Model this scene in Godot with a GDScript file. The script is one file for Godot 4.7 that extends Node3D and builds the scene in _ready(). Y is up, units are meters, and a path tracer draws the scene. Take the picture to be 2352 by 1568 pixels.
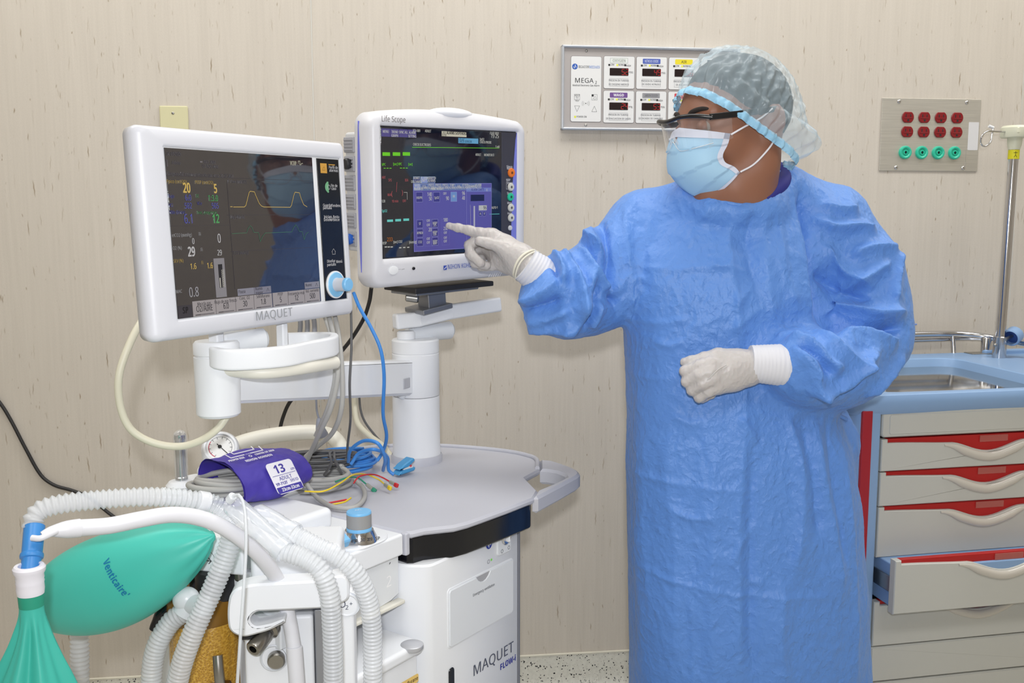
extends Node3D

# ---------------------------------------------------------------- mesh builder
class M:
	var v := PackedVector3Array()
	var n := PackedVector3Array()
	var ix := PackedInt32Array()
	var c := PackedColorArray()
	var col := Color(1, 1, 1)
	var tinted := false

	func vert(p: Vector3, nn: Vector3) -> int:
		v.append(p)
		n.append(nn)
		if tinted:
			c.append(col)
		return v.size() - 1

	func tri(a: Vector3, b: Vector3, d: Vector3) -> void:
		var nn := (d - a).cross(b - a).normalized()
		var i := vert(a, nn)
		vert(b, nn)
		vert(d, nn)
		ix.append_array([i, i + 1, i + 2])

	func quad(a: Vector3, b: Vector3, d: Vector3, e: Vector3) -> void:
		var nn := (d - a).cross(b - a).normalized()
		var i := vert(a, nn)
		vert(b, nn)
		vert(d, nn)
		vert(e, nn)
		ix.append_array([i, i + 1, i + 2, i, i + 2, i + 3])

	# rows of points; normals by finite differences
	func grid(rows: Array, loop_u := false, loop_v := false, flip := false) -> void:
		var h := rows.size()
		var w: int = rows[0].size()
		var base := v.size()
		for j in h:
			var r: PackedVector3Array = rows[j]
			var up: PackedVector3Array = rows[(j + 1) % h if loop_v else mini(j + 1, h - 1)]
			var dnr: PackedVector3Array = rows[(j + h - 1) % h if loop_v else maxi(j - 1, 0)]
			for i in w:
				var du: Vector3 = r[(i + 1) % w if loop_u else mini(i + 1, w - 1)] - r[(i + w - 1) % w if loop_u else maxi(i - 1, 0)]
				var dv: Vector3 = up[i] - dnr[i]
				if du.length_squared() < 1e-14:
					var far: PackedVector3Array = dnr if j > h / 2 else up
					du = far[(i + 1) % w if loop_u else mini(i + 1, w - 1)] - far[(i + w - 1) % w if loop_u else maxi(i - 1, 0)]
				var nn := dv.cross(du).normalized()
				vert(r[i], -nn if flip else nn)
		for j in (h if loop_v else h - 1):
			var j2 := (j + 1) % h
			for i in (w if loop_u else w - 1):
				var i2 := (i + 1) % w
				var a := base + j * w + i
				var b := base + j * w + i2
				var d := base + j2 * w + i2
				var e := base + j2 * w + i
				if flip:
					ix.append_array([a, e, d, a, d, b])
				else:
					ix.append_array([a, b, d, a, d, e])

	func rbox(ctr: Vector3, size: Vector3, r := 0.004, s := 2, xf := Transform3D()) -> void:
		var h := size * 0.5
		r = minf(r, minf(h.x, minf(h.y, h.z)) * 0.999)
		var t := PackedFloat32Array()
		var sg := PackedFloat32Array()
		for k in s + 1:
			t.append(tan(deg_to_rad(-45.0 + 45.0 * k / s)))
			sg.append(-1)
		for k in s + 1:
			t.append(tan(deg_to_rad(45.0 * k / s)))
			sg.append(1)
		var m := t.size()
		for ax in 3:
			for sd in [-1.0, 1.0]:
				var base := v.size()
				for b in m:
					for a in m:
						var d := Vector3.ZERO
						var q := Vector3.ZERO
						var u := (ax + 1) % 3
						var w := (ax + 2) % 3
						d[ax] = sd
						d[u] = t[a]
						d[w] = t[b]
						d = d.normalized()
						q[ax] = sd * (h[ax] - r)
						q[u] = sg[a] * (h[u] - r)
						q[w] = sg[b] * (h[w] - r)
						vert(xf * (ctr + q + d * r), (xf.basis * d).normalized())
				for b in m - 1:
					for a in m - 1:
						var i := base + b * m + a
						if sd > 0:
							ix.append_array([i, i + m, i + m + 1, i, i + m + 1, i + 1])
						else:
							ix.append_array([i, i + 1, i + m + 1, i, i + m + 1, i + m])

	# poly in local xy, extruded z0..z1, with a bevel on both rims
	func prism(poly: PackedVector2Array, z0: float, z1: float, bev := 0.0, xf := Transform3D(), smooth := 0.75) -> void:
		if Geometry2D.is_polygon_clockwise(poly):
			poly = poly.duplicate()
			poly.reverse()
		var k := poly.size()
		var en := PackedVector2Array()
		for i in k:
			var e := (poly[(i + 1) % k] - poly[i]).normalized()
			en.append(Vector2(e.y, -e.x))
		var inn := PackedVector2Array()
		for i in k:
			var a := en[(i + k - 1) % k]
			var b := en[i]
			var mm := (a + b)
			var l := mm.length_squared()
			inn.append(poly[i] - (mm * (2.0 / maxf(l, 0.6)) * bev))
		var tr := Geometry2D.triangulate_polygon(poly)
		for side in [0, 1]:
			var z := z1 if side else z0
			var nn := xf.basis * Vector3(0, 0, 1 if side else -1)
			var base := v.size()
			for p in inn:
				vert(xf * Vector3(p.x, p.y, z), nn)
			for q in range(0, tr.size(), 3):
				if side:
					ix.append_array([base + tr[q], base + tr[q + 2], base + tr[q + 1]])
				else:
					ix.append_array([base + tr[q], base + tr[q + 1], base + tr[q + 2]])
		for i in k:
			var j := (i + 1) % k
			var e0 := en[i]
			var na := e0
			var nb := e0
			if en[(i + k - 1) % k].dot(e0) > smooth:
				na = (en[(i + k - 1) % k] + e0).normalized()
			if en[j].dot(e0) > smooth:
				nb = (en[j] + e0).normalized()
			var lay := [[inn, z1, 0.7], [poly, z1 - bev, 0.7], [poly, z1 - bev, 0.0], [poly, z0 + bev, 0.0], [poly, z0 + bev, -0.7], [inn, z0, -0.7]]
			for q in [0, 2, 4]:
				if bev == 0.0 and q != 2:
					continue
				var A: Array = lay[q]
				var Bq: Array = lay[q + 1]
				var base := v.size()
				for s in [[A, i, na], [A, j, nb], [Bq, j, nb], [Bq, i, na]]:
					var pp: Vector2 = s[0][0][s[1]]
					var n2: Vector2 = s[2]
					vert(xf * Vector3(pp.x, pp.y, s[0][1]), (xf.basis * Vector3(n2.x, n2.y, s[0][2])).normalized())
				ix.append_array([base, base + 1, base + 2, base, base + 2, base + 3])

	# profile of (radius, height), turned round local y
	func lathe(prof: PackedVector2Array, segs := 32, xf := Transform3D(), crease := 0.8) -> void:
		for j in prof.size() - 1:
			var a := prof[j]
			var b := prof[j + 1]
			if a.distance_to(b) < 1e-7:
				continue
			var d := (b - a).normalized()
			var nm := Vector2(d.y, -d.x)
			var na := nm
			var nb := nm
			if j > 0:
				var d0 := (a - prof[j - 1]).normalized()
				if d0.dot(d) > crease:
					na = (Vector2(d0.y, -d0.x) + nm).normalized()
			if j < prof.size() - 2:
				var d1 := (prof[j + 2] - b).normalized()
				if d1.dot(d) > crease:
					nb = (Vector2(d1.y, -d1.x) + nm).normalized()
			var base := v.size()
			for i in segs + 1:
				var t := TAU * i / segs
				var cs := cos(t)
				var sn := sin(t)
				vert(xf * Vector3(a.x * cs, a.y, a.x * sn), (xf.basis * Vector3(na.x * cs, na.y, na.x * sn)).normalized())
				vert(xf * Vector3(b.x * cs, b.y, b.x * sn), (xf.basis * Vector3(nb.x * cs, nb.y, nb.x * sn)).normalized())
			for i in segs:
				var q := base + i * 2
				ix.append_array([q, q + 3, q + 1, q, q + 2, q + 3])

	func cyl(a: Vector3, b: Vector3, r: float, segs := 24, bev := 0.0, r2 := -1.0) -> void:
		var l := a.distance_to(b)
		if r2 < 0:
			r2 = r
		lathe(PackedVector2Array([Vector2(0, 0), Vector2(r - bev, 0), Vector2(r, bev), Vector2(r2, l - bev), Vector2(r2 - bev, l), Vector2(0, l)]), segs, M.aim(a, b), 0.9)

	static func aim(a: Vector3, b: Vector3) -> Transform3D:
		var y := (b - a).normalized()
		var x := y.cross(Vector3(0, 0, 1))
		if x.length() < 0.05:
			x = y.cross(Vector3(1, 0, 0))
		x = x.normalized()
		return Transform3D(Basis(x, y, x.cross(y).normalized()), a)

	# radius is a number or one per point
	func tube(path: PackedVector3Array, radius, segs := 12, caps := true, loop := false) -> void:
		var k := path.size()
		var tg := PackedVector3Array()
		for i in k:
			var a := path[(i + k - 1) % k if loop else maxi(i - 1, 0)]
			var b := path[(i + 1) % k if loop else mini(i + 1, k - 1)]
			tg.append((b - a).normalized())
		var nr := tg[0].cross(Vector3(0.31, 0.95, 0.1)).normalized()
		var base := v.size()
		var l := 0.0
		for i in k:
			if i > 0:
				nr = (nr - tg[i] * nr.dot(tg[i])).normalized()
			var bn := tg[i].cross(nr)
			var r: float = radius[i] if radius is PackedFloat32Array else radius
			var sl := 0.0
			if radius is PackedFloat32Array:
				var ia := maxi(i - 1, 0)
				var ib := mini(i + 1, k - 1)
				sl = (radius[ib] - radius[ia]) / maxf(path[ia].distance_to(path[ib]), 1e-6)
			for s in segs:
				var t := TAU * s / segs
				var d := nr * cos(t) + bn * sin(t)
				vert(path[i] + d * r, (d - tg[i] * sl).normalized())
		for i in (k if loop else k - 1):
			var i2 := (i + 1) % k
			for s in segs:
				var s2 := (s + 1) % segs
				ix.append_array([base + i * segs + s, base + i2 * segs + s2, base + i * segs + s2, base + i * segs + s, base + i2 * segs + s, base + i2 * segs + s2])
		if caps and not loop:
			for e in [0, k - 1]:
				var nn := tg[e] * (-1.0 if e == 0 else 1.0)
				var ci := vert(path[e], nn)
				var r0 := v.size()
				for s in segs:
					vert(v[base + e * segs + s], nn)
				for s in segs:
					var s2 := (s + 1) % segs
					if e == 0:
						ix.append_array([ci, r0 + s, r0 + s2])
					else:
						ix.append_array([ci, r0 + s2, r0 + s])

	func ball(ctr: Vector3, r: Vector3, segs := 20, rings := 12) -> void:
		var base := v.size()
		for j in rings + 1:
			var p := PI * j / rings
			for i in segs + 1:
				var t := TAU * i / segs
				var d := Vector3(sin(p) * cos(t), cos(p), sin(p) * sin(t))
				vert(ctr + d * r, (d / r).normalized())
		for j in rings:
			for i in segs:
				var a := base + j * (segs + 1) + i
				ix.append_array([a, a + segs + 2, a + 1, a, a + segs + 1, a + segs + 2])

	func add_mesh(me: Mesh, xf: Transform3D) -> void:
		for s in me.get_surface_count():
			var ar: Array = me.surface_get_arrays(s)
			var base := v.size()
			var pv: PackedVector3Array = ar[Mesh.ARRAY_VERTEX]
			var pn: PackedVector3Array = ar[Mesh.ARRAY_NORMAL]
			for i in pv.size():
				vert(xf * pv[i], (xf.basis * pn[i]).normalized())
			if ar[Mesh.ARRAY_INDEX] != null and ar[Mesh.ARRAY_INDEX].size() > 0:
				for q in ar[Mesh.ARRAY_INDEX]:
					ix.append(base + q)
			else:
				for q in pv.size():
					ix.append(base + q)

	func mesh() -> ArrayMesh:
		var ar := []
		ar.resize(Mesh.ARRAY_MAX)
		ar[Mesh.ARRAY_VERTEX] = v
		ar[Mesh.ARRAY_NORMAL] = n
		ar[Mesh.ARRAY_INDEX] = ix
		if tinted:
			ar[Mesh.ARRAY_COLOR] = c
		var am := ArrayMesh.new()
		am.add_surface_from_arrays(Mesh.PRIMITIVE_TRIANGLES, ar)
		return am

# ---------------------------------------------------------------- flat print: text, bars, discs, grouped by colour
class Print:
	var by := {}
	var layer := 0
	static var fonts := {}

	func m(c: Color) -> M:
		if not by.has(c):
			by[c] = M.new()
		return by[c]

	static func font(name: String, weight: int) -> Font:
		var k := name + str(weight)
		if not fonts.has(k):
			var f := SystemFont.new()
			f.font_names = PackedStringArray([name])
			f.font_weight = weight
			fonts[k] = f
		return fonts[k]

	# text of cap height h with its left end, middle or right end at (x, y) = base line
	func text(s: String, x: float, y: float, h: float, c: Color, align := 0, sx := 1.0, bold := false, z := 0.0004, turn := 0.0, face := "Droid Sans") -> void:
		var t := TextMesh.new()
		t.text = s
		t.font = Print.font(face, 700 if bold else 400)
		t.font_size = 64
		t.pixel_size = h / 46.0
		t.depth = 0.0002
		t.curve_step = 4.0
		t.horizontal_alignment = HORIZONTAL_ALIGNMENT_CENTER
		t.vertical_alignment = VERTICAL_ALIGNMENT_CENTER
		var bb := t.get_aabb()
		var wd := bb.size.x * sx
		var ox := (wd * 0.5 if align == 0 else (0.0 if align == 1 else -wd * 0.5)) - (bb.position.x + bb.size.x * 0.5) * sx
		var b := Basis(Vector3(0, 0, 1), turn)
		var low := bb.position.y
		if s.to_lower().contains("g") or s.contains("p") or s.contains("q") or s.contains("y") or s.contains("Q") or s.contains("(") or s.contains("/"):
			low = bb.position.y + bb.size.y - h * 1.02
		var xf := Transform3D(b, Vector3(x, y, z)) * Transform3D(Basis(Vector3(sx, 0, 0), Vector3(0, 1, 0), Vector3(0, 0, 1)), Vector3(ox, -low, 0))
		m(c).add_mesh(t, xf)

	func box(x0: float, y0: float, x1: float, y1: float, c: Color, z := 0.0002) -> void:
		m(c).quad(Vector3(x0, y0, z), Vector3(x0, y1, z), Vector3(x1, y1, z), Vector3(x1, y0, z))

	func frame(x0: float, y0: float, x1: float, y1: float, t: float, c: Color, z := 0.0003) -> void:
		box(x0, y0, x1, y0 + t, c, z)
		box(x0, y1 - t, x1, y1, c, z)
		box(x0, y0 + t, x0 + t, y1 - t, c, z)
		box(x1 - t, y0 + t, x1, y1 - t, c, z)

	func line(pts: Array, t: float, c: Color, z := 0.0003) -> void:
		for i in pts.size() - 1:
			var a: Vector2 = pts[i]
			var b: Vector2 = pts[i + 1]
			var d := (b - a).normalized() * t * 0.5
			var o := Vector2(-d.y, d.x)
			a -= d * 0.6
			b += d * 0.6
			m(c).quad(Vector3(a.x - o.x, a.y - o.y, z), Vector3(a.x + o.x, a.y + o.y, z), Vector3(b.x + o.x, b.y + o.y, z), Vector3(b.x - o.x, b.y - o.y, z))

	func disc(x: float, y: float, r: float, c: Color, z := 0.0003, r0 := 0.0, a0 := 0.0, a1 := TAU) -> void:
		var k := 24
		for i in k:
			var t := a0 + (a1 - a0) * i / k
			var u := a0 + (a1 - a0) * (i + 1) / k
			if r0 > 0.0:
				m(c).tri(Vector3(x + cos(t) * r0, y + sin(t) * r0, z), Vector3(x + cos(u) * r0, y + sin(u) * r0, z), Vector3(x + cos(u) * r, y + sin(u) * r, z))
			m(c).tri(Vector3(x + cos(t) * r0, y + sin(t) * r0, z), Vector3(x + cos(u) * r, y + sin(u) * r, z), Vector3(x + cos(t) * r, y + sin(t) * r, z))

	func poly(pts: Array, c: Color, z := 0.0003) -> void:
		for i in range(1, pts.size() - 1):
			m(c).tri(Vector3(pts[0].x, pts[0].y, z), Vector3(pts[i + 1].x, pts[i + 1].y, z), Vector3(pts[i].x, pts[i].y, z))

# ---------------------------------------------------------------- naming and parts
var used := {}

func numbered(s: String) -> String:
	if not used.has(s):
		used[s] = 0
		return s
	used[s] += 1
	return "%s_%03d" % [s, used[s]]

func thing(called: String, label: String, category: String, xf := Transform3D(), group := "") -> Node3D:
	var o := Node3D.new()
	o.name = numbered(called)
	add_child(o)
	o.transform = xf
	o.set_meta("label", label)
	o.set_meta("category", category)
	if group:
		o.set_meta("group", group)
	return o

func put(parent: Node3D, called: String, me: M, mat: Material, xf := Transform3D(), label := "") -> MeshInstance3D:
	var o := MeshInstance3D.new()
	o.name = called
	o.mesh = me.mesh()
	o.material_override = mat
	parent.add_child(o, true)
	o.transform = xf
	if label:
		o.set_meta("label", label)
	return o

# a thing that is one mesh, its origin moved to its first point
func solo(called: String, me: M, mat: Material, label: String, category: String, group := "") -> MeshInstance3D:
	var o := MeshInstance3D.new()
	var lo := me.v[0]
	for p in me.v:
		if p.y < lo.y:
			lo = p
	for i in me.v.size():
		me.v[i] -= lo
	o.name = numbered(called)
	o.mesh = me.mesh()
	o.material_override = mat
	add_child(o)
	o.position = lo
	o.set_meta("label", label)
	o.set_meta("category", category)
	if group:
		o.set_meta("group", group)
	return o

func structure(called: String, me: M, mat: Material) -> MeshInstance3D:
	var o := MeshInstance3D.new()
	o.name = called
	o.mesh = me.mesh()
	o.material_override = mat
	add_child(o)
	o.set_meta("kind", "structure")
	return o

func print_on(parent: Node3D, called: String, pr: Print, glow := 0.0, rough := 0.5, xf := Transform3D()) -> void:
	for c in pr.by:
		put(parent, called, pr.by[c], flat_ink(c, glow, rough), xf).set_meta("kind", "stuff")

# ---------------------------------------------------------------- materials
var mats := {}

func flat_ink(c: Color, glow := 0.0, rough := 0.5) -> StandardMaterial3D:
	var k := "%s|%s|%s" % [c.to_html(), glow, rough]
	if not mats.has(k):
		var m := StandardMaterial3D.new()
		m.albedo_color = c
		m.roughness = rough
		if glow > 0:
			m.albedo_color = c.darkened(0.6)
			m.emission_enabled = true
			m.emission = c
			m.emission_energy_multiplier = glow
		mats[k] = m
	return mats[k]

func mt(c: Color, rough := 0.5, metal := 0.0, extra := {}) -> StandardMaterial3D:
	var m := StandardMaterial3D.new()
	m.albedo_color = c
	m.roughness = rough
	m.metallic = metal
	for k in extra:
		m.set(k, extra[k])
	return m

func clear(c: Color, alpha: float, rough := 0.2, extra := {}) -> StandardMaterial3D:
	var m := mt(Color(c.r, c.g, c.b, alpha), rough, 0.0, extra)
	m.transparency = BaseMaterial3D.TRANSPARENCY_ALPHA
	return m

func rgb(r: int, g: int, b: int) -> Color:
	return Color8(r, g, b)

# ---------------------------------------------------------------- curves and outlines
func spline(pts: Array, step := 0.006) -> PackedVector3Array:
	var out := PackedVector3Array()
	var k := pts.size()
	for i in k - 1:
		var p0: Vector3 = pts[maxi(i - 1, 0)]
		var p1: Vector3 = pts[i]
		var p2: Vector3 = pts[i + 1]
		var p3: Vector3 = pts[mini(i + 2, k - 1)]
		var s := maxi(2, int(p1.distance_to(p2) / step))
		# centripetal-like tangents
		var d1 := maxf(p0.distance_to(p1), 1e-4)
		var d2 := maxf(p1.distance_to(p2), 1e-4)
		var d3 := maxf(p2.distance_to(p3), 1e-4)
		var m1 := (p2 - p0) / (d1 + d2) * d2 if i > 0 else (p2 - p1)
		var m2 := (p3 - p1) / (d2 + d3) * d2 if i < k - 2 else (p2 - p1)
		for q in s:
			var t := float(q) / s
			var t2 := t * t
			var t3 := t2 * t
			out.append(p1 * (2 * t3 - 3 * t2 + 1) + m1 * (t3 - 2 * t2 + t) + p2 * (-2 * t3 + 3 * t2) + m2 * (t3 - t2))
	out.append(pts[k - 1])
	return out

func even(path: PackedVector3Array, step: float) -> PackedVector3Array:
	var out := PackedVector3Array([path[0]])
	var need := step
	for i in path.size() - 1:
		var a := path[i]
		var b := path[i + 1]
		var l := a.distance_to(b)
		var at := 0.0
		while l - at >= need:
			at += need
			out.append(a.lerp(b, at / l))
			need = step
		need -= l - at
	return out

func rrect(x0: float, y0: float, x1: float, y1: float, r: float, s := 5) -> PackedVector2Array:
	var out := PackedVector2Array()
	for q in [[x1 - r, y1 - r, 0.0], [x0 + r, y1 - r, 90.0], [x0 + r, y0 + r, 180.0], [x1 - r, y0 + r, 270.0]]:
		for k in s + 1:
			var t := deg_to_rad(q[2] + 90.0 * k / s)
			out.append(Vector2(q[0] + cos(t) * r, q[1] + sin(t) * r))
	return out

func circle2(x: float, y: float, r: float, k := 24) -> PackedVector2Array:
	var out := PackedVector2Array()
	for i in k:
		out.append(Vector2(x + cos(TAU * i / k) * r, y + sin(TAU * i / k) * r))
	return out

# round the corners of an outline of [x, y, radius]
func rounded(pts: Array, s := 5) -> PackedVector2Array:
	var out := PackedVector2Array()
	var k := pts.size()
	for i in k:
		var p := Vector2(pts[i][0], pts[i][1])
		var a := Vector2(pts[(i + k - 1) % k][0], pts[(i + k - 1) % k][1])
		var b := Vector2(pts[(i + 1) % k][0], pts[(i + 1) % k][1])
		var r: float = pts[i][2] if pts[i].size() > 2 else 0.0
		if r <= 0.0:
			out.append(p)
			continue
		var da := (a - p).normalized()
		var db := (b - p).normalized()
		var l := minf(r, minf(a.distance_to(p), b.distance_to(p)) * 0.49)
		var q0 := p + da * l
		var q1 := p + db * l
		for j in s + 1:
			var t := float(j) / s
			out.append(q0.lerp(p, t).lerp(p.lerp(q1, t), t))
	return out

# lay a prism flat: its outline in x and z, its thickness along y
func flat_xf(y := 0.0) -> Transform3D:
	return Transform3D(Basis(Vector3(1, 0, 0), Vector3(0, 0, -1), Vector3(0, 1, 0)), Vector3(0, y, 0))

# text with its base line at a point of the printed face
func say(pr: Print, s: String, p: Vector3, h: float, c: Color, align := 0, sx := 0.8, bold := false, dz := 0.0004) -> void:
	pr.text(s, p.x, p.y, h, c, align, sx, bold, p.z + dz)

func bar(pr: Print, a: Vector3, b: Vector3, c: Color, dz := 0.0002) -> void:
	pr.box(minf(a.x, b.x), minf(a.y, b.y), maxf(a.x, b.x), maxf(a.y, b.y), c, a.z + dz)

func stroke(pr: Print, pts: Array, t: float, c: Color, dz := 0.0003) -> void:
	var o := []
	for p in pts:
		o.append(Vector2(p.x, p.y))
	pr.line(o, t, c, pts[0].z + dz)

func W3(x: float, y: float, z: float) -> Vector3:
	return Vector3(x, y, z)


# ---------------------------------------------------------------- distance field on a grid, meshed as surface nets
class Field:
	var lo: Vector3
	var cell: float
	var nx: int
	var ny: int
	var nz: int
	var d := PackedFloat32Array()
	var verts := PackedVector3Array()
	var quads := PackedInt32Array()

	func _init(a: Vector3, b: Vector3, c: float) -> void:
		lo = a
		cell = c
		nx = int((b.x - a.x) / c) + 2
		ny = int((b.y - a.y) / c) + 2
		nz = int((b.z - a.z) / c) + 2
		d.resize(nx * ny * nz)
		d.fill(1.0)

	func rng(a: Vector3, b: Vector3, m: float) -> Array:
		var mn := Vector3(minf(a.x, b.x), minf(a.y, b.y), minf(a.z, b.z)) - Vector3.ONE * m - lo
		var mx := Vector3(maxf(a.x, b.x), maxf(a.y, b.y), maxf(a.z, b.z)) + Vector3.ONE * m - lo
		return [clampi(int(mn.x / cell), 0, nx - 1), clampi(int(mx.x / cell) + 1, 0, nx - 1), clampi(int(mn.y / cell), 0, ny - 1), clampi(int(mx.y / cell) + 1, 0, ny - 1), clampi(int(mn.z / cell), 0, nz - 1), clampi(int(mx.z / cell) + 1, 0, nz - 1)]

	func join(i: int, v: float, k: float) -> void:
		var o := d[i]
		var h := k - absf(o - v)
		d[i] = minf(o, v) - (h * h * 0.25 / k if h > 0.0 else 0.0)

	func capsule(a: Vector3, ra: float, b: Vector3, rb: float, k := 0.02) -> void:
		var r := rng(a, b, maxf(ra, rb) + k + cell * 2)
		var ab := b - a
		var l2 := maxf(ab.length_squared(), 1e-9)
		for z in range(r[4], r[5] + 1):
			for y in range(r[2], r[3] + 1):
				var i: int = (z * ny + y) * nx + r[0]
				var p := lo + Vector3(r[0], y, z) * cell
				for x in range(r[0], r[1] + 1):
					var t := clampf((p - a).dot(ab) / l2, 0.0, 1.0)
					join(i, p.distance_to(a + ab * t) - lerpf(ra, rb, t), k)
					p.x += cell
					i += 1

	func chain(pts: Array, k := 0.02) -> void:
		for q in pts.size() - 1:
			capsule(pts[q][0], pts[q][1], pts[q + 1][0], pts[q + 1][1], k)

	func ellipsoid(c: Vector3, r: Vector3, k := 0.02, bs := Basis()) -> void:
		var mr := maxf(r.x, maxf(r.y, r.z))
		var q := rng(c, c, mr + k + cell * 2)
		var inv := bs.inverse()
		var mn := minf(r.x, minf(r.y, r.z))
		for z in range(q[4], q[5] + 1):
			for y in range(q[2], q[3] + 1):
				var i: int = (z * ny + y) * nx + q[0]
				var p := lo + Vector3(q[0], y, z) * cell
				for x in range(q[0], q[1] + 1):
					var e := (inv * (p - c)) / r
					var l := e.length()
					var g := (e / r).length()
					join(i, (l * (l - 1.0) / g) if g > 1e-6 else -mn, k)
					p.x += cell
					i += 1

	# upright body of stacked ellipses: rows of [height, middle x, middle z, half width, half depth], falling heights
	func stack(rows: Array, k := 0.02, power := 2.3) -> void:
		for y in ny:
			var h := lo.y + y * cell
			var a: Array = rows[0]
			var b: Array = rows[rows.size() - 1]
			for q in rows.size() - 1:
				if h <= rows[q][0] and h >= rows[q + 1][0]:
					a = rows[q]
					b = rows[q + 1]
			var f := clampf((a[0] - h) / maxf(a[0] - b[0], 1e-6), 0.0, 1.0)
			f = f * f * (3.0 - 2.0 * f) * 0.5 + f * 0.5
			var over := maxf(h - rows[0][0], rows[rows.size() - 1][0] - h)
			var cx := lerpf(a[1], b[1], f)
			var cz := lerpf(a[2], b[2], f)
			var hw := lerpf(a[3], b[3], f)
			var hd := lerpf(a[4], b[4], f)
			for z in nz:
				var w := absf(lo.z + z * cell - cz) / hd
				var i := (z * ny + y) * nx
				for x in nx:
					var u := absf(lo.x + x * cell - cx) / hw
					var l := pow(pow(u, power) + pow(w, power), 1.0 / power)
					var v := (l - 1.0) * minf(hw, hd)
					if over > 0.0:
						v = maxf(v, over) if v < 0.0 else sqrt(v * v + over * over)
					join(i + x, v, k)

	func carve(c: Vector3, r: float, k := 0.01) -> void:
		var q := rng(c, c, r + k + cell)
		for z in range(q[4], q[5] + 1):
			for y in range(q[2], q[3] + 1):
				for x in range(q[0], q[1] + 1):
					var i: int = (z * ny + y) * nx + x
					var v := r - (lo + Vector3(x, y, z) * cell).distance_to(c)
					var h := k - absf(d[i] - v)
					d[i] = maxf(d[i], v) + (h * h * 0.25 / k if h > 0.0 else 0.0)

	func build() -> void:
		var id := {}
		for z in nz:
			for y in ny:
				for x in nx:
					if x == 0 or y == 0 or z == 0 or x == nx - 1 or y == ny - 1 or z == nz - 1:
						d[(z * ny + y) * nx + x] = maxf(d[(z * ny + y) * nx + x], cell * 0.4)
		var sx := 1
		var sy := nx
		var sz := nx * ny
		for z in nz - 1:
			for y in ny - 1:
				var i0 := (z * ny + y) * nx
				for x in nx - 1:
					var i := i0 + x
					var neg := 0
					var v := [d[i], d[i + sx], d[i + sy], d[i + sx + sy], d[i + sz], d[i + sx + sz], d[i + sy + sz], d[i + sx + sy + sz]]
					for q in 8:
						if v[q] < 0.0:
							neg += 1
					if neg == 0 or neg == 8:
						continue
					var s := Vector3.ZERO
					var c := 0
					for e in [[0, 1], [2, 3], [4, 5], [6, 7], [0, 2], [1, 3], [4, 6], [5, 7], [0, 4], [1, 5], [2, 6], [3, 7]]:
						var a: float = v[e[0]]
						var b: float = v[e[1]]
						if (a < 0.0) != (b < 0.0):
							var t := a / (a - b)
							var pa := Vector3(e[0] & 1, (e[0] >> 1) & 1, e[0] >> 2)
							var pb := Vector3(e[1] & 1, (e[1] >> 1) & 1, e[1] >> 2)
							s += pa.lerp(pb, t)
							c += 1
					id[i] = verts.size()
					verts.append(lo + (Vector3(x, y, z) + s / c) * cell)
		for z in nz - 1:
			for y in ny - 1:
				for x in nx - 1:
					var i := (z * ny + y) * nx + x
					var a := d[i] < 0.0
					if a != (d[i + sx] < 0.0):
						face(id, i, i - sy, i - sy - sz, i - sz, a)
					if a != (d[i + sy] < 0.0):
						face(id, i, i - sz, i - sx - sz, i - sx, a)
					if a != (d[i + sz] < 0.0):
						face(id, i, i - sx, i - sx - sy, i - sy, a)

	func face(id: Dictionary, a: int, b: int, c: int, e: int, inside: bool) -> void:
		if not (id.has(a) and id.has(b) and id.has(c) and id.has(e)):
			return
		if inside:
			quads.append_array([id[a], id[e], id[c], id[b]])
		else:
			quads.append_array([id[a], id[b], id[c], id[e]])

	# one round of Catmull-Clark
	func smooth() -> void:
		var nv := verts.size()
		var nf := quads.size() / 4
		var fp := PackedVector3Array()
		fp.resize(nf)
		var fsum := PackedVector3Array()
		fsum.resize(nv)
		var esum := PackedVector3Array()
		esum.resize(nv)
		var cnt := PackedInt32Array()
		cnt.resize(nv)
		var ecnt := PackedInt32Array()
		ecnt.resize(nv)
		for f in nf:
			var c := (verts[quads[f * 4]] + verts[quads[f * 4 + 1]] + verts[quads[f * 4 + 2]] + verts[quads[f * 4 + 3]]) * 0.25
			fp[f] = c
			for q in 4:
				fsum[quads[f * 4 + q]] += c
				cnt[quads[f * 4 + q]] += 1
		var ed := {}
		var ep := PackedVector3Array()
		var en := PackedInt32Array()
		var fe := PackedInt32Array()
		fe.resize(nf * 4)
		for f in nf:
			for q in 4:
				var a := quads[f * 4 + q]
				var b := quads[f * 4 + (q + 1) % 4]
				var key := mini(a, b) * nv + maxi(a, b)
				var e: int
				if ed.has(key):
					e = ed[key]
				else:
					e = ep.size()
					ed[key] = e
					ep.append(verts[a] + verts[b])
					en.append(0)
					var mid := (verts[a] + verts[b]) * 0.5
					esum[a] += mid
					esum[b] += mid
					ecnt[a] += 1
					ecnt[b] += 1
				ep[e] += fp[f]
				en[e] += 1
				fe[f * 4 + q] = e
		var out := PackedVector3Array()
		for i in nv:
			var n := float(maxi(cnt[i], 1))
			if cnt[i] == ecnt[i]:
				out.append((fsum[i] / n + esum[i] / maxf(ecnt[i], 1) * 2.0 + verts[i] * (n - 3.0)) / n)
			else:
				out.append(verts[i])
		for e in ep.size():
			out.append(ep[e] / (2.0 + en[e]))
		var fb := out.size()
		out.append_array(fp)
		var nq := PackedInt32Array()
		for f in nf:
			for q in 4:
				nq.append_array([quads[f * 4 + q], nv + fe[f * 4 + q], fb + f, nv + fe[f * 4 + (q + 3) % 4]])
		verts = out
		quads = nq

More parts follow.
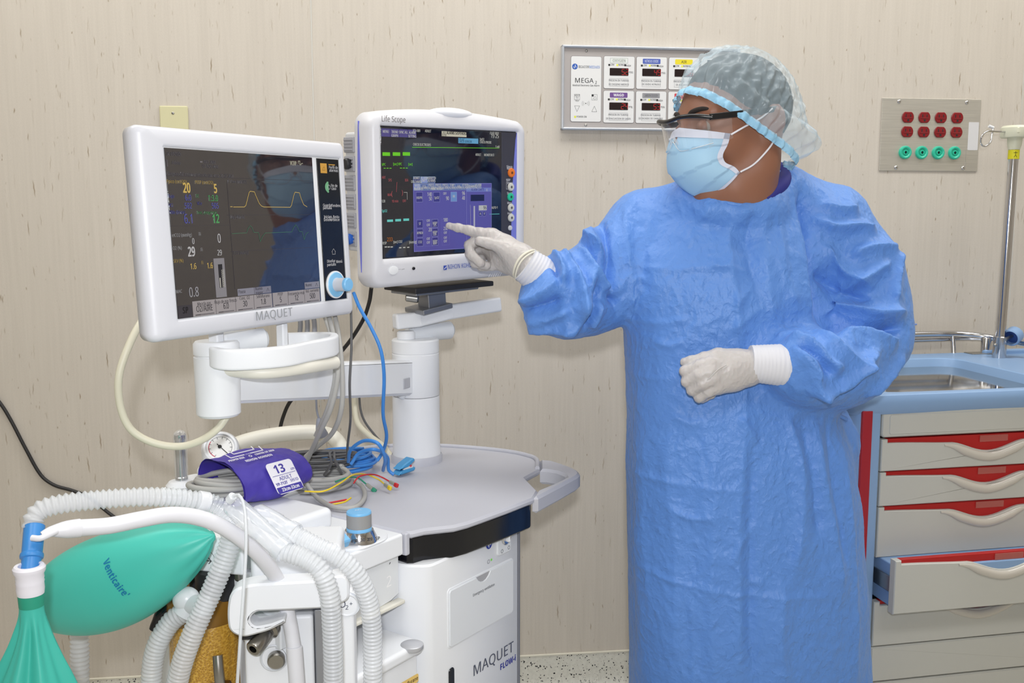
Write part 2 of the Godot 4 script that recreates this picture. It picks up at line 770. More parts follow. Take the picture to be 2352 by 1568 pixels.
	func normals() -> PackedVector3Array:
		var n := PackedVector3Array()
		n.resize(verts.size())
		for f in range(0, quads.size(), 4):
			var a := verts[quads[f]]
			var fn := (verts[quads[f + 2]] - a).cross(verts[quads[f + 1]] - a) + (verts[quads[f + 3]] - a).cross(verts[quads[f + 2]] - a)
			for q in 4:
				n[quads[f + q]] += fn
		for i in n.size():
			n[i] = n[i].normalized()
		return n

	func to_mesh(off := Vector3.ZERO) -> M:
		var m := M.new()
		m.n = normals()
		m.v = verts
		if off != Vector3.ZERO:
			for i in m.v.size():
				m.v[i] -= off
		for f in range(0, quads.size(), 4):
			m.ix.append_array([quads[f], quads[f + 1], quads[f + 2], quads[f], quads[f + 2], quads[f + 3]])
		return m


func _ready() -> void:
	# ---- camera
	var cam := Camera3D.new()
	cam.name = "camera"
	cam.fov = rad_to_deg(2.0 * atan(784.0 / 2200.0))
	cam.position = Vector3(0, 1.32, 2.54)
	cam.rotation_degrees = Vector3(-7.0, -6.75, 0)
	add_child(cam)
	cam.current = true
	# ---- surroundings
	var we := WorldEnvironment.new()
	we.name = "surroundings"
	var env := Environment.new()
	env.background_mode = Environment.BG_COLOR
	env.background_color = Color(0.02, 0.02, 0.02)
	env.tonemap_mode = Environment.TONE_MAPPER_LINEAR
	env.tonemap_exposure = 1.0
	env.sdfgi_enabled = true
	env.ssao_enabled = true
	env.ssil_enabled = true
	we.environment = env
	add_child(we)
	# ---- the flash on the photographer's camera: just behind and above the lens
	var flash := SpotLight3D.new()
	flash.name = "camera_flash"
	flash.transform = cam.transform * Transform3D(Basis(), Vector3(0.0, 0.11, 0.12))
	flash.spot_angle = 45.0
	flash.spot_angle_attenuation = 0.9
	flash.spot_range = 12.0
	flash.spot_attenuation = 2.0
	flash.light_size = 0.025
	flash.light_energy = 1.6
	flash.light_color = Color(0.97, 0.98, 1.0)
	flash.shadow_enabled = true
	add_child(flash)
	# ---- ceiling lamps (their fittings are built with the room)
	for p in lamp_spots:
		var a := AreaLight3D.new()
		a.name = "ceiling_lamp"
		a.area_size = Vector2(1.16, 0.56)
		a.light_energy = 1.48 if p.y < 1.5 else 0.95
		a.light_color = Color(1.0, 1.0, 0.992)
		a.area_range = 14.0
		a.shadow_enabled = true
		add_child(a, true)
		a.position = Vector3(p.x, 2.862, p.y)
		a.rotation_degrees = Vector3(-90, 0, 0)
	make_materials()
	build_room()
	build_wall_fixtures()
	build_machine()
	build_monitors()
	build_cables()
	build_hoses()
	build_cart()
	build_person()

var lamp_spots := [Vector2(-1.1, 0.7), Vector2(0.55, 0.7), Vector2(2.2, 0.7), Vector2(-1.1, 2.9), Vector2(0.55, 2.9), Vector2(2.2, 2.9)]

var wall_mat: StandardMaterial3D
var floor_mat: StandardMaterial3D
var white: StandardMaterial3D
var white2: StandardMaterial3D
var warm_white: StandardMaterial3D
var grey_top: StandardMaterial3D
var grey: StandardMaterial3D
var mid_grey: StandardMaterial3D
var dark: StandardMaterial3D
var black_gloss: StandardMaterial3D
var chrome: StandardMaterial3D
var steel: StandardMaterial3D
var blue_plastic: StandardMaterial3D

func make_materials() -> void:
	wall_mat = mt(Color.WHITE, 0.62)
	wall_mat.albedo_texture = wall_texture()
	wall_mat.uv1_triplanar = true
	wall_mat.uv1_world_triplanar = true
	wall_mat.uv1_scale = Vector3(0.5, 0.5, 0.5)
	wall_mat.metallic_specular = 0.3
	floor_mat = mt(Color.WHITE, 0.35)
	floor_mat.albedo_texture = terrazzo_texture()
	floor_mat.uv1_triplanar = true
	floor_mat.uv1_world_triplanar = true
	floor_mat.uv1_scale = Vector3(1.4, 1.4, 1.4)
	white = mt(rgb(232, 234, 238), 0.38)
	white2 = mt(rgb(222, 225, 229), 0.45)
	warm_white = mt(rgb(224, 221, 210), 0.42)
	grey_top = mt(rgb(188, 189, 198), 0.5)
	grey = mt(rgb(168, 168, 172), 0.5)
	mid_grey = mt(rgb(120, 122, 130), 0.5)
	dark = mt(rgb(38, 38, 42), 0.45)
	black_gloss = mt(rgb(12, 13, 20), 0.12)
	chrome = mt(rgb(205, 205, 208), 0.12, 1.0)
	steel = mt(rgb(172, 170, 166), 0.32, 1.0)
	blue_plastic = mt(rgb(120, 185, 232), 0.4)

func wall_texture() -> ImageTexture:
	var w := 2048
	var h := 1024
	var rng := RandomNumberGenerator.new()
	rng.seed = 11
	var fn := FastNoiseLite.new()
	fn.seed = 3
	fn.noise_type = FastNoiseLite.TYPE_SIMPLEX_SMOOTH
	fn.frequency = 0.11
	fn.fractal_octaves = 3
	var fine := fn.get_seamless_image(w, 64)
	fine.resize(w, h, Image.INTERPOLATE_CUBIC)
	fn.seed = 8
	fn.frequency = 0.02
	var broad := fn.get_seamless_image(w, 96)
	broad.resize(w, h, Image.INTERPOLATE_CUBIC)
	fn.seed = 21
	fn.frequency = 0.35
	var weave := fn.get_seamless_image(w, h)
	var fd := fine.get_data()
	var bd := broad.get_data()
	var wd := weave.get_data()
	var px := PackedByteArray()
	px.resize(w * h * 3)
	for i in w * h:
		var k := (fd[i] - 128) * 0.024 + (bd[i] - 128) * 0.018 + (wd[i] - 128) * 0.03
		px[i * 3] = clampi(int(206 + k), 0, 255)
		px[i * 3 + 1] = clampi(int(198 + k), 0, 255)
		px[i * 3 + 2] = clampi(int(187 + k), 0, 255)
	for q in 1900:
		var x := rng.randf() * w
		var y := rng.randi() % h
		var l := int(3 + pow(rng.randf(), 2.2) * 22)
		var dark_by := 0.12 + pow(rng.randf(), 1.8) * 0.55
		var sl := rng.randf_range(-0.12, 0.12)
		var wid := rng.randf_range(0.7, 1.9)
		for t in l:
			var f := sin(PI * (t + 0.5) / l)
			var x0 := x + sl * t * 2.0 + sin(t * 0.8 + q) * 0.4
			for dx in range(-2, 3):
				var a := dark_by * f * clampf(wid - absf(dx + floorf(x0) - x0 + 0.0), 0.0, 1.0)
				if a <= 0.01:
					continue
				var xi := posmod(int(floorf(x0)) + dx, w)
				var o := (posmod(y + t, h) * w + xi) * 3
				px[o] = int(lerpf(px[o], 118, a))
				px[o + 1] = int(lerpf(px[o + 1], 98, a))
				px[o + 2] = int(lerpf(px[o + 2], 72, a))
	return ImageTexture.create_from_image(Image.create_from_data(w, h, false, Image.FORMAT_RGB8, px))

func terrazzo_texture() -> ImageTexture:
	var w := 1024
	var rng := RandomNumberGenerator.new()
	rng.seed = 5
	var fn := FastNoiseLite.new()
	fn.seed = 4
	fn.frequency = 0.05
	var im := fn.get_seamless_image(w, w)
	var nd := im.get_data()
	var px := PackedByteArray()
	px.resize(w * w * 3)
	for i in w * w:
		var k := (nd[i] - 128) * 0.07
		px[i * 3] = int(218 + k)
		px[i * 3 + 1] = int(216 + k)
		px[i * 3 + 2] = int(206 + k)
	for q in 7600:
		var cx := rng.randf() * w
		var cy := rng.randf() * w
		var kind := rng.randf()
		var r := rng.randf_range(0.9, 1.7) if kind < 0.55 else rng.randf_range(1.6, 3.4)
		var cl := [Vector3(28, 28, 32), Vector3(120, 116, 108), Vector3(150, 130, 116)][0 if kind > 0.55 else (1 if kind > 0.2 else 2)] as Vector3
		var st := rng.randf_range(0.6, 1.6)
		var an := rng.randf() * TAU
		var ri := int(r * 1.7) + 1
		for dy in range(-ri, ri + 1):
			for dx in range(-ri, ri + 1):
				var u := (dx * cos(an) + dy * sin(an)) / st
				var vv := (-dx * sin(an) + dy * cos(an)) * st
				var a := clampf(r - sqrt(u * u + vv * vv), 0.0, 1.0)
				if a <= 0:
					continue
				var o := (posmod(int(cy) + dy, w) * w + posmod(int(cx) + dx, w)) * 3
				px[o] = int(lerpf(px[o], cl.x, a))
				px[o + 1] = int(lerpf(px[o + 1], cl.y, a))
				px[o + 2] = int(lerpf(px[o + 2], cl.z, a))
	return ImageTexture.create_from_image(Image.create_from_data(w, w, false, Image.FORMAT_RGB8, px))

func build_room() -> void:
	var x0 := -2.9
	var x1 := 3.6
	var z1 := 4.6
	var hh := 2.9
	var m := M.new()
	m.rbox(Vector3((x0 + x1) / 2, -0.06, z1 / 2), Vector3(x1 - x0 + 0.4, 0.12, z1 + 0.4), 0.002, 1)
	structure("floor", m, floor_mat)
	m = M.new()
	m.rbox(Vector3((x0 + x1) / 2, hh + 0.06, z1 / 2), Vector3(x1 - x0 + 0.4, 0.12, z1 + 0.4), 0.002, 1)
	structure("ceiling", m, mt(rgb(236, 235, 230), 0.8))
	m = M.new()
	m.rbox(Vector3((x0 + x1) / 2, hh / 2, -0.075), Vector3(x1 - x0 + 0.4, hh, 0.13), 0.002, 1)
	var wb := structure("wall_back", m, mt(rgb(205, 200, 192), 0.7))
	var seams := [x0 - 0.2, -2.14, -0.2095, 1.73, x1 + 0.2]
	for i in seams.size() - 1:
		m = M.new()
		m.rbox(Vector3((seams[i] + seams[i + 1]) / 2, hh / 2, -0.005), Vector3(seams[i + 1] - seams[i] - 0.0035, hh, 0.01), 0.0012, 1)
		put(wb, "wall_panel", m, wall_mat)
	for i in [1, 2, 3]:
		m = M.new()
		m.rbox(Vector3(seams[i], hh / 2, -0.006), Vector3(0.0046, hh, 0.01), 0.0008, 1)
		put(wb, "joint_strip", m, mt(rgb(206, 203, 196), 0.5))
	for s in [["wall_left", x0 - 0.06, 0.12, z1 / 2, z1], ["wall_right", x1 + 0.06, 0.12, z1 / 2, z1], ["wall_front", (x0 + x1) / 2, x1 - x0, z1 + 0.06, 0.12]]:
		m = M.new()
		m.rbox(Vector3(s[1], hh / 2, s[3]), Vector3(s[2], hh, s[4]), 0.002, 1)
		structure(s[0], m, wall_mat)
	# coved skirting of the same terrazzo sheet, capped by a pale trim
	m = M.new()
	var prof := [Vector2(0.116, 0.0045), Vector2(0.09, 0.004), Vector2(0.062, 0.004)]
	for k in 9:
		var t := PI / 2 * k / 8.0
		prof.append(Vector2(0.05 - sin(t) * 0.048, 0.004 + (1 - cos(t)) * 0.048))
	prof.append(Vector2(0.0012, 0.075))
	var rows := []
	for p in prof:
		rows.append(PackedVector3Array([Vector3(x1, p.x, p.y), Vector3(x0, p.x, p.y)]))
	m.grid(rows)
	m.quad(Vector3(x0, 0.116, 0), Vector3(x0, 0.116, 0.0045), Vector3(x1, 0.116, 0.0045), Vector3(x1, 0.116, 0))
	structure("baseboard_back", m, floor_mat)
	m = M.new()
	m.rbox(Vector3((x0 + x1) / 2, 0.1175, 0.003), Vector3(x1 - x0, 0.0042, 0.0062), 0.001, 1)
	structure("trim_1", m, mt(rgb(226, 221, 205), 0.4))
	# ceiling lamps
	var glow := mt(rgb(245, 245, 240), 0.6)
	glow.emission_enabled = true
	glow.emission = Color(1.0, 0.985, 0.95)
	glow.emission_energy_multiplier = 1.2
	for p in lamp_spots:
		var t := thing("ceiling_light", "white recessed rectangular ceiling lamp with a glowing diffuser", "ceiling lamp", Transform3D(Basis(), Vector3(p.x, 2.9, p.y)), "rectangular lamps set in the ceiling")
		m = M.new()
		for q in [[0, -0.30, 1.26, 0.03], [0, 0.30, 1.26, 0.03], [-0.615, 0, 0.03, 0.57], [0.615, 0, 0.03, 0.57]]:
			m.rbox(Vector3(q[0], -0.013, q[1]), Vector3(q[2], 0.028, q[3]), 0.003, 1)
		put(t, "frame", m, white)
		m = M.new()
		m.rbox(Vector3(0, -0.012, 0), Vector3(1.2, 0.022, 0.57), 0.002, 1)
		put(t, "lamp_diffuser", m, glow)


func v2s(a: Array) -> PackedVector2Array:
	var o := PackedVector2Array()
	for p in a:
		o.append(Vector2(p.x, -p.z))
	return o

func build_machine() -> void:
	var F := Transform3D(Basis(Vector3.UP, deg_to_rad(48.4)), Vector3(0.004, 0, 1.112))
	var t := thing("anesthesia_machine", "white anesthesia workstation on casters with grey worktop and glossy black front band", "medical machine", F)
	var m := M.new()
	# ---- worktop: outline in x and -z
	var top := v2s([Vector3(0.0, 0, -0.45), Vector3(0.004, 0, -0.008), Vector3(0.012, 0, 0.004), Vector3(0.034, 0, 0.010), Vector3(0.054, 0, 0.024), Vector3(0.073, 0, 0.038), Vector3(0.10, 0, 0.045), Vector3(0.132, 0, 0.048), Vector3(0.2, 0, 0.053), Vector3(0.272, 0, 0.056), Vector3(0.316, 0, 0.036), Vector3(0.376, 0, -0.032), Vector3(0.44, 0, -0.041), Vector3(0.507, 0, -0.085), Vector3(0.524, 0, -0.125), Vector3(0.527, 0, -0.165), Vector3(0.523, 0, -0.205), Vector3(0.515, 0, -0.24), Vector3(0.503, 0, -0.28), Vector3(0.486, 0, -0.322), Vector3(0.45, 0, -0.38), Vector3(0.40, 0, -0.43), Vector3(0.30, 0, -0.47)])
	m.prism(top, 0.838, 0.85, 0.004, flat_xf())
	var wt := put(t, "worktop", m, grey_top, Transform3D(), "light grey worktop with rounded back edge")
	m = M.new()
	var rim := PackedVector3Array()
	for p in [Vector3(0.44, 0.852, -0.047), Vector3(0.5, 0.852, -0.09), Vector3(0.516, 0.852, -0.13), Vector3(0.519, 0.852, -0.165), Vector3(0.515, 0.852, -0.205), Vector3(0.507, 0.852, -0.24), Vector3(0.495, 0.852, -0.28), Vector3(0.478, 0.852, -0.322), Vector3(0.442, 0.852, -0.378), Vector3(0.394, 0.852, -0.425), Vector3(0.3, 0.852, -0.462)]:
		rim.append(p)
	m.tube(spline(Array(rim), 0.01), 0.0045, 8)
	put(wt, "rim", m, grey_top)
	m = M.new()
	m.rbox(Vector3(0.005, 0.832, -0.004), Vector3(0.010, 0.036, 0.012), 0.003, 2)
	put(wt, "corner_lip", m, grey_top)
	# ---- grip at the right end
	m = M.new()
	m.prism(v2s([Vector3(0.44, 0, -0.041), Vector3(0.507, 0, -0.085), Vector3(0.513, 0, -0.06), Vector3(0.503, 0, -0.028), Vector3(0.488, 0, 0.005), Vector3(0.476, 0, 0.024), Vector3(0.46, 0, 0.037), Vector3(0.44, 0, 0.043), Vector3(0.36, 0, 0.052), Vector3(0.282, 0, 0.059), Vector3(0.274, 0, 0.052), Vector3(0.316, 0, 0.034), Vector3(0.37, 0, 0.034), Vector3(0.42, 0, 0.030), Vector3(0.436, 0, 0.018), Vector3(0.447, 0, -0.008), Vector3(0.446, 0, -0.03)]), 0.820, 0.8505, 0.005, flat_xf())
	put(t, "grip", m, grey_top, Transform3D(), "grey grip loop at the end of the worktop")
	# ---- black front band
	m = M.new()
	m.prism(v2s([Vector3(0.012, 0, -0.04), Vector3(0.008, 0, -0.004), Vector3(0.014, 0, 0.004), Vector3(0.034, 0, 0.008), Vector3(0.054, 0, 0.022), Vector3(0.073, 0, 0.036), Vector3(0.10, 0, 0.043), Vector3(0.132, 0, 0.046), Vector3(0.2, 0, 0.051), Vector3(0.262, 0, 0.0545), Vector3(0.272, 0, 0.05), Vector3(0.272, 0, -0.04)]), 0.797, 0.8405, 0.003, flat_xf())
	put(t, "front_band", m, black_gloss, Transform3D(), "glossy black curved band under the worktop")
	# ---- cabinet
	m = M.new()
	m.prism(v2s([Vector3(0.0, 0, -0.42), Vector3(0.0, 0, -0.01), Vector3(0.004, 0, 0.004), Vector3(0.016, 0, 0.022), Vector3(0.022, 0, 0.028), Vector3(0.03, 0, 0.031), Vector3(0.258, 0, 0.031), Vector3(0.262, 0, 0.028), Vector3(0.27, 0, -0.06), Vector3(0.42, 0, -0.1), Vector3(0.46, 0, -0.16), Vector3(0.46, 0, -0.32), Vector3(0.36, 0, -0.42)]), 0.16, 0.799, 0.003, flat_xf())
	put(t, "cabinet", m, white, Transform3D(), "white cabinet body")
	m = M.new()
	m.rbox(Vector3(0.2665, 0.48, 0.022), Vector3(0.007, 0.63, 0.016), 0.002, 1)
	put(t, "edge_strip", m, mid_grey, Transform3D(), "grey vertical edge strip")
	# chassis and casters
	m = M.new()
	m.prism(v2s([Vector3(-0.3, 0, -0.40), Vector3(-0.3, 0, 0.03), Vector3(0.28, 0, 0.06), Vector3(0.46, 0, 0), Vector3(0.48, 0, -0.4)]), 0.12, 0.17, 0.008, flat_xf())
	put(t, "chassis", m, grey)
	for q in [Vector3(-0.24, 0, -0.34), Vector3(-0.24, 0, -0.02), Vector3(0.4, 0, -0.02), Vector3(0.4, 0, -0.34)]:
		m = M.new()
		m.cyl(q + Vector3(-0.016, 0.055, 0), q + Vector3(0.016, 0.055, 0), 0.055, 24, 0.004)
		var cw := put(t, "caster", m, dark)
		m = M.new()
		m.rbox(q + Vector3(0, 0.105, 0), Vector3(0.05, 0.035, 0.05), 0.006, 1)
		put(cw, "caster_fork", m, mid_grey)
	# ---- emergency ventilation flap: raised frame, recessed door, thumb notch
	m = M.new()
	m.prism(rrect(0.0625, 0.6475, 0.2445, 0.7475, 0.007), 0.0295, 0.0322, 0.0006)
	put(t, "flap_frame", m, white)
	m = M.new()
	var flap := PackedVector2Array()
	for p in rrect(0.0655, 0.6505, 0.2415, 0.7445, 0.005):
		flap.append(p)
	# thumb notch cut into the top edge
	var cut := PackedVector2Array([Vector2(0.136, 0.7446), Vector2(0.141, 0.7385), Vector2(0.148, 0.734), Vector2(0.1555, 0.7325), Vector2(0.163, 0.734), Vector2(0.170, 0.7385), Vector2(0.175, 0.7446)])
	var withcut := PackedVector2Array()
	for i in flap.size():
		withcut.append(flap[i])
		if i == 5:
			for k in range(cut.size() - 1, -1, -1):
				withcut.append(cut[k])
	m.prism(withcut, 0.031, 0.0345, 0.0008)
	var fd := put(t, "flap_door", m, white2, Transform3D(), "pale door of the emergency ventilation compartment")
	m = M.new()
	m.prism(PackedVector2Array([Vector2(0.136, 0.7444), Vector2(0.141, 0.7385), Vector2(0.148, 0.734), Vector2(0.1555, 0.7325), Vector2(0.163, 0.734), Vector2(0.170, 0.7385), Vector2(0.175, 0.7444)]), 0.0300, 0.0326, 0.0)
	put(fd, "notch_shade", m, grey)  # grey fill paints the shade inside the shallow thumb recess
	# ---- key switch with its plate, status symbols
	m = M.new()
	m.prism(rrect(0.197, 0.762, 0.236, 0.806, 0.006), 0.03, 0.0335, 0.001)
	var ks := put(t, "switch_plate_frame", m, white2)
	m = M.new()
	m.lathe(PackedVector2Array([Vector2(0.0125, 0), Vector2(0.0125, 0.003), Vector2(0.0105, 0.0045), Vector2(0.0085, 0.003), Vector2(0.0, 0.003)]), 28, M.aim(Vector3(0.2195, 0.790, 0.033), Vector3(0.2195, 0.790, 0.043)))
	put(ks, "switch_ring", m, chrome)
	m = M.new()
	m.rbox(Vector3(0.2195, 0.790, 0.039), Vector3(0.0045, 0.014, 0.008), 0.002, 2)
	put(ks, "switch_lever", m, white)
	var pr := Print.new()
	pr.disc(0.1745, 0.7905, 0.0085, rgb(44, 60, 150), 0.0318)
	pr.disc(0.1745, 0.7945, 0.0018, rgb(235, 238, 245), 0.0321)
	pr.line([Vector2(0.171, 0.788), Vector2(0.174, 0.791), Vector2(0.1735, 0.785)], 0.0015, rgb(235, 238, 245), 0.0321)
	pr.line([Vector2(0.176, 0.789), Vector2(0.1795, 0.789), Vector2(0.1795, 0.7925)], 0.0015, rgb(235, 238, 245), 0.0321)
	pr.disc(0.181, 0.7615, 0.0022, rgb(130, 225, 80), 0.0318)
	pr.disc(0.173, 0.7605, 0.0036, rgb(150, 152, 156), 0.0318, 0.0026)
	pr.disc(0.209, 0.7685, 0.0034, rgb(120, 122, 126), 0.0338, 0.0024)
	pr.disc(0.229, 0.7695, 0.0034, rgb(120, 122, 126), 0.0338, 0.0024)
	pr.text("MAQUET", 0.1305, 0.576, 0.0185, rgb(84, 88, 104), 0, 1.16, false, 0.0316)
	pr.text("FLOW-i", 0.2065, 0.5565, 0.0105, rgb(46, 52, 150), 0, 0.98, true, 0.0316)
	pr.text("Emergency ventilation", 0.1555, 0.7165, 0.0042, rgb(110, 112, 118), 1, 0.95, false, 0.0348)
	print_on(t, "lettering", pr)
	# dark cable slot low on the panel
	m = M.new()
	m.prism(rrect(0.064, 0.45, 0.078, 0.615, 0.006), 0.0312, 0.033, 0.0008)
	put(t, "dark_slot", m, black_gloss)
	# ---- slab with the pressure valve, to the left of the worktop
	m = M.new()
	m.rbox(Vector3(-0.125, 0.8335, -0.16), Vector3(0.246, 0.034, 0.318), 0.004, 2)
	put(t, "side_slab", m, white, Transform3D(), "thick white slab beside the worktop")
	m = M.new()
	m.prism(rounded([[-0.10, 0.0, 0.02], [-0.035, 0.0, 0.02], [-0.01, 0.03, 0.03], [-0.01, 0.075, 0.02], [-0.09, 0.085, 0.03], [-0.118, 0.03, 0.03]], 6), 0.8495, 0.8535, 0.0015, flat_xf())
	put(t, "valve_plate", m, white)
	# numbered panel below the slab
	m = M.new()
	m.prism(PackedVector2Array([Vector2(-0.24, 0.818), Vector2(-0.001, 0.818), Vector2(-0.001, 0.752), Vector2(-0.02, 0.746), Vector2(-0.06, 0.742), Vector2(-0.12, 0.741), Vector2(-0.18, 0.744), Vector2(-0.24, 0.750)]), -0.30, -0.012, 0.002)
	put(t, "number_panel", m, white2)
	m = M.new()
	m.rbox(Vector3(-0.115, 0.7415, -0.009), Vector3(0.232, 0.007, 0.016), 0.003, 2)
	put(t, "drip_edge", m, warm_white)
	pr = Print.new()
	pr.text("2", -0.025, 0.771, 0.017, rgb(240, 240, 242), 1, 1.0, false, -0.0116)
	print_on(t, "embossed_number", pr)
	pr = Print.new()
	pr.text("1", -0.105, 0.771, 0.017, rgb(240, 240, 242), 1, 1.0, false, -0.0116)
	print_on(t, "embossed_number", pr)
	pr = Print.new()
	pr.line([Vector2(-0.023, 0.806), Vector2(-0.021, 0.808)], 0.0015, rgb(60, 60, 64), -0.0116)
	print_on(t, "embossed_number", pr)
	# back board behind the vaporizer bay
	m = M.new()
	m.rbox(Vector3(-0.12, 0.45, -0.2), Vector3(0.24, 0.58, 0.2), 0.004, 1)
	put(t, "bay_back", m, white2)
	# ---- APL valve knob
	var kp := Vector3(-0.07, 0.8535, -0.028)
	m = M.new()
	m.lathe(PackedVector2Array([Vector2(0, 0), Vector2(0.0275, 0), Vector2(0.0275, 0.003), Vector2(0.021, 0.0165), Vector2(0.0, 0.0165)]), 48, Transform3D(Basis(), kp))
	var kn := put(t, "valve_knob", m, chrome, Transform3D(), "knob with blue cap over a chrome skirt")
	m = M.new()
	m.lathe(PackedVector2Array([Vector2(0.0185, 0.0165), Vector2(0.0188, 0.0205), Vector2(0.0185, 0.021)]), 48, Transform3D(Basis(), kp))
	put(kn, "blue_ring", m, blue_plastic)
	m = M.new()
	var rows := []
	for k in 9:
		var r := PackedVector3Array()
		for s in 96:
			var rr := 0.0184 - (0.0004 if s % 2 == 0 else 0.0)
			r.append(kp + Vector3(cos(TAU * s / 96) * rr, 0.021 + 0.0025 * k, sin(TAU * s / 96) * rr))
		rows.append(r)
	m.grid(rows, true)
	put(kn, "ribbed_grip", m, mt(rgb(150, 150, 150), 0.45))
	m = M.new()
	m.lathe(PackedVector2Array([Vector2(0.0184, 0.041), Vector2(0.0186, 0.0425), Vector2(0.0178, 0.0445), Vector2(0, 0.0448)]), 48, Transform3D(Basis(), kp))
	put(kn, "blue_cap", m, blue_plastic)
	pr = Print.new()
	pr.text("APL", 0, 0.002, 0.0035, rgb(205, 225, 240), 1)
	print_on(kn, "cap_lettering", pr, 0.0, 0.5, Transform3D(Basis(Vector3(1, 0, 0), -PI / 2).rotated(Vector3.UP, -0.6), kp + Vector3(0, 0.0447, 0)))
	pr = Print.new()
	for k in 5:
		pr.text(["80", "50", "30", "20", "SP"][k], (k - 2) * 0.011, 0.0, 0.004, rgb(40, 40, 44), 1, 1.0, true)
	print_on(kn, "skirt_lettering", pr, 0.0, 0.5, Transform3D(Basis.from_euler(Vector3(-0.4, -0.62, 0)), kp + Vector3(-0.0145, 0.006, 0.0212)))
	# blue toggle beside it
	m = M.new()
	m.prism(rounded([[-0.018, -0.014, 0.004], [0.015, -0.016, 0.004], [0.016, 0.014, 0.004], [-0.014, 0.014, 0.006]], 4), 0.0, 0.014, 0.002, Transform3D(Basis(Vector3(1, 0, 0), Vector3(0, 0, -1), Vector3(0, 1, 0)).rotated(Vector3(1, 0, 0), 0.5), W3(-0.1286, 0.8675, -0.0204)))
	put(t, "blue_toggle", m, blue_plastic, Transform3D(), "light blue toggle switch")
	# ---- breathing-system top: box with rounded shoulder, port, cover
	m = M.new()
	m.rbox(Vector3(-0.118, 0.868, -0.205), Vector3(0.145, 0.034, 0.20), 0.010, 3)
	put(t, "absorber_cover", m, white, Transform3D(), "white rounded cover box")
	m = M.new()
	m.lathe(PackedVector2Array([Vector2(0.011, 0.0), Vector2(0.0125, 0.008), Vector2(0.0165, 0.009), Vector2(0.0185, 0.007), Vector2(0.0195, -0.01), Vector2(0.0195, -0.06)]), 32, M.aim(W3(-0.0642, 0.8394, -0.1511), W3(-0.1359, 0.8614, -0.0825)))
	put(t, "port_ring", m, white)
	m = M.new()
	m.rbox(Vector3(-0.094, 0.858, -0.088), Vector3(0.04, 0.014, 0.03), 0.005, 2)
	put(t, "port_cover", m, white)
	# chrome ring knob low on the absorber head
	# ---- absorber head and canister
	m = M.new()
	var hx := Transform3D(Basis(Vector3.UP, deg_to_rad(-70)), W3(-0.2564, 0.8738, -0.1083))
	m.rbox(Vector3(0.0, 0.0, -0.035), Vector3(0.085, 0.052, 0.1), 0.004, 2, hx)
	var ah := put(t, "absorber_head", m, white, Transform3D(), "white absorber head box")
	pr = Print.new()
	pr.disc(0.0, 0.0, 0.012, rgb(90, 90, 94), 0.0003, 0.0113, -1.2, 2.4)
	pr.line([Vector2(-0.012, -0.002), Vector2(0.006, -0.002)], 0.0012, rgb(60, 60, 64))
	pr.line([Vector2(0.002, 0.002), Vector2(0.006, -0.002), Vector2(0.002, -0.006)], 0.0012, rgb(60, 60, 64))
	print_on(ah, "lettering", pr, 0.0, 0.5, hx * Transform3D(Basis(), Vector3(-0.012, -0.007, 0.0152)))
	m = M.new()
	var kc := W3(-0.2446, 0.8666, -0.0635)
	m.lathe(PackedVector2Array([Vector2(0, 0), Vector2(0.011, 0), Vector2(0.0115, -0.002), Vector2(0.0095, -0.004), Vector2(0.0095, -0.02)]), 28, M.aim(kc, kc + F.basis.inverse() * Vector3(0.04, 0.03, 0.1)))
	put(t, "chrome_button", m, chrome)
	# small hinge plate under the head
	m = M.new()
	m.rbox(W3(-0.2462, 0.8447, -0.0787), Vector3(0.02, 0.016, 0.012), 0.003, 1)
	put(t, "hinge_plate", m, steel)
	# ---- round white pedestal with the glass flow tube
	var ft := W3(-0.0941, 0.8828, -0.415)
	m = M.new()
	m.lathe(PackedVector2Array([Vector2(0, -0.012), Vector2(0.024, -0.010), Vector2(0.026, 0.0), Vector2(0.021, 0.006), Vector2(0.012, 0.008), Vector2(0, 0.008)]), 36, Transform3D(Basis(), ft))
	put(t, "pedestal", m, white)
	m = M.new()
	m.lathe(PackedVector2Array([Vector2(0.0108, 0.006), Vector2(0.0108, 0.083), Vector2(0.0095, 0.089), Vector2(0.005, 0.093), Vector2(0, 0.094)]), 32, Transform3D(Basis(), ft))
	put(t, "flow_tube", m, clear(rgb(235, 238, 240), 0.18, 0.05), Transform3D(), "clear glass flow tube with chrome ends")
	m = M.new()
	m.lathe(PackedVector2Array([Vector2(0, 0.008), Vector2(0.0098, 0.008), Vector2(0.0098, 0.013), Vector2(0.0085, 0.014), Vector2(0.0085, 0.076), Vector2(0.0095, 0.078), Vector2(0.0095, 0.086), Vector2(0, 0.091)]), 28, Transform3D(Basis(), ft))
	put(t, "flow_tube_core", m, chrome)
	# ---- gauge in its white round housing
	var gp := W3(0.0122, 0.9226, -0.4471)
	var gx := Transform3D((F.basis.inverse() * Basis.from_euler(Vector3(-0.62, 0.18, -0.1))), gp)
	m = M.new()
	m.lathe(PackedVector2Array([Vector2(0, -0.05), Vector2(0.03, -0.05), Vector2(0.033, -0.045), Vector2(0.033, -0.006), Vector2(0.029, 0), Vector2(0.0255, 0.001), Vector2(0.0245, -0.002), Vector2(0, -0.002)]), 40, gx * Transform3D(Basis(Vector3(1, 0, 0), PI / 2), Vector3.ZERO))
	var gg := put(t, "gauge_housing", m, white, Transform3D(), "white round pressure gauge housing")
	pr = Print.new()
	pr.disc(0, 0, 0.0242, rgb(238, 238, 236), -0.0017)
	pr.disc(0, 0, 0.0205, rgb(200, 60, 90), -0.0013, 0.0192, 2.6, 4.3)
	pr.disc(0, 0, 0.0205, rgb(90, 92, 98), -0.0013, 0.0199, -0.9, 2.6)
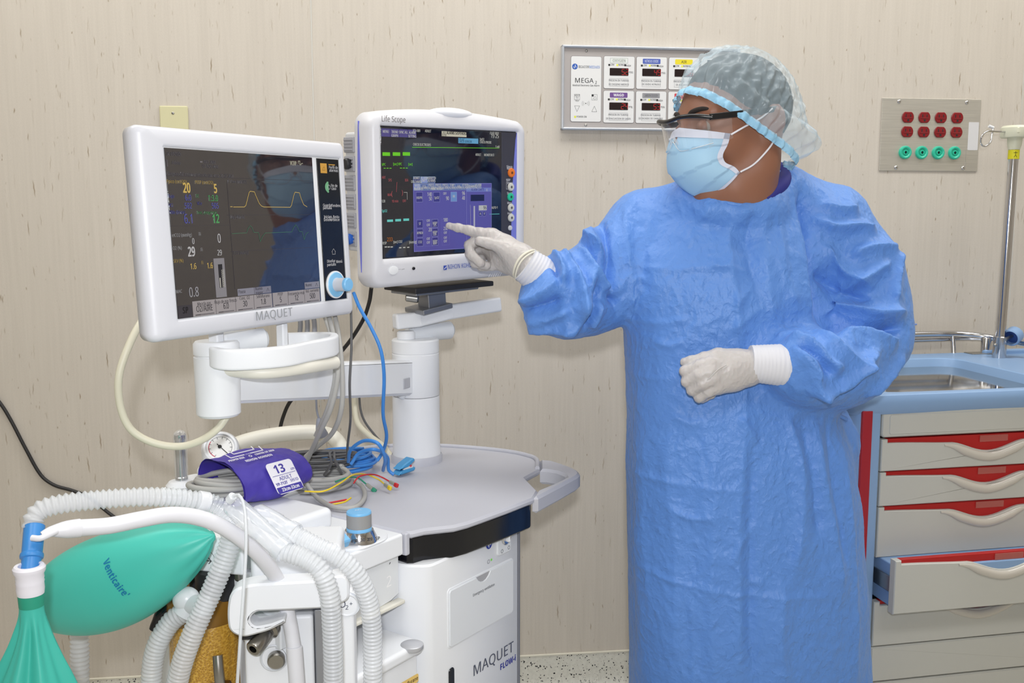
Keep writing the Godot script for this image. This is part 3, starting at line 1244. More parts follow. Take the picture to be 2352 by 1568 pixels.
	for k in 12:
		var a := -0.9 + 5.2 * k / 11.0
		pr.line([Vector2(cos(a), sin(a)) * 0.0165, Vector2(cos(a), sin(a)) * 0.0205], 0.0007, rgb(60, 62, 68), -0.0011)
	pr.line([Vector2(-0.006, 0.006), Vector2(0.0145, -0.013)], 0.0014, rgb(20, 20, 22), -0.0008)
	pr.disc(-0.001, 0.001, 0.0035, rgb(20, 20, 22), -0.0006)
	print_on(gg, "dial_print", pr, 0.0, 0.5, gx)
	m = M.new()
	m.cyl(W3(0.0318, 0.8848, -0.4814), W3(0.03, 0.8308, -0.4724), 0.032, 28, 0.003)
	put(t, "gauge_stem", m, white)
	m = M.new()
	m.ball(W3(-0.0312, 0.8894, -0.4318), Vector3(0.016, 0.013, 0.016), 24, 14)
	put(t, "round_knob", m, white2)
	m = M.new()
	m.prism(circle2(0, 0, 0.034, 36), -0.02, 0.0, 0.006, flat_xf() .translated(W3(-0.0156, 0.8683, -0.4754)))
	put(t, "round_base", m, white)
	# ---- rear deck and curved rail at the back
	m = M.new()
	m.tube(spline([W3(0.1826, 0.8572, -0.6469), W3(0.2176, 0.8678, -0.6342), W3(0.2698, 0.8739, -0.6133), W3(0.3278, 0.8747, -0.5831), W3(0.3587, 0.8716, -0.5557), W3(0.3683, 0.8626, -0.5223), W3(0.3613, 0.8413, -0.4926), W3(0.3499, 0.8205, -0.4691)], 0.008), 0.0165, 20)
	put(t, "rear_rail", m, warm_white, Transform3D(), "thick white curved rail at the back")
	m = M.new()
	m.rbox(Vector3(0.03, 0.842, -0.40), Vector3(0.2, 0.03, 0.22), 0.006, 2)
	put(t, "rear_deck", m, white2)
	build_corner_module(t, F)
	build_vaporizer(F)
	build_canister()
	build_column()

# the camera-facing corner with the loop handle, gas outlet and rail
func build_corner_module(t: Node3D, F: Transform3D) -> void:
	var H := F.affine_inverse() * Transform3D(Basis(), Vector3(-0.1617, 0, 1.3212))
	var m := M.new()
	# panel
	m.rbox(Vector3(-0.006, 0.56, -0.09), Vector3(0.092, 0.47, 0.09), 0.005, 2, H)
	var pn := put(t, "outlet_panel", m, white, Transform3D(), "white panel with metal gas outlet")
	m = M.new()
	m.rbox(Vector3(0.050, 0.55, -0.066), Vector3(0.018, 0.5, 0.03), 0.002, 1, H)
	put(pn, "metal_rail", m, mt(rgb(160, 162, 168), 0.35, 0.6))
	m = M.new()
	m.rbox(Vector3(0.064, 0.55, -0.074), Vector3(0.014, 0.5, 0.03), 0.002, 1, H)
	put(pn, "rail_web", m, mt(rgb(150, 152, 162), 0.5))
	m = M.new()
	m.ball(H * Vector3(0.0615, 0.806, -0.058), Vector3(0.0035, 0.0035, 0.0035), 14, 8)
	put(pn, "screw", m, chrome)
	m = M.new()
	m.rbox(Vector3(0.0855, 0.565, -0.05), Vector3(0.022, 0.55, 0.06), 0.006, 2, H)
	put(t, "side_post", m, white, Transform3D(), "white vertical post")
	m = M.new()
	m.lathe(PackedVector2Array([Vector2(0, 0), Vector2(0.0125, 0), Vector2(0.0145, 0.0015), Vector2(0.0145, -0.006)]), 32, H * Transform3D(Basis(Vector3(1, 0, 0), PI / 2), Vector3(0.088, 0.818, -0.0175)))
	var ob := put(t, "oxygen_button", m, white)
	m = M.new()
	m.lathe(PackedVector2Array([Vector2(0.0145, -0.004), Vector2(0.0172, -0.002), Vector2(0.0185, -0.005), Vector2(0.0185, -0.012)]), 32, H * Transform3D(Basis(Vector3(1, 0, 0), PI / 2), Vector3(0.088, 0.818, -0.0175)))
	put(ob, "button_ring", m, white2)
	var pr := Print.new()
	pr.text("O", -0.0105, -0.003, 0.0095, rgb(70, 74, 92), 0)
	pr.text("2", -0.0025, -0.006, 0.006, rgb(70, 74, 92), 0)
	pr.text("+", 0.003, 0.0, 0.006, rgb(70, 74, 92), 0)
	print_on(ob, "lettering", pr, 0.0, 0.5, H * Transform3D(Basis(), Vector3(0.088, 0.818, -0.0174)))
	# body behind the handle
	m = M.new()
	m.rbox(Vector3(0.02, 0.858, -0.085), Vector3(0.12, 0.07, 0.09), 0.008, 2, H)
	put(t, "corner_body", m, white)
	# the loop handle
	m = M.new()
	var outer := rounded([[-0.0635, 0.826, 0.018], [-0.058, 0.855, 0.016], [-0.03, 0.861, 0.008], [0.06, 0.862, 0.01], [0.084, 0.869, 0.012], [0.092, 0.862, 0.008], [0.092, 0.834, 0.008], [0.066, 0.824, 0.01], [-0.028, 0.824, 0.008], [-0.037, 0.814, 0.007], [-0.030, 0.803, 0.007], [-0.010, 0.806, 0.004], [0.008, 0.812, 0.002], [0.010, 0.808, 0.002], [-0.012, 0.797, 0.008], [-0.045, 0.789, 0.014], [-0.062, 0.799, 0.014]], 6)
	m.prism(outer, -0.028, 0.006, 0.0028, H)
	put(t, "loop_handle", m, white, Transform3D(), "chunky white loop handle")
	# dark-coloured box paints the shade of the gap below the handle
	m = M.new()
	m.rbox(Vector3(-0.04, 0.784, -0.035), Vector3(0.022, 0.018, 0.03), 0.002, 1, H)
	put(t, "gap_shade", m, dark)
	# metal outlet spigot
	m = M.new()
	var a := H * Vector3(-0.013, 0.783, -0.046)
	var b := H * Vector3(-0.032, 0.770, -0.010)
	m.lathe(PackedVector2Array([Vector2(0.0, 0), Vector2(0.0125, 0.0), Vector2(0.0135, 0.003), Vector2(0.0135, 0.010), Vector2(0.0095, 0.013), Vector2(0.009, 0.016), Vector2(0.0108, 0.019), Vector2(0.0108, 0.046), Vector2(0.0095, 0.048), Vector2(0.0055, 0.048), Vector2(0.005, 0.03), Vector2(0, 0.03)]), 32, M.aim(a, b))
	put(t, "gas_spigot", m, mt(rgb(150, 146, 140), 0.28, 1.0), Transform3D(), "brushed metal gas spigot")
	m = M.new()
	m.lathe(PackedVector2Array([Vector2(0.019, 0), Vector2(0.0175, 0.0015), Vector2(0.0155, -0.001), Vector2(0.0, -0.002)]), 32, H * Transform3D(Basis(Vector3(1, 0, 0), PI / 2), Vector3(-0.013, 0.737, -0.0442)))
	put(t, "knob_recess", m, white2)
	m = M.new()
	m.cyl(H * Vector3(-0.010, 0.737, -0.046), H * Vector3(-0.009, 0.736, -0.034), 0.0118, 28, 0.002)
	put(t, "metal_knob", m, mt(rgb(160, 157, 152), 0.3, 1.0))
	pr = Print.new()
	var ink := rgb(96, 98, 104)
	pr.line([Vector2(0.004, 0.768), Vector2(0.004, 0.779), Vector2(0.009, 0.787), Vector2(0.013, 0.787), Vector2(0.017, 0.779), Vector2(0.017, 0.768)], 0.0007, ink, -0.0146)
	pr.line([Vector2(0.0075, 0.768), Vector2(0.0075, 0.774), Vector2(0.0135, 0.774), Vector2(0.0135, 0.768)], 0.0007, ink, -0.0146)
	pr.text("AFGO", 0.005, 0.7365, 0.0052, ink, 0, 1.0, false, -0.0146)
	print_on(pn, "lettering", pr, 0.0, 0.5, H * Transform3D(Basis(), Vector3(0, 0, -0.03)))

func build_vaporizer(F: Transform3D) -> void:
	var t := thing("vaporizer", "white boxy vaporizer cassette with yellow label hanging below the numbered panel", "vaporizer", F * Transform3D(Basis(), Vector3(-0.06, 0.40, 0.0)))
	var m := M.new()
	m.prism(rounded([[-0.105, 0.0, 0.01], [0.05, 0.0, 0.01], [0.052, 0.275, 0.012], [-0.105, 0.275, 0.01]], 5), -0.10, 0.032, 0.006)
	put(t, "body", m, white)
	m = M.new()
	m.rbox(Vector3(-0.026, 0.281, -0.03), Vector3(0.162, 0.020, 0.14), 0.007, 2)
	put(t, "lid", m, white)
	m = M.new()
	m.lathe(PackedVector2Array([Vector2(0, 0), Vector2(0.016, 0), Vector2(0.0175, 0.002), Vector2(0.0175, 0.007), Vector2(0.016, 0.008), Vector2(0, 0.008)]), 28, Transform3D(Basis(), Vector3(0.034, 0.284, 0.034)))
	put(t, "lid_latch", m, mt(rgb(190, 191, 196), 0.35, 0.3))
	var pr := Print.new()
	for p in [[0.006, 0.225, 0.05, 0.239]]:
		pr.poly(Array(rrect(p[0], p[1], p[2], p[3], 0.004)), rgb(232, 196, 112), 0.0324)
	pr.text("Sevoflurane", 0.028, 0.2292, 0.0058, rgb(70, 60, 40), 1, 0.95, false, 0.0327)
	pr.disc(0.034, 0.186, 0.012, rgb(226, 178, 52), 0.0324)
	pr.disc(0.034, 0.186, 0.0085, rgb(30, 30, 32), 0.0327)
	print_on(t, "lettering", pr)

func build_canister() -> void:
	var p := W3(-0.2768, 0.6732, 1.2074)
	var t := thing("absorber_canister", "golden brown absorber canister with metal clasp beside the white machine", "canister", Transform3D(Basis(), Vector3(p.x, p.y - 0.06, p.z)))
	var gold := mt(rgb(178, 128, 34), 0.38)
	var fn := FastNoiseLite.new()
	fn.seed = 9
	fn.noise_type = FastNoiseLite.TYPE_CELLULAR
	fn.frequency = 0.09
	var nt := NoiseTexture2D.new()
	nt.noise = fn
	nt.width = 512
	nt.height = 512
	nt.seamless = true
	var gr := Gradient.new()
	gr.offsets = PackedFloat32Array([0.0, 0.35, 0.7, 1.0])
	gr.colors = PackedColorArray([rgb(126, 86, 20), rgb(178, 130, 34), rgb(212, 166, 64), rgb(236, 204, 112)])
	nt.color_ramp = gr
	gold.albedo_color = Color.WHITE
	gold.albedo_texture = nt
	gold.uv1_triplanar = true
	gold.uv1_scale = Vector3(7, 7, 7)
	gold.heightmap_enabled = true
	var nb := NoiseTexture2D.new()
	nb.noise = fn
	nb.width = 512
	nb.height = 512
	nb.seamless = true
	gold.heightmap_texture = nb
	gold.heightmap_scale = 0.12
	gold.clearcoat_enabled = true
	gold.clearcoat = 0.7
	gold.clearcoat_roughness = 0.15
	var m := M.new()
	var rows := []
	for k in 22:
		var y := 0.165 * k / 21.0
		var r := PackedVector3Array()
		for s in 120:
			var a := TAU * s / 120
			var rr := 0.050 - 0.0008 * (1.0 if s % 12 < 2 else 0.0) - (0.004 if k < 1 or k > 20 else 0.0)
			r.append(Vector3(cos(a) * rr, y, sin(a) * rr))
		rows.append(r)
	m.grid(rows, true)
	put(t, "canister_wall", m, gold)
	m = M.new()
	m.lathe(PackedVector2Array([Vector2(0, 0.20), Vector2(0.046, 0.20), Vector2(0.051, 0.192), Vector2(0.052, 0.168), Vector2(0.049, 0.16), Vector2(0, 0.16)]), 40)
	put(t, "lid", m, mt(rgb(128, 90, 26), 0.3))
	m = M.new()
	m.cyl(Vector3(0.022, 0.19, 0.008), Vector3(0.022, 0.236, 0.008), 0.032, 32, 0.004)
	put(t, "black_neck", m, dark)
	m = M.new()
	m.cyl(Vector3(-0.012, 0.19, 0.0), Vector3(-0.012, 0.25, 0.0), 0.008, 16, 0.002)
	put(t, "valve_stem", m, dark)
	m = M.new()
	m.tube(spline([Vector3(0.024, 0.122, 0.047), Vector3(0.026, 0.10, 0.053), Vector3(0.028, 0.075, 0.053), Vector3(0.030, 0.06, 0.050), Vector3(0.031, 0.02, 0.050)], 0.004), 0.0085, 4)
	put(t, "clasp", m, steel, Transform3D(), "metal clasp")
	m = M.new()
	m.rbox(Vector3(0.022, 0.068, 0.046), Vector3(0.036, 0.03, 0.014), 0.003, 1)
	put(t, "clasp_mount", m, mt(rgb(92, 56, 14), 0.4))

func build_column() -> void:
	var cp := Vector3(0.031, 0.85, 0.659)
	var t := thing("monitor_column", "white cylindrical post with sideways arm carrying the monitors above the grey worktop", "monitor stand", Transform3D(Basis(), cp))
	var m := M.new()
	m.lathe(PackedVector2Array([Vector2(0.0, -0.001), Vector2(0.051, -0.001), Vector2(0.051, 0.012), Vector2(0.049, 0.016)]), 48)
	put(t, "base_ring", m, grey_top)
	m = M.new()
	m.lathe(PackedVector2Array([Vector2(0.0485, 0.014), Vector2(0.047, 0.03), Vector2(0.0465, 0.1335), Vector2(0.0, 0.1335)]), 48)
	put(t, "lower_post", m, white)
	m = M.new()
	m.lathe(PackedVector2Array([Vector2(0.0, 0.1345), Vector2(0.046, 0.1345), Vector2(0.0465, 0.1355), Vector2(0.0465, 0.217), Vector2(0.0455, 0.218), Vector2(0.0455, 0.2195), Vector2(0.0465, 0.2205), Vector2(0.0465, 0.243), Vector2(0.044, 0.246), Vector2(0.0, 0.246)]), 48)
	put(t, "upper_post", m, white)
	# arm
	var j := W3(-0.2685, 1.0854, 1.0966) - cp
	var d := Vector3(-j.x, 0, -j.z)
	var L := d.length()
	var ax := Transform3D(Basis(Vector3.UP, atan2(-d.z, d.x)), Vector3(j.x, 0, j.z))
	m = M.new()
	# slanted: lower at the far joint, a little higher towards the post
	var ya := j.y - 0.030
	var yb := j.y + 0.026
	m.prism(rounded([[0.0, ya, 0.004], [L - 0.02, 0.138, 0.004], [L - 0.005, 0.205, 0.004], [0.0, yb, 0.004]], 3), -0.020, 0.020, 0.005, ax)
	put(t, "arm", m, white, Transform3D(), "white box-section arm")
	m = M.new()
	m.rbox(Vector3(L - 0.063, 0.168, 0.0205), Vector3(0.022, 0.020, 0.003), 0.006, 2, ax)
	put(t, "cable_clip", m, mt(rgb(182, 183, 190), 0.4))
	m = M.new()
	m.ball(ax * Vector3(L - 0.048, 0.141, 0.0), Vector3(0.008, 0.009, 0.008), 16, 10)
	put(t, "arm_foot", m, white2)
	m = M.new()
	m.lathe(PackedVector2Array([Vector2(0, 1.037 - 0.85), Vector2(0.028, 1.037 - 0.85), Vector2(0.032, 1.041 - 0.85), Vector2(0.033, 1.126 - 0.85), Vector2(0.0315, 1.127 - 0.85), Vector2(0.0315, 1.129 - 0.85), Vector2(0.033, 1.13 - 0.85), Vector2(0.033, 1.145 - 0.85), Vector2(0.030, 1.149 - 0.85), Vector2(0, 1.149 - 0.85)]), 48, Transform3D(Basis(), Vector3(j.x, 0, j.z)))
	put(t, "arm_joint", m, white, Transform3D(), "white upright joint cylinder at the arm's end")
	# tilt head for the patient monitor on top of the post
	m = M.new()
	m.cyl(Vector3(-0.018, 0.244, 0.004), Vector3(-0.018, 0.262, 0.004), 0.018, 28, 0.003)
	put(t, "swivel", m, white)
	m = M.new()
	m.cyl(W3(0.016, 1.1039, 0.641) - cp, W3(0.1069, 1.105, 0.5907) - cp, 0.0185, 32, 0.006)
	put(t, "tilt_barrel", m, white2, Transform3D(), "horizontal tilt barrel")
	m = M.new()
	var br := PackedVector3Array([W3(-0.0041, 1.1309, 0.6657) - cp, W3(0.0368, 1.1332, 0.65) - cp, W3(0.0988, 1.144, 0.6154) - cp, W3(0.2019, 1.153, 0.5555) - cp])
	for s in 3:
		var aim := M.aim(br[s], br[s + 1])
		m.rbox(Vector3(0, br[s].distance_to(br[s + 1]) / 2, 0), Vector3(0.03, br[s].distance_to(br[s + 1]) + 0.012, 0.026), 0.005, 2, aim)
	put(t, "side_grip", m, white, Transform3D(), "flat white grip bar below the patient monitor")
	m = M.new()
	m.cyl(W3(0.0134, 1.1782, 0.6619) - cp, W3(0.0387, 1.1748, 0.6653) - cp, 0.0085, 20, 0.002)
	put(t, "clamp_screw", m, steel)
	m = M.new()
	m.rbox(Vector3.ZERO, Vector3(0.075, 0.010, 0.06), 0.002, 1, Transform3D(Basis.from_euler(Vector3(0.05, 0.65, 0.14)), W3(0.0588, 1.1553, 0.6397) - cp))
	m.rbox(Vector3.ZERO, Vector3(0.045, 0.034, 0.035), 0.002, 1, Transform3D(Basis.from_euler(Vector3(0.05, 0.65, 0.12)), W3(0.065, 1.1707, 0.6385) - cp))
	m.rbox(Vector3.ZERO, Vector3(0.16, 0.006, 0.08), 0.002, 1, Transform3D(Basis.from_euler(Vector3(0.03, 0.65, 0.04)), W3(0.0722, 1.1905, 0.6369) - cp))
	put(t, "mount_plates", m, mt(rgb(150, 152, 158), 0.4, 0.7), Transform3D(), "metal mounting plates")
	m = M.new()
	m.rbox(Vector3.ZERO, Vector3(0.2, 0.010, 0.10), 0.002, 1, Transform3D(Basis.from_euler(Vector3(0.03, 0.65, 0.03)), W3(0.0809, 1.199, 0.6369) - cp))
	put(t, "dark_plate", m, dark)
	# support of the ventilator screen on the arm joint
	var ji := Vector3(j.x, 0, j.z)
	m = M.new()
	m.cyl(W3(-0.2644, 1.1431, 1.0798) - cp, W3(-0.2027, 1.1455, 1.0462) - cp, 0.0165, 28, 0.005)
	put(t, "tilt_barrel", m, white2)
	m = M.new()
	m.rbox(Vector3.ZERO, Vector3(0.012, 0.04, 0.016), 0.003, 1, Transform3D(Basis(Vector3.UP, 0.9), W3(-0.1824, 1.1467, 1.018) - cp))
	m.rbox(Vector3.ZERO, Vector3(0.014, 0.04, 0.02), 0.003, 1, Transform3D(Basis(Vector3.UP, 0.9), W3(-0.2677, 1.1443, 1.0995) - cp))
	put(t, "bracket_leg", m, white)
	# grip: a flat curved bar wrapping below the screen
	m = M.new()
	var gpath := [W3(-0.2716, 1.1341, 1.0699), W3(-0.2704, 1.1317, 1.1109), W3(-0.2623, 1.1282, 1.1326), W3(-0.2356, 1.1257, 1.1361), W3(-0.1694, 1.1279, 1.1233), W3(-0.1351, 1.1302, 1.0865), W3(-0.1047, 1.131, 1.0393), W3(-0.1061, 1.1322, 0.9984), W3(-0.14, 1.1287, 0.9543), W3(-0.1849, 1.1285, 0.9591)]
	var sp := spline(gpath, 0.006)
	var rows := []
	for i in sp.size():
		var a := sp[maxi(i - 1, 0)]
		var b := sp[mini(i + 1, sp.size() - 1)]
		var side := (b - a).cross(Vector3.UP).normalized()
		var r := PackedVector3Array()
		for q in rrect(-0.007, -0.0155, 0.007, 0.0155, 0.004, 3):
			r.append(sp[i] + side * q.x + Vector3(0, q.y, 0) - cp)
		rows.append(r)
	m.grid(rows, true)
	put(t, "screen_grip", m, white, Transform3D(), "white curved grip below the ventilator screen")
	m = M.new()
	m.tube(spline([W3(-0.2518, 1.109, 1.1159) - cp, W3(-0.2013, 1.1045, 1.1225) - cp, W3(-0.1475, 1.1064, 1.0982) - cp, W3(-0.1004, 1.1047, 1.0329) - cp], 0.01), 0.010, 14)
	put(t, "under_grip", m, warm_white)


func build_monitors() -> void:
	build_ventilator_screen()
	build_patient_monitor()

func build_ventilator_screen() -> void:
	var X := Transform3D(Basis.from_euler(Vector3(deg_to_rad(-2.35), deg_to_rad(53.63), deg_to_rad(0.75))), Vector3(-0.215, 1.3083, 1.0909))
	var t := thing("ventilator_monitor", "white framed flat touch screen with blue turning knob, showing ventilator curves", "monitor", X)
	var m := M.new()
	# frame: four bevelled bars round the glass, joined to a tapering back
	var rings := []
	for q in [[0.0, -0.1465, 0.2115, 0.1155, 0.001], [0.003, -0.150, 0.2135, 0.1185, 0.003], [0.002, -0.174, 0.2205, 0.1355, 0.006], [-0.004, -0.185, 0.2275, 0.141, 0.010], [-0.014, -0.187, 0.2295, 0.1425, 0.011], [-0.030, -0.185, 0.2275, 0.141, 0.012], [-0.040, -0.165, 0.205, 0.122, 0.02], [-0.052, -0.12, 0.16, 0.09, 0.02], [-0.056, -0.06, 0.10, 0.04, 0.02]]:
		var r := PackedVector3Array()
		for p in rrect(q[1], -q[3], q[2], q[3], q[4], 6):
			r.append(Vector3(p.x, p.y, q[0]))
		rings.append(r)
	m.grid(rings, true, false, true)
	put(t, "housing", m, mt(rgb(212, 213, 220), 0.38), Transform3D(), "white plastic housing")
	m = M.new()
	m.rbox(Vector3(0.02, 0, -0.058), Vector3(0.16, 0.08, 0.01), 0.003, 1)
	put(t, "back_plate", m, white2)
	m = M.new()
	m.rbox(Vector3(0.0325, 0, -0.004), Vector3(0.362, 0.233, 0.006), 0.001, 1)
	put(t, "glass_back", m, white)
	var glass := mt(rgb(17, 16, 20), 0.035)
	glass.metallic_specular = 0.9
	glass.clearcoat_enabled = true
	glass.clearcoat = 1.0
	glass.clearcoat_roughness = 0.03
	glass.emission_enabled = true
	glass.emission = rgb(44, 40, 46)
	glass.emission_energy_multiplier = 0.5
	m = M.new()
	m.rbox(Vector3(0, 0, -0.0005), Vector3(0.290, 0.228, 0.002), 0.0004, 1)
	put(t, "screen_glass", m, glass, Transform3D(), "dark glossy display")
	m = M.new()
	m.rbox(Vector3(0.1825, -0.0005, -0.0005), Vector3(0.053, 0.228, 0.002), 0.0006, 1)
	put(t, "button_strip", m, mt(rgb(9, 9, 11), 0.25), Transform3D(), "black strip of soft keys")
	var pr := Print.new()
	var ye := rgb(226, 192, 104)
	var pu := rgb(92, 96, 178)
	var gn := rgb(84, 168, 98)
	var wh := rgb(206, 204, 204)
	var gy := rgb(92, 88, 92)
	var yl := 0.0123
	say(pr, "20", W3(-0.1069, 0.0549, 0.0006), 0.0135, ye, 2, 0.66, true)
	say(pr, "5", W3(-0.0591, 0.0551, 0.0006), 0.0128, ye, 2, 0.66, true)
	say(pr, "6.0", W3(-0.1068, 0.0446, 0.0006), 0.0078, pu, 2, 0.75)
	say(pr, "1:3.0", W3(-0.0587, 0.0439, 0.0006), 0.0082, gn, 2, 0.75)
	say(pr, "502", W3(-0.1068, 0.0337, 0.0006), 0.0078, pu, 2, 0.75)
	say(pr, "505", W3(-0.0586, 0.0338, 0.0006), 0.0078, pu, 2, 0.75)
	say(pr, "6.1", W3(-0.1077, 0.0136, 0.0006), 0.0128, pu, 2, 0.7)
	say(pr, "12", W3(-0.0591, 0.0135, 0.0006), 0.0125, gn, 2, 0.7, true)
	say(pr, "0", W3(-0.1072, -0.0144, 0.0006), 0.0078, wh, 2, 0.75)
	say(pr, "0", W3(-0.0592, -0.0141, 0.0006), 0.0125, wh, 2, 0.7)
	say(pr, "29", W3(-0.1075, -0.0312, 0.0006), 0.0132, wh, 2, 0.66, true)
	say(pr, "29", W3(-0.0592, -0.0318, 0.0006), 0.0078, wh, 2, 0.75)
	say(pr, "1.6", W3(-0.1073, -0.0486, 0.0006), 0.0078, ye, 2, 0.75)
	say(pr, "1.6", W3(-0.0777, -0.0491, 0.0006), 0.0078, ye, 2, 0.75)
	say(pr, "0.8", W3(-0.1068, -0.0864, 0.0006), 0.0132, rgb(170, 168, 172), 2, 0.7)
	say(pr, "VCRP", W3(0.0933, 0.1002, 0.0006), 0.0062, rgb(208, 204, 180), 0, 0.72)
	stroke(pr, [W3(0.1117, 0.1034, 0.0006), W3(0.1121, 0.1071, 0.0006), W3(0.1157, 0.1072, 0.0006), W3(0.1152, 0.1015, 0.0006), W3(0.1174, 0.1016, 0.0006), W3(0.119, 0.1037, 0.0006), W3(0.122, 0.1038, 0.0006)], 0.0008, rgb(208, 204, 180))
	for q in [["Ppico (cmH2O)", W3(-0.1458, 0.0689, 0.0006), ye], ["PEEP (cmH2O)", W3(-0.0976, 0.0688, 0.0006), ye], ["Flujo", W3(-0.146, 0.0465, 0.0006), pu], ["VCi", W3(-0.146, 0.0358, 0.0006), pu], ["VMe (l/min)", W3(-0.1458, 0.0282, 0.0006), pu], ["Frec. (resp/min)", W3(-0.0983, 0.0276, 0.0006), gn], ["I:E", W3(-0.0982, 0.0486, 0.0006), gn], ["VCe", W3(-0.0972, 0.0386, 0.0006), pu], ["etCO2 (mmHg)", W3(-0.1446, -0.0026, 0.0006), wh], ["O2 (%)", W3(-0.1448, -0.0197, 0.0006), wh], ["SEV (%)", W3(-0.1455, -0.0369, 0.0006), ye], ["MAC", W3(-0.1455, -0.0792, 0.0006), wh], ["Fi", W3(-0.0978, -0.0032, 0.0006), wh], ["Fi", W3(-0.0968, -0.0247, 0.0006), wh], ["Fi", W3(-0.0975, -0.0427, 0.0006), ye]]:
		say(pr, q[0], q[1], 0.0032, q[2].darkened(0.25), 0, 0.8)
	say(pr, "21-07-2021", W3(-0.1428, 0.1036, 0.0006), 0.0032, gy, 0, 0.8)
	say(pr, "19:25", W3(-0.1312, 0.1046, 0.0006), 0.0034, gy, 0, 0.8)
	say(pr, "Adulto", W3(-0.1351, 0.0923, 0.0006), 0.0036, gy, 0, 0.8)
	say(pr, "RED. AIRE", W3(-0.0791, 0.0956, 0.0006), 0.0032, gy, 0, 0.8)
	say(pr, "O2 N2O AIRE", W3(-0.0826, 0.0898, 0.0006), 0.0032, gy, 0, 0.8)
	say(pr, "Chequeo del sistema realizado con error 21-07-2021", W3(-0.1453, 0.079, 0.0006), 0.0036, gy, 0, 0.8)
	bar(pr, W3(-0.1439, 0.0983, 0.0006), W3(-0.1416, 0.0889, 0.0006), gy)
	bar(pr, W3(-0.086, 0.0984, 0.0006), W3(-0.0815, 0.0969, 0.0006), rgb(130, 126, 130))
	say(pr, "P. Paw (cmH2O)", W3(-0.0372, 0.0715, 0.0006), 0.0032, gy, 0, 0.8)
	say(pr, "Flujo (l/min)", W3(-0.0373, 0.0212, 0.0006), 0.0032, gy, 0, 0.8)
	say(pr, "CO2 (mmHg)", W3(-0.0364, -0.0305, 0.0006), 0.0032, gy, 0, 0.8)
	var ln := rgb(70, 66, 72)
	for q in [[W3(-0.1461, 0.0767, 0.0006), W3(0.1351, 0.0777, 0.0006)], [W3(-0.0436, 0.0258, 0.0006), W3(0.1355, 0.0232, 0.0006)], [W3(-0.0416, -0.0268, 0.0006), W3(0.1354, -0.0276, 0.0006)], [W3(-0.1463, 0.0099, 0.0006), W3(-0.0408, 0.011, 0.0006)]]:
		var a: Vector3 = q[0]
		var b: Vector3 = q[1]
		stroke(pr, [Vector3(a.x, (a.y + b.y) / 2, a.z), Vector3(b.x, (a.y + b.y) / 2, a.z)], 0.0005, ln)
	var vx: Vector3 = W3(-0.0389, 0.0724, 0.0006)
	var vb: Vector3 = W3(-0.0415, -0.0811, 0.0006)
	stroke(pr, [vx, Vector3(vx.x, vb.y, vx.z)], 0.0005, ln)
	stroke(pr, [W3(-0.0364, 0.0365, 0.0006), W3(-0.0321, 0.0365, 0.0006)], 0.0008, ye)
	stroke(pr, [W3(-0.0303, 0.0361, 0.0006), W3(-0.0092, 0.0361, 0.0006), W3(-0.0058, 0.0384, 0.0006), W3(0.0025, 0.0571, 0.0006), W3(0.005, 0.059, 0.0006), W3(0.0133, 0.0582, 0.0006), W3(0.0152, 0.0538, 0.0006), W3(0.0215, 0.0414, 0.0006), W3(0.0258, 0.0376, 0.0006), W3(0.031, 0.0362, 0.0006), W3(0.087, 0.0358, 0.0006), W3(0.0901, 0.0388, 0.0006), W3(0.0976, 0.0556, 0.0006), W3(0.1001, 0.0591, 0.0006), W3(0.1102, 0.0582, 0.0006), W3(0.1124, 0.0508, 0.0006), W3(0.118, 0.0399, 0.0006), W3(0.1255, 0.0366, 0.0006)], 0.0008, ye)
	stroke(pr, [W3(-0.0372, -0.0019, 0.0006), W3(-0.0081, -0.0012, 0.0006), W3(-0.005, 0.0046, 0.0006), W3(-0.0004, 0.009, 0.0006), W3(0.003, 0.0068, 0.0006), W3(0.0064, -0.001, 0.0006), W3(0.0156, -0.0012, 0.0006), W3(0.0182, -0.0148, 0.0006), W3(0.024, -0.0066, 0.0006), W3(0.0298, -0.0022, 0.0006), W3(0.0869, -0.0019, 0.0006), W3(0.0911, 0.0042, 0.0006), W3(0.097, 0.0091, 0.0006), W3(0.1018, 0.0028, 0.0006), W3(0.1043, -0.0015, 0.0006), W3(0.1106, -0.0017, 0.0006), W3(0.1138, -0.0145, 0.0006), W3(0.1195, -0.0051, 0.0006), W3(0.125, -0.003, 0.0006)], 0.0006, rgb(70, 130, 96))
	# vertical gauge tile
	bar(pr, W3(-0.0754, -0.0357, 0.0006), W3(-0.0554, -0.0907, 0.0006), rgb(150, 146, 150))
	bar(pr, W3(-0.068, -0.0442, 0.0006), W3(-0.0602, -0.0774, 0.0006), rgb(40, 38, 42), 0.0004)
	bar(pr, W3(-0.0672, -0.0633, 0.0006), W3(-0.0653, -0.0771, 0.0006), rgb(206, 202, 190), 0.0006)
	for k in 9:
		var p0: Vector3 = W3(-0.0625, -0.0522, 0.0006)
		pr.frame(p0.x, p0.y - 0.0028 * k - 0.0022, p0.x + 0.0048, p0.y - 0.0028 * k, 0.0005, rgb(206, 202, 190), p0.z + 0.0006)
	# value tiles along the bottom
	var tile := rgb(176, 168, 168)
	var y0 := -0.1135
	var y1 := -0.0925
	var xs := [-0.1195, -0.0775, -0.0400, -0.0035, 0.0345, 0.0355, 0.0690, 0.1060, 0.1425]
	var names := [["Mezcla gas", "O2/AIRE"], ["Flujo de gas fresco", "6.0"], ["Conc. O2", "30"], ["Sevoflurano", "1.8"], null, ["PEEP", "5"], ["Frecuencia resp", "12"], ["Vol. corriente", "500"]]
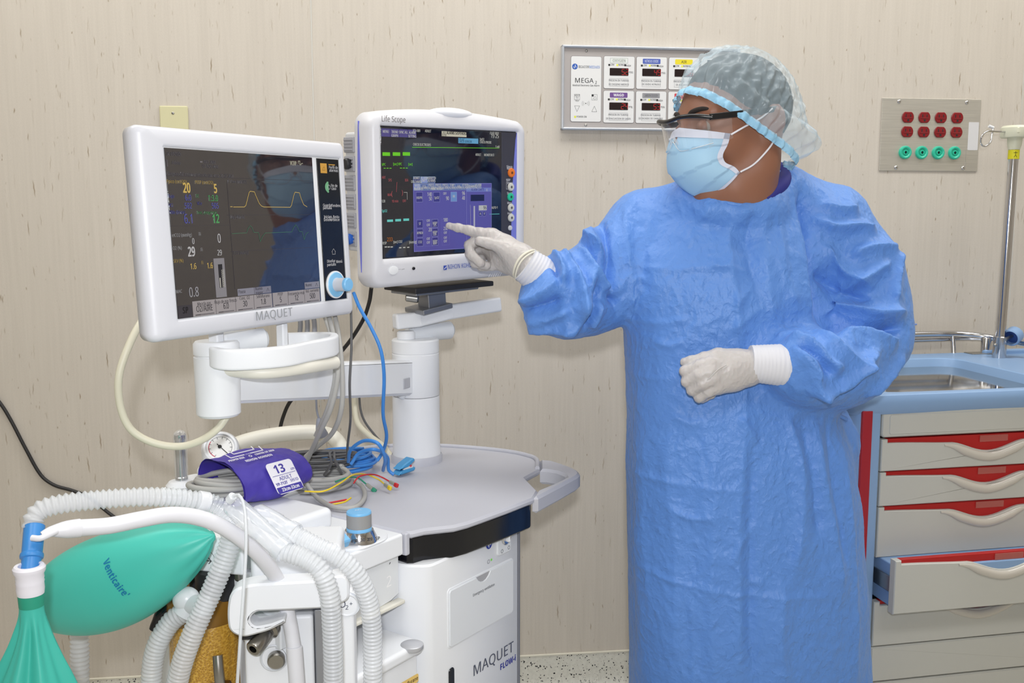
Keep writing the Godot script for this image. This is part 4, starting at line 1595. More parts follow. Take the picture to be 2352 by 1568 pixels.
	for k in 8:
		if names[k] == null:
			continue
		pr.box(xs[k] + 0.0003, y0, xs[k + 1] - 0.0003, y1, tile, 0.0008)
		var mid: float = (xs[k] + xs[k + 1]) / 2
		pr.text(names[k][0], mid, y1 - 0.0052, 0.0034, rgb(74, 70, 74), 1, 0.8, false, 0.0011)
		pr.text(names[k][1], mid, y0 + 0.0058, 0.0082, rgb(38, 36, 40), 1, 0.7, false, 0.0011)
		pr.box(xs[k] + 0.004, y0 + 0.0014, xs[k + 1] - 0.004, y0 + 0.0024, rgb(96, 92, 96), 0.0011)
		pr.box(xs[k] + 0.004, y0 + 0.0014, xs[k] + 0.013, y0 + 0.0024, rgb(40, 38, 42), 0.0013)
	pr.box(-0.1445, y0, -0.1205, y1 - 0.004, rgb(66, 62, 68), 0.0008)
	pr.text("SP", -0.132, y0 + 0.006, 0.0085, rgb(24, 22, 26), 1, 0.75, true, 0.0011)
	for q in [[-0.0345, -0.0015, "Pausa", "Nuevo"], [0.1080, 0.1425, "Nuevo", ""]]:
		pr.box(q[0], -0.0915, q[1], -0.0815, rgb(150, 148, 160), 0.0008)
		pr.text(q[2], q[0] + 0.002, -0.088, 0.0034, rgb(74, 70, 78), 0, 0.8, false, 0.0011)
	pr.box(-0.0010, -0.0915, 0.0335, -0.0815, rgb(140, 138, 152), 0.0008)
	pr.text("Nuevo", 0.001, -0.086, 0.003, rgb(74, 70, 78), 0, 0.8, false, 0.0011)
	pr.text("trigger", 0.001, -0.0905, 0.003, rgb(74, 70, 78), 0, 0.8, false, 0.0011)
	pr.line([Vector2(0.024, -0.089), Vector2(0.0265, -0.084), Vector2(0.029, -0.089)], 0.0005, rgb(60, 58, 64), 0.0011)
	pr.line([Vector2(0.133, -0.089), Vector2(0.1355, -0.084), Vector2(0.138, -0.089)], 0.0005, rgb(60, 58, 64), 0.0011)
	print_on(t, "screen_graphics", pr, 0.55, 0.25)
	# soft keys
	pr = Print.new()
	var or_ := rgb(244, 182, 76)
	bar(pr, W3(0.163, 0.106, 0.0006), W3(0.1787, 0.0904, 0.0006), or_)
	bar(pr, W3(0.1833, 0.1052, 0.0006), W3(0.1991, 0.1038, 0.0006), or_)
	var gc: Vector3 = W3(0.1801, 0.0683, 0.0006)
	pr.disc(gc.x, gc.y, 0.0088, rgb(132, 200, 150), 0.0009, 0.0, PI / 2, PI * 1.5)
	pr.box(gc.x - 0.004, gc.y - 0.0088, gc.x - 0.0005, gc.y + 0.0088, rgb(132, 200, 150), 0.0010)
	print_on(t, "key_symbol", pr, 0.5, 0.3)
	pr = Print.new()
	var kw := rgb(190, 190, 194)
	stroke(pr, [W3(0.1674, 0.0949, 0.0006), W3(0.1693, 0.0985, 0.0006), W3(0.1715, 0.1007, 0.0006), W3(0.1732, 0.0987, 0.0006), W3(0.174, 0.0951, 0.0006), W3(0.1674, 0.0949, 0.0006)], 0.0005, rgb(90, 60, 10), 0.0006)
	pr.disc(gc.x + 0.0004, gc.y, 0.0036, kw, 0.0012, 0.003)
	for q in [["Perfil de", W3(0.1838, 0.098, 0.0006)], ["alarmas", W3(0.1841, 0.0932, 0.0006)], ["Fin de", W3(0.1861, 0.0687, 0.0006)], ["caso", W3(0.1865, 0.064, 0.0006)], ["Guardar", W3(0.1635, 0.0385, 0.0006)], ["pantalla", W3(0.1631, 0.0344, 0.0006)], ["Tendenc.", W3(0.1842, 0.0365, 0.0006)], ["Iniciar", W3(0.1639, 0.0184, 0.0006)], ["Detener", W3(0.1634, 0.0138, 0.0006)], ["Resta-", W3(0.1868, 0.0183, 0.0006)], ["blecer", W3(0.1864, 0.0136, 0.0006)], ["Diseñar", W3(0.1648, -0.0531, 0.0006)], ["pantalla", W3(0.1644, -0.0572, 0.0006)], ["Menú", W3(0.1875, -0.0547, 0.0006)]]:
		say(pr, q[0], q[1], 0.0034, kw, 0, 0.95)
	var ho: Vector3 = W3(0.1824, -0.0361, 0.0006)
	pr.line([Vector2(ho.x - 0.0035, ho.y - 0.004), Vector2(ho.x - 0.0035, ho.y), Vector2(ho.x - 0.0048, ho.y), Vector2(ho.x, ho.y + 0.005), Vector2(ho.x + 0.0048, ho.y), Vector2(ho.x + 0.0035, ho.y), Vector2(ho.x + 0.0035, ho.y - 0.004), Vector2(ho.x - 0.0035, ho.y - 0.004)], 0.0005, kw, 0.001)
	var clk: Vector3 = W3(0.1819, 0.0173, 0.0006)
	pr.disc(clk.x, clk.y, 0.0034, kw, 0.001, 0.0029)
	pr.line([Vector2(clk.x, clk.y), Vector2(clk.x, clk.y + 0.005)], 0.0006, kw, 0.001)
	print_on(t, "key_lettering", pr, 0.0, 0.4)
	pr = Print.new()
	say(pr, "MAQUET", W3(-0.0049, -0.1304, 0.0042), 0.0128, rgb(150, 152, 156), 0, 1.12)
	print_on(t, "lettering", pr)
	# turning knob
	var kp: Vector3 = W3(0.1812, -0.0897, 0)
	var kx := Transform3D(Basis(Vector3(1, 0, 0), PI / 2), Vector3(kp.x, kp.y, 0.0005))
	m = M.new()
	m.lathe(PackedVector2Array([Vector2(0.0225, 0.0), Vector2(0.0225, 0.0025), Vector2(0.0205, 0.003), Vector2(0.0, 0.003)]), 48, kx)
	var kb := put(t, "knob_ring", m, white)
	m = M.new()
	m.lathe(PackedVector2Array([Vector2(0.0205, 0.003), Vector2(0.0195, 0.0042), Vector2(0.0, 0.0045)]), 48, kx)
	put(kb, "blue_disc", m, mt(rgb(132, 192, 232), 0.4))
	m = M.new()
	m.lathe(PackedVector2Array([Vector2(0.0115, 0.0042), Vector2(0.0108, 0.006), Vector2(0.0108, 0.024), Vector2(0.0, 0.024)]), 36, kx)
	put(kb, "knob_grip", m, mt(rgb(196, 198, 206), 0.45))
	m = M.new()
	m.lathe(PackedVector2Array([Vector2(0.0110, 0.0235), Vector2(0.0110, 0.028), Vector2(0.0095, 0.0298), Vector2(0.0, 0.030)]), 36, kx)
	put(kb, "knob_cap", m, mt(rgb(124, 186, 232), 0.4))

func build_patient_monitor() -> void:
	var X := Transform3D(Basis.from_euler(Vector3(deg_to_rad(2.34), deg_to_rad(37.07), deg_to_rad(1.84))), Vector3(0.104, 1.3792, 0.7123))
	var t := thing("patient_monitor", "white bedside patient monitor with purple side stripes and violet alarm menu on its screen", "monitor", X)
	var m := M.new()
	var rings := []
	for q in [[-0.002, -0.1660, 0.1660, -0.1165, 0.1165, 0.0, 0.001], [0.003, -0.1675, 0.1675, -0.118, 0.118, 0.0, 0.003], [0.005, -0.173, 0.174, -0.128, 0.124, 0.002, 0.012], [0.002, -0.183, 0.186, -0.160, 0.134, 0.008, 0.022], [-0.006, -0.187, 0.1905, -0.168, 0.138, 0.010, 0.026], [-0.022, -0.188, 0.192, -0.171, 0.140, 0.011, 0.027], [-0.050, -0.185, 0.189, -0.172, 0.142, 0.011, 0.027], [-0.058, -0.176, 0.18, -0.168, 0.138, 0.010, 0.03], [-0.10, -0.15, 0.15, -0.15, 0.12, 0.0, 0.03], [-0.13, -0.12, 0.12, -0.12, 0.1, 0.0, 0.03], [-0.132, -0.05, 0.05, -0.05, 0.04, 0.0, 0.03]]:
		var r := PackedVector3Array()
		var c4 := rrect(q[1], q[3], q[2], q[4], q[6], 8)
		for i in c4.size():
			var p: Vector2 = c4[i]
			r.append(Vector3(p.x, p.y, q[0]))
			if i == 8:
				for k in 14:
					var f := (k + 1) / 15.0
					var x: float = lerpf(q[2] - q[6], q[1] + q[6], f)
					r.append(Vector3(x, q[4] + q[5] * (1.0 - pow(absf(x) / (q[2] - q[6]), 2.0)), q[0]))
		rings.append(r)
	m.grid(rings, true, false, true)
	put(t, "housing", m, mt(rgb(218, 218, 224), 0.4), Transform3D(), "white plastic housing")
	# alarm lamp lens on the top edge
	m = M.new()
	m.ball(Vector3(0.006, 0.1435, -0.014), Vector3(0.056, 0.0125, 0.020), 36, 16)
	put(t, "alarm_lens", m, mt(rgb(222, 224, 232), 0.3), Transform3D(), "smooth oval alarm lens")
	# purple stripe on the left flank
	m = M.new()
	var st := PackedVector2Array()
	for k in 25:
		var f := k / 24.0
		st.append(Vector2(-0.035 + 0.0045 * sin(PI * f), lerpf(0.125, -0.142, f)))
	for k in range(24, -1, -1):
		var f := k / 24.0
		st.append(Vector2(-0.035 - 0.0045 * sin(PI * f) - 0.0002, lerpf(0.125, -0.142, f)))
	m.prism(st, -0.002, 0.0012, 0.0, Transform3D(Basis(Vector3(0, 0, 1), Vector3(0, 1, 0), Vector3(-1, 0, 0)), Vector3(-0.1868, 0, 0)))
	put(t, "purple_stripe", m, mt(rgb(112, 116, 206), 0.4), Transform3D(), "narrow purple stripe on the flank")
	var glass := mt(rgb(12, 13, 18), 0.05)
	glass.metallic_specular = 0.8
	glass.emission_enabled = true
	glass.emission = rgb(16, 26, 52)
	glass.emission_energy_multiplier = 0.30
	m = M.new()
	m.rbox(Vector3(-0.0195, 0, -0.001), Vector3(0.290, 0.230, 0.002), 0.0005, 1)
	put(t, "screen_glass", m, glass, Transform3D(), "dark blue glossy display")
	m = M.new()
	m.rbox(Vector3(0.1455, 0, -0.001), Vector3(0.040, 0.230, 0.003), 0.0005, 1)
	put(t, "key_strip", m, mt(rgb(58, 58, 70), 0.4), Transform3D(), "dark grey key strip")
	m = M.new()
	var cv := PackedVector2Array([Vector2(0.1655, 0.115), Vector2(0.1655, -0.115), Vector2(0.150, -0.115)])
	for k in 13:
		var y := -0.10 + 0.2 * k / 12.0
		cv.append(Vector2(0.152 + 0.0115 * pow((y + 0.10) / 0.21, 2.0), y))
	m.prism(cv, -0.001, 0.0018, 0.0003)
	put(t, "purple_inlay", m, mt(rgb(122, 128, 214), 0.4), Transform3D(), "purple curved inlay beside the keys")
	for q in [[W3(0.1513, 0.0367, -0), rgb(232, 122, 40)], [W3(0.1501, 0.0087, -0), rgb(206, 206, 200)], [W3(0.1494, -0.0107, -0), rgb(40, 190, 150)], [W3(0.1507, -0.032, -0), rgb(206, 206, 200)], [W3(0.1512, -0.0519, -0), rgb(206, 206, 200)], [W3(0.1487, -0.0722, -0), rgb(200, 202, 206)]]:
		var p: Vector3 = q[0]
		var rr := 0.0042 if q[0].y < -0.07 else (0.0082 if q[1].r > 0.85 else 0.0072)
		m = M.new()
		m.lathe(PackedVector2Array([Vector2(rr + 0.001, 0), Vector2(rr + 0.001, 0.001), Vector2(rr, 0.0028), Vector2(rr - 0.0016, 0.0032), Vector2(0, 0.0030)]), 28, Transform3D(Basis(Vector3(1, 0, 0), PI / 2), Vector3(p.x, p.y, 0.0005)))
		var kb := put(t, "key_button", m, mt(q[1], 0.4))
		if rr > 0.006:
			m = M.new()
			m.prism(circle2(0, 0, 0.0026, 14), 0.0, 0.0006, 0.0)
			put(kb, "key_mark", m, mt(q[1].darkened(0.55), 0.5), Transform3D(Basis(), Vector3(p.x, p.y, 0.0033)))
	var pr := Print.new()
	for q in [["Silence", W3(0.1379, 0.0462, 0.001)], ["Alarms", W3(0.1387, 0.0429, 0.001)], ["NIBP", W3(0.1373, 0.0203, 0.001)], ["Interval", W3(0.1396, 0.0145, 0.001)], ["Start/Stop", W3(0.1397, -0.0042, 0.001)], ["Menu", W3(0.1405, -0.0247, 0.001)], ["Home", W3(0.1414, -0.0452, 0.001)]]:
		say(pr, q[0], q[1], 0.003, rgb(210, 210, 216), 0, 0.8)
	stroke(pr, [W3(0.1417, 0.019, 0.001), W3(0.1377, 0.019, 0.001), W3(0.1378, 0.0047, 0.001), W3(0.1418, 0.0046, 0.001)], 0.0005, rgb(210, 210, 216))
	print_on(t, "key_lettering", pr)
	# ---- what the screen shows
	pr = Print.new()
	var gn := rgb(120, 226, 40)
	var cy := rgb(116, 224, 214)
	var wh := rgb(214, 214, 206)
	var pk := rgb(186, 96, 98)
	var vio := rgb(98, 92, 176)
	var vd := rgb(66, 62, 142)
	var z := 0.0003
	var y1 := 0.112
	for k in 4:
		pr.box(-0.1635 + 0.0195 * k, 0.098, -0.1445 + 0.0195 * k, y1, rgb(92, 84, 150), 0.0004)
		pr.text(["MENU", "TREND", "SYNC ALL", "ALARM"][k], -0.154 + 0.0195 * k, 0.1045, 0.0032, wh, 1, 0.75, false, 0.0007)
		pr.text(["", "GRAPH", "", "SETTING"][k], -0.154 + 0.0195 * k, 0.0995, 0.0032, wh, 1, 0.75, false, 0.0007)
	say(pr, "ICU-001", W3(-0.0936, 0.1082, 0.0003), 0.004, wh, 0, 0.75)
	say(pr, "ADULT", W3(-0.0661, 0.1084, 0.0003), 0.004, wh, 0, 0.75)
	bar(pr, W3(-0.0265, 0.1118, 0.0003), W3(0.0341, 0.1025, 0.0003), rgb(222, 216, 196))
	say(pr, "ALARMS SUSPENDED", W3(-0.015, 0.1064, 0.0003), 0.0055, rgb(36, 34, 34), 0, 0.66, true)
	stroke(pr, [W3(-0.0253, 0.1056, 0.0003), W3(-0.0227, 0.111, 0.0003), W3(-0.0208, 0.1058, 0.0003), W3(-0.0188, 0.1111, 0.0003), W3(-0.0169, 0.1059, 0.0003)], 0.0006, rgb(36, 34, 34), 0.0005)
	say(pr, "0:59", W3(-0.0253, 0.102, 0.0003), 0.0032, rgb(36, 34, 34), 0, 0.8)
	say(pr, "21-07-2021", W3(0.1168, 0.11, 0.0003), 0.0042, wh, 2, 0.75)
	say(pr, "19 25", W3(0.1172, 0.1029, 0.0003), 0.0078, wh, 2, 0.8)
	bar(pr, W3(0.0136, 0.1005, 0.0003), W3(0.0638, 0.0909, 0.0003), rgb(110, 178, 222))
	say(pr, "ETCO2", W3(0.0145, 0.0966, 0.0003), 0.0036, rgb(26, 60, 96), 0, 0.75)
	say(pr, "CHECK SENSOR", W3(0.0145, 0.0921, 0.0003), 0.0036, rgb(26, 60, 96), 0, 0.75)
	say(pr, "SpO2", W3(0.068, 0.098, 0.0003), 0.004, wh, 0, 0.75)
	say(pr, "CHECK PROBE", W3(0.068, 0.092, 0.0003), 0.0042, wh, 0, 0.75)
	say(pr, "CHECK ELECTRODES", W3(-0.0937, 0.0838, 0.0003), 0.0046, wh, 0, 0.72)
	stroke(pr, [W3(-0.0956, 0.0809, 0.0003), W3(0.1183, 0.084, 0.0003)], 0.0009, gn)
	say(pr, "1 mV", W3(0.1091, 0.0843, 0.0003), 0.0032, wh, 0, 0.75)
	say(pr, "ADULT", W3(0.0566, 0.0682, 0.0003), 0.0036, wh, 0, 0.75)
	say(pr, "MONITOR", W3(0.0793, 0.0681, 0.0003), 0.0036, wh, 0, 0.75)
	say(pr, "II", W3(0.102, 0.0684, 0.0003), 0.0036, wh, 0, 0.75)
	for q in [W3(-0.1619, 0.071, 0.0003), W3(-0.1395, 0.0714, 0.0003), W3(-0.1174, 0.072, 0.0003)]:
		pr.box(q.x, q.y - 0.0062, q.x + 0.0165, q.y, gn, 0.0005)
	for q in [[W3(-0.1638, 0.0475, 0.0003), "VPC", gn], [W3(-0.1388, 0.0477, 0.0003), "[sec] VPC", gn], [W3(-0.1049, 0.0477, 0.0003), "[sec]", gn], [W3(-0.1643, 0.025, 0.0003), "ART", pk], [W3(-0.1499, 0.0204, 0.0003), "SYS", pk], [W3(-0.1132, 0.0203, 0.0003), "DIA", pk], [W3(-0.1653, -0.0164, 0.0003), "120", wh], [W3(-0.1431, -0.0168, 0.0003), "10 min", pk], [W3(-0.1193, -0.0167, 0.0003), "OFF", pk], [W3(-0.1651, -0.0328, 0.0003), "SpO2", cy], [W3(-0.1664, -0.0905, 0.0003), "RESP", wh], [W3(-0.141, -0.0905, 0.0003), "[sec] CO2", wh], [W3(-0.1054, -0.0909, 0.0003), "[mmHg]", wh], [W3(-0.1522, -0.0053, 0.0003), "MAP", pk]]:
		say(pr, q[1], q[0], 0.0038, q[2], 0, 0.75)
	for q in [W3(-0.1599, 0.0433, 0.0003), W3(-0.1535, 0.0434, 0.0003), W3(-0.1471, 0.0434, 0.0003), W3(-0.1241, 0.0438, 0.0003), W3(-0.1176, 0.0439, 0.0003), W3(-0.111, 0.0439, 0.0003)]:
		pr.box(q.x, q.y - 0.0006, q.x + 0.0045, q.y + 0.0006, gn, 0.0005)
	for q in [W3(-0.1606, -0.0953, 0.0003), W3(-0.1542, -0.0956, 0.0003), W3(-0.1477, -0.0959, 0.0003), W3(-0.1286, -0.0983, 0.0003), W3(-0.1196, -0.0982, 0.0003), W3(-0.1104, -0.0984, 0.0003)]:
		pr.box(q.x, q.y - 0.0009, q.x + 0.0052, q.y + 0.0009, wh, 0.0005)
	for q in [W3(-0.1543, -0.0469, 0.0003), W3(-0.1363, -0.0465, 0.0003), W3(-0.118, -0.0461, 0.0003)]:
		pr.box(q.x, q.y - 0.0042, q.x + 0.0130, q.y, cy, 0.0005)
	stroke(pr, [W3(0.0934, -0.0435, 0.0003), W3(0.1195, -0.0437, 0.0003)], 0.0009, cy)
	say(pr, "AUTO", W3(0.0987, -0.0333, 0.0003), 0.004, wh, 0, 0.75)
	say(pr, "-1", W3(0.1115, -0.033, 0.0003), 0.004, wh, 0, 0.75)
	stroke(pr, [W3(-0.1311, 0.0189, 0.0003), W3(-0.133, 0.002, 0.0003)], 0.0008, pk)
	say(pr, "(", W3(-0.144, -0.0054, 0.0003), 0.0085, pk, 0, 0.8)
	say(pr, ")", W3(-0.1209, -0.0053, 0.0003), 0.0085, pk, 0, 0.8)
	stroke(pr, [W3(-0.116, 0.0009, 0.0003), W3(-0.1087, 0.0008, 0.0003), W3(-0.1083, -0.0121, 0.0003)], 0.0006, wh)
	say(pr, "233", W3(-0.1551, -0.0855, 0.0003), 0.0068, rgb(206, 120, 40), 0, 0.8)
	stroke(pr, [W3(-0.1647, 0.0092, 0.0003), W3(-0.0967, 0.0102, 0.0003)], 0.0005, rgb(66, 48, 56))
	# violet alarm window
	var wx0: Vector3 = W3(-0.095, 0.0207, 0.0003)
	var wx1: Vector3 = W3(0.0917, -0.117, 0.0003)
	var X0 := wx0.x
	var X1 := 0.0985
	var Y1 := 0.0165
	var Y0 := -0.1075
	pr.box(X0, Y0, X1, Y1, vio, 0.0006)
	pr.frame(X0, Y0, X1, Y1, 0.0012, rgb(132, 132, 206), 0.0008)
	for k in 3:
		pr.box(X0 + 0.0175 * k, Y1 + 0.0005, X0 + 0.0165 + 0.0175 * k, Y1 + 0.0125, rgb(66, 70, 128) if k != 1 else rgb(130, 150, 222), 0.0007)
		pr.frame(X0 + 0.0175 * k, Y1 + 0.0005, X0 + 0.0165 + 0.0175 * k, Y1 + 0.0125, 0.0008, rgb(150, 176, 206), 0.0009)
		pr.text(["ADMIT", "ALARM", "ARRHYTH"][k], X0 + 0.008 + 0.0175 * k, Y1 + 0.0075, 0.0028, wh, 1, 0.75, false, 0.0011)
		pr.text(["DISCHARGE", "LIMITS", "ALARMS"][k], X0 + 0.008 + 0.0175 * k, Y1 + 0.0028, 0.0028, wh, 1, 0.75, false, 0.0011)
	var nm := ["MAIN", "ECG", "PRESS", "PRESS", "PRESS", "TEMP", "GAS", "OTHER", "UPGRADE", "ALARM"]
	for k in 10:
		var a := X0 + 0.0012 + 0.0166 * k
		pr.box(a, Y1 - 0.0125, a + 0.0158, Y1 - 0.0008, rgb(92, 112, 176) if k > 0 else rgb(128, 148, 220), 0.0008)
		pr.frame(a, Y1 - 0.0125, a + 0.0158, Y1 - 0.0008, 0.0007, rgb(150, 176, 206), 0.001)
		pr.text(nm[k], a + 0.0079, Y1 - 0.0055, 0.0026, wh, 1, 0.75, false, 0.0012)
		pr.text("ALARM" if k < 8 else "NOTES", a + 0.0079, Y1 - 0.0103, 0.0026, wh, 1, 0.75, false, 0.0012)
	say(pr, "Room 01", W3(-0.0919, 0.004, 0.0003), 0.0032, wh, 0, 0.8, false, 0.0009)
	say(pr, "Adult Restart", W3(-0.0543, 0.0046, 0.0003), 0.0036, wh, 0, 0.8, false, 0.0009)
	var rowsx := [W3(-0.0889, 0.0011, 0.0003), W3(-0.048, 0.0007, 0.0003), W3(-0.0062, 0.0008, 0.0003)]
	for k in 3:
		var p: Vector3 = rowsx[k]
		pr.box(p.x, p.y - 0.0185, p.x + 0.0155, p.y, vd if k < 2 else rgb(120, 156, 216), 0.0008)
		pr.frame(p.x, p.y - 0.0185, p.x + 0.0155, p.y, 0.0006, rgb(150, 150, 214), 0.001)
		pr.text(["HR/PR", "SpO2", "RR"][k], p.x + 0.0078, p.y - 0.0108, 0.0028, wh, 1, 0.75, false, 0.0012)
	say(pr, "140", W3(-0.0519, -0.0066, 0.0003), 0.0068, wh, 2, 0.72, false, 0.001)
	say(pr, "50", W3(-0.052, -0.0144, 0.0003), 0.0068, wh, 2, 0.72, false, 0.001)
	say(pr, "OFF", W3(-0.0244, -0.0045, 0.0003), 0.0042, wh, 0, 0.75, false, 0.001)
	say(pr, "90", W3(-0.0109, -0.0145, 0.0003), 0.0068, wh, 2, 0.72, false, 0.001)
	say(pr, "96", W3(0.029, -0.0056, 0.0003), 0.0068, wh, 2, 0.72, false, 0.001)
	say(pr, "40", W3(0.0289, -0.0146, 0.0003), 0.0068, wh, 2, 0.72, false, 0.001)
	for k in 3:
		for c in 2:
			var p: Vector3 = W3(-0.0881, -0.0491, 0.0003)
			var px := p.x + 0.0355 * c
			var py := p.y - 0.0168 * k
			pr.box(px, py - 0.0155, px + 0.0150, py, vd, 0.0008)
			pr.frame(px, py - 0.0155, px + 0.0150, py, 0.0006, rgb(150, 150, 214), 0.001)
			pr.text([["ST", "NIBP"], ["APNEA", "NIBP"], ["CO2", "NIBP"]][k][c], px + 0.0075, py - 0.0095, 0.0028, wh, 1, 0.75, false, 0.0012)
			if c == 1:
				pr.text(["SYS", "DIA", "MAP"][k], px + 0.0075, py - 0.0135, 0.0026, wh, 1, 0.75, false, 0.0012)
	say(pr, "180", W3(-0.0242, -0.0545, 0.0003), 0.0066, wh, 0, 0.72, false, 0.001)
	say(pr, "230", W3(-0.0244, -0.0704, 0.0003), 0.0062, wh, 0, 0.72, false, 0.001)
	say(pr, "20", W3(-0.0603, -0.0715, 0.0003), 0.0068, wh, 0, 0.72, false, 0.001)
	for q in [W3(-0.0645, -0.0537, 0.0003), W3(-0.0646, -0.0616, 0.0003), W3(-0.0238, -0.0774, 0.0003), W3(-0.0239, -0.0869, 0.0003), W3(-0.024, -0.0934, 0.0003), W3(-0.065, -0.0871, 0.0003), W3(-0.065, -0.094, 0.0003)]:
		say(pr, "OFF", q, 0.0038, wh, 0, 0.75, false, 0.001)
	for c in [[W3(-0.0698, -0.0496, 0.0003), 0.020], [W3(-0.0284, -0.0496, 0.0003), 0.0185]]:
		var p: Vector3 = c[0]
		pr.frame(p.x, p.y - 0.0490, p.x + c[1], p.y, 0.0004, rgb(124, 122, 200), 0.001)
	# right column of the window
	var rx: Vector3 = W3(0.0331, 0.0079, 0.0003)
	pr.box(rx.x, rx.y - 0.0075, X1 - 0.0012, rx.y, rgb(124, 136, 210), 0.0009)
	pr.text("ALARM LIMITS", rx.x + 0.012, rx.y - 0.0056, 0.0036, rgb(62, 62, 140), 0, 0.8, false, 0.0012)
	say(pr, "X", W3(0.0839, 0.001, 0.0003), 0.0048, wh, 0, 0.8, false, 0.0013)
	pr.line([Vector2(rx.x, rx.y), Vector2(rx.x, Y0 + 0.014)], 0.0005, rgb(150, 150, 214), 0.001)
	bar(pr, W3(0.0438, -0.0053, 0.0003), W3(0.0786, -0.0174, 0.0003), rgb(24, 24, 70), 0.0010)
	bar(pr, W3(0.0644, -0.0259, 0.0003), W3(0.0853, -0.0356, 0.0003), rgb(204, 206, 204), 0.0010)
	say(pr, "96", W3(0.0839, -0.034, 0.0003), 0.0068, rgb(40, 40, 60), 2, 0.8, false, 0.0013)
	for q in [[W3(0.0644, -0.0372, 0.0003), "A"], [W3(0.0748, -0.0374, 0.0003), "V"]]:
		var p: Vector3 = q[0]
		pr.box(p.x, p.y - 0.0095, p.x + 0.0085, p.y, vd, 0.0009)
		pr.frame(p.x, p.y - 0.0095, p.x + 0.0085, p.y, 0.0005, rgb(150, 150, 214), 0.001)
		pr.text(q[1], p.x + 0.0042, p.y - 0.0068, 0.0032, wh, 1, 0.8, false, 0.0012)
	bar(pr, W3(0.0509, -0.0267, 0.0003), W3(0.0546, -0.0712, 0.0003), rgb(196, 196, 210), 0.0010)
	stroke(pr, [W3(0.0424, -0.0245, 0.0003), W3(0.0436, -0.0811, 0.0003)], 0.0004, wh, 0.0010)
	print_on(t, "screen_graphics", pr, 0.55, 0.25)
	# ---- print on the bezel
	pr = Print.new()
	say(pr, "Life Scope", W3(-0.1663, 0.1239, 0.006), 0.0098, rgb(118, 112, 112), 0, 0.86)
	say(pr, "NIHON KOHDEN", W3(-0.0183, -0.1437, 0.0055), 0.0086, rgb(62, 84, 170), 0, 0.82)
	bar(pr, W3(-0.0287, -0.1365, 0.0055), W3(-0.0209, -0.1448, 0.0055), rgb(50, 76, 172))
	stroke(pr, [W3(-0.0268, -0.1427, 0.0055), W3(-0.0222, -0.1389, 0.0055)], 0.0014, rgb(226, 228, 236), 0.0005)
	for q in [W3(-0.1517, -0.128, 0.004), W3(-0.1458, -0.1279, 0.004)]:
		pr.disc(q.x, q.y, 0.0028, rgb(176, 176, 180), 0.0045, 0.0022)
	stroke(pr, [W3(-0.1334, -0.1369, 0.004), W3(-0.1279, -0.1368, 0.004)], 0.0007, rgb(170, 170, 176))
	stroke(pr, [W3(-0.1261, -0.1374, 0.004), W3(-0.1201, -0.1368, 0.004)], 0.0012, rgb(170, 170, 176))
	for k in 6:
		var p: Vector3 = W3(0.0871, -0.1643, 0.0046)
		pr.line([Vector2(p.x + 0.006 * k, p.y - 0.002), Vector2(p.x + 0.005 + 0.006 * k, p.y + 0.005)], 0.0009, rgb(238, 238, 242), 0.0052)
	print_on(t, "lettering", pr)
	var pb: Vector3 = W3(-0.146, -0.1378, 0)
	m = M.new()
	m.lathe(PackedVector2Array([Vector2(0.0105, -0.002), Vector2(0.0105, 0.0015), Vector2(0.009, 0.0022), Vector2(0.0, 0.0022)]), 28, Transform3D(Basis(Vector3(1, 0, 0), PI / 2) * Basis.from_scale(Vector3(1, 1, 0.75)), Vector3(pb.x, pb.y, 0.005)))
	put(t, "power_button", m, white)
	var ir: Vector3 = W3(-0.0995, -0.1372, -0)
	m = M.new()
	m.ball(Vector3(ir.x, ir.y, 0.0052), Vector3(0.0036, 0.003, 0.0015), 18, 8)
	put(t, "sensor_eye", m, black_gloss)
	# module rack behind the left flank
	var rk := thing("module_rack", "grey rack of cable sockets standing behind the patient monitor's left flank", "connector rack", X)
	m = M.new()
	m.rbox(Vector3(-0.159, 0.0, -0.087), Vector3(0.022, 0.215, 0.036), 0.006, 2)
	put(rk, "rack_body", m, mt(rgb(206, 206, 208), 0.45))
	for k in 6:
		var y := 0.085 - 0.034 * k
		m = M.new()
		m.rbox(Vector3(-0.1712, y, -0.087), Vector3(0.005, 0.028, 0.032), 0.002, 1)
		for q in 4:
			m.rbox(Vector3(-0.1742, y - 0.009 + 0.006 * q, -0.087), Vector3(0.003, 0.0022, 0.026), 0.0006, 1)
		var pt := put(rk, "socket_module", m, mt(rgb(164, 164, 170), 0.5))
		if k == 1 or k == 5:
			m = M.new()
			m.cyl(Vector3(-0.172, y, -0.086), Vector3(-0.183, y, -0.086), 0.010, 18, 0.002)
			put(pt, "cable_plug", m, dark if k == 1 else mt(rgb(40, 96, 190), 0.45))


func build_wall_fixtures() -> void:
	build_alarm_panel()
	build_outlet_plate()
	# blank ivory switch plate
	var o := W3(-0.5538, 1.5934, 0)
	var t := thing("blank_wall_plate", "ivory blank wall plate with one screw on the wood-grain wall", "wall plate", Transform3D(Basis(), Vector3(o.x, 1.553, 0.0005)))
	var m := M.new()
	m.prism(rrect(-0.0345, -0.06, 0.0345, 0.06, 0.003), 0.0, 0.006, 0.0022)
	put(t, "plate", m, mt(rgb(214, 209, 170), 0.35))
	for y in [0.042, -0.042]:
		m = M.new()
		m.ball(Vector3(-0.0015, y, 0.006), Vector3(0.0036, 0.0036, 0.0016), 16, 8)
		var s := put(t, "screw", m, steel)
		m = M.new()
		m.rbox(Vector3(-0.0015, y, 0.0078), Vector3(0.005, 0.0008, 0.0004), 0.0002, 1, Transform3D())
		put(s, "screw_slot", m, dark)

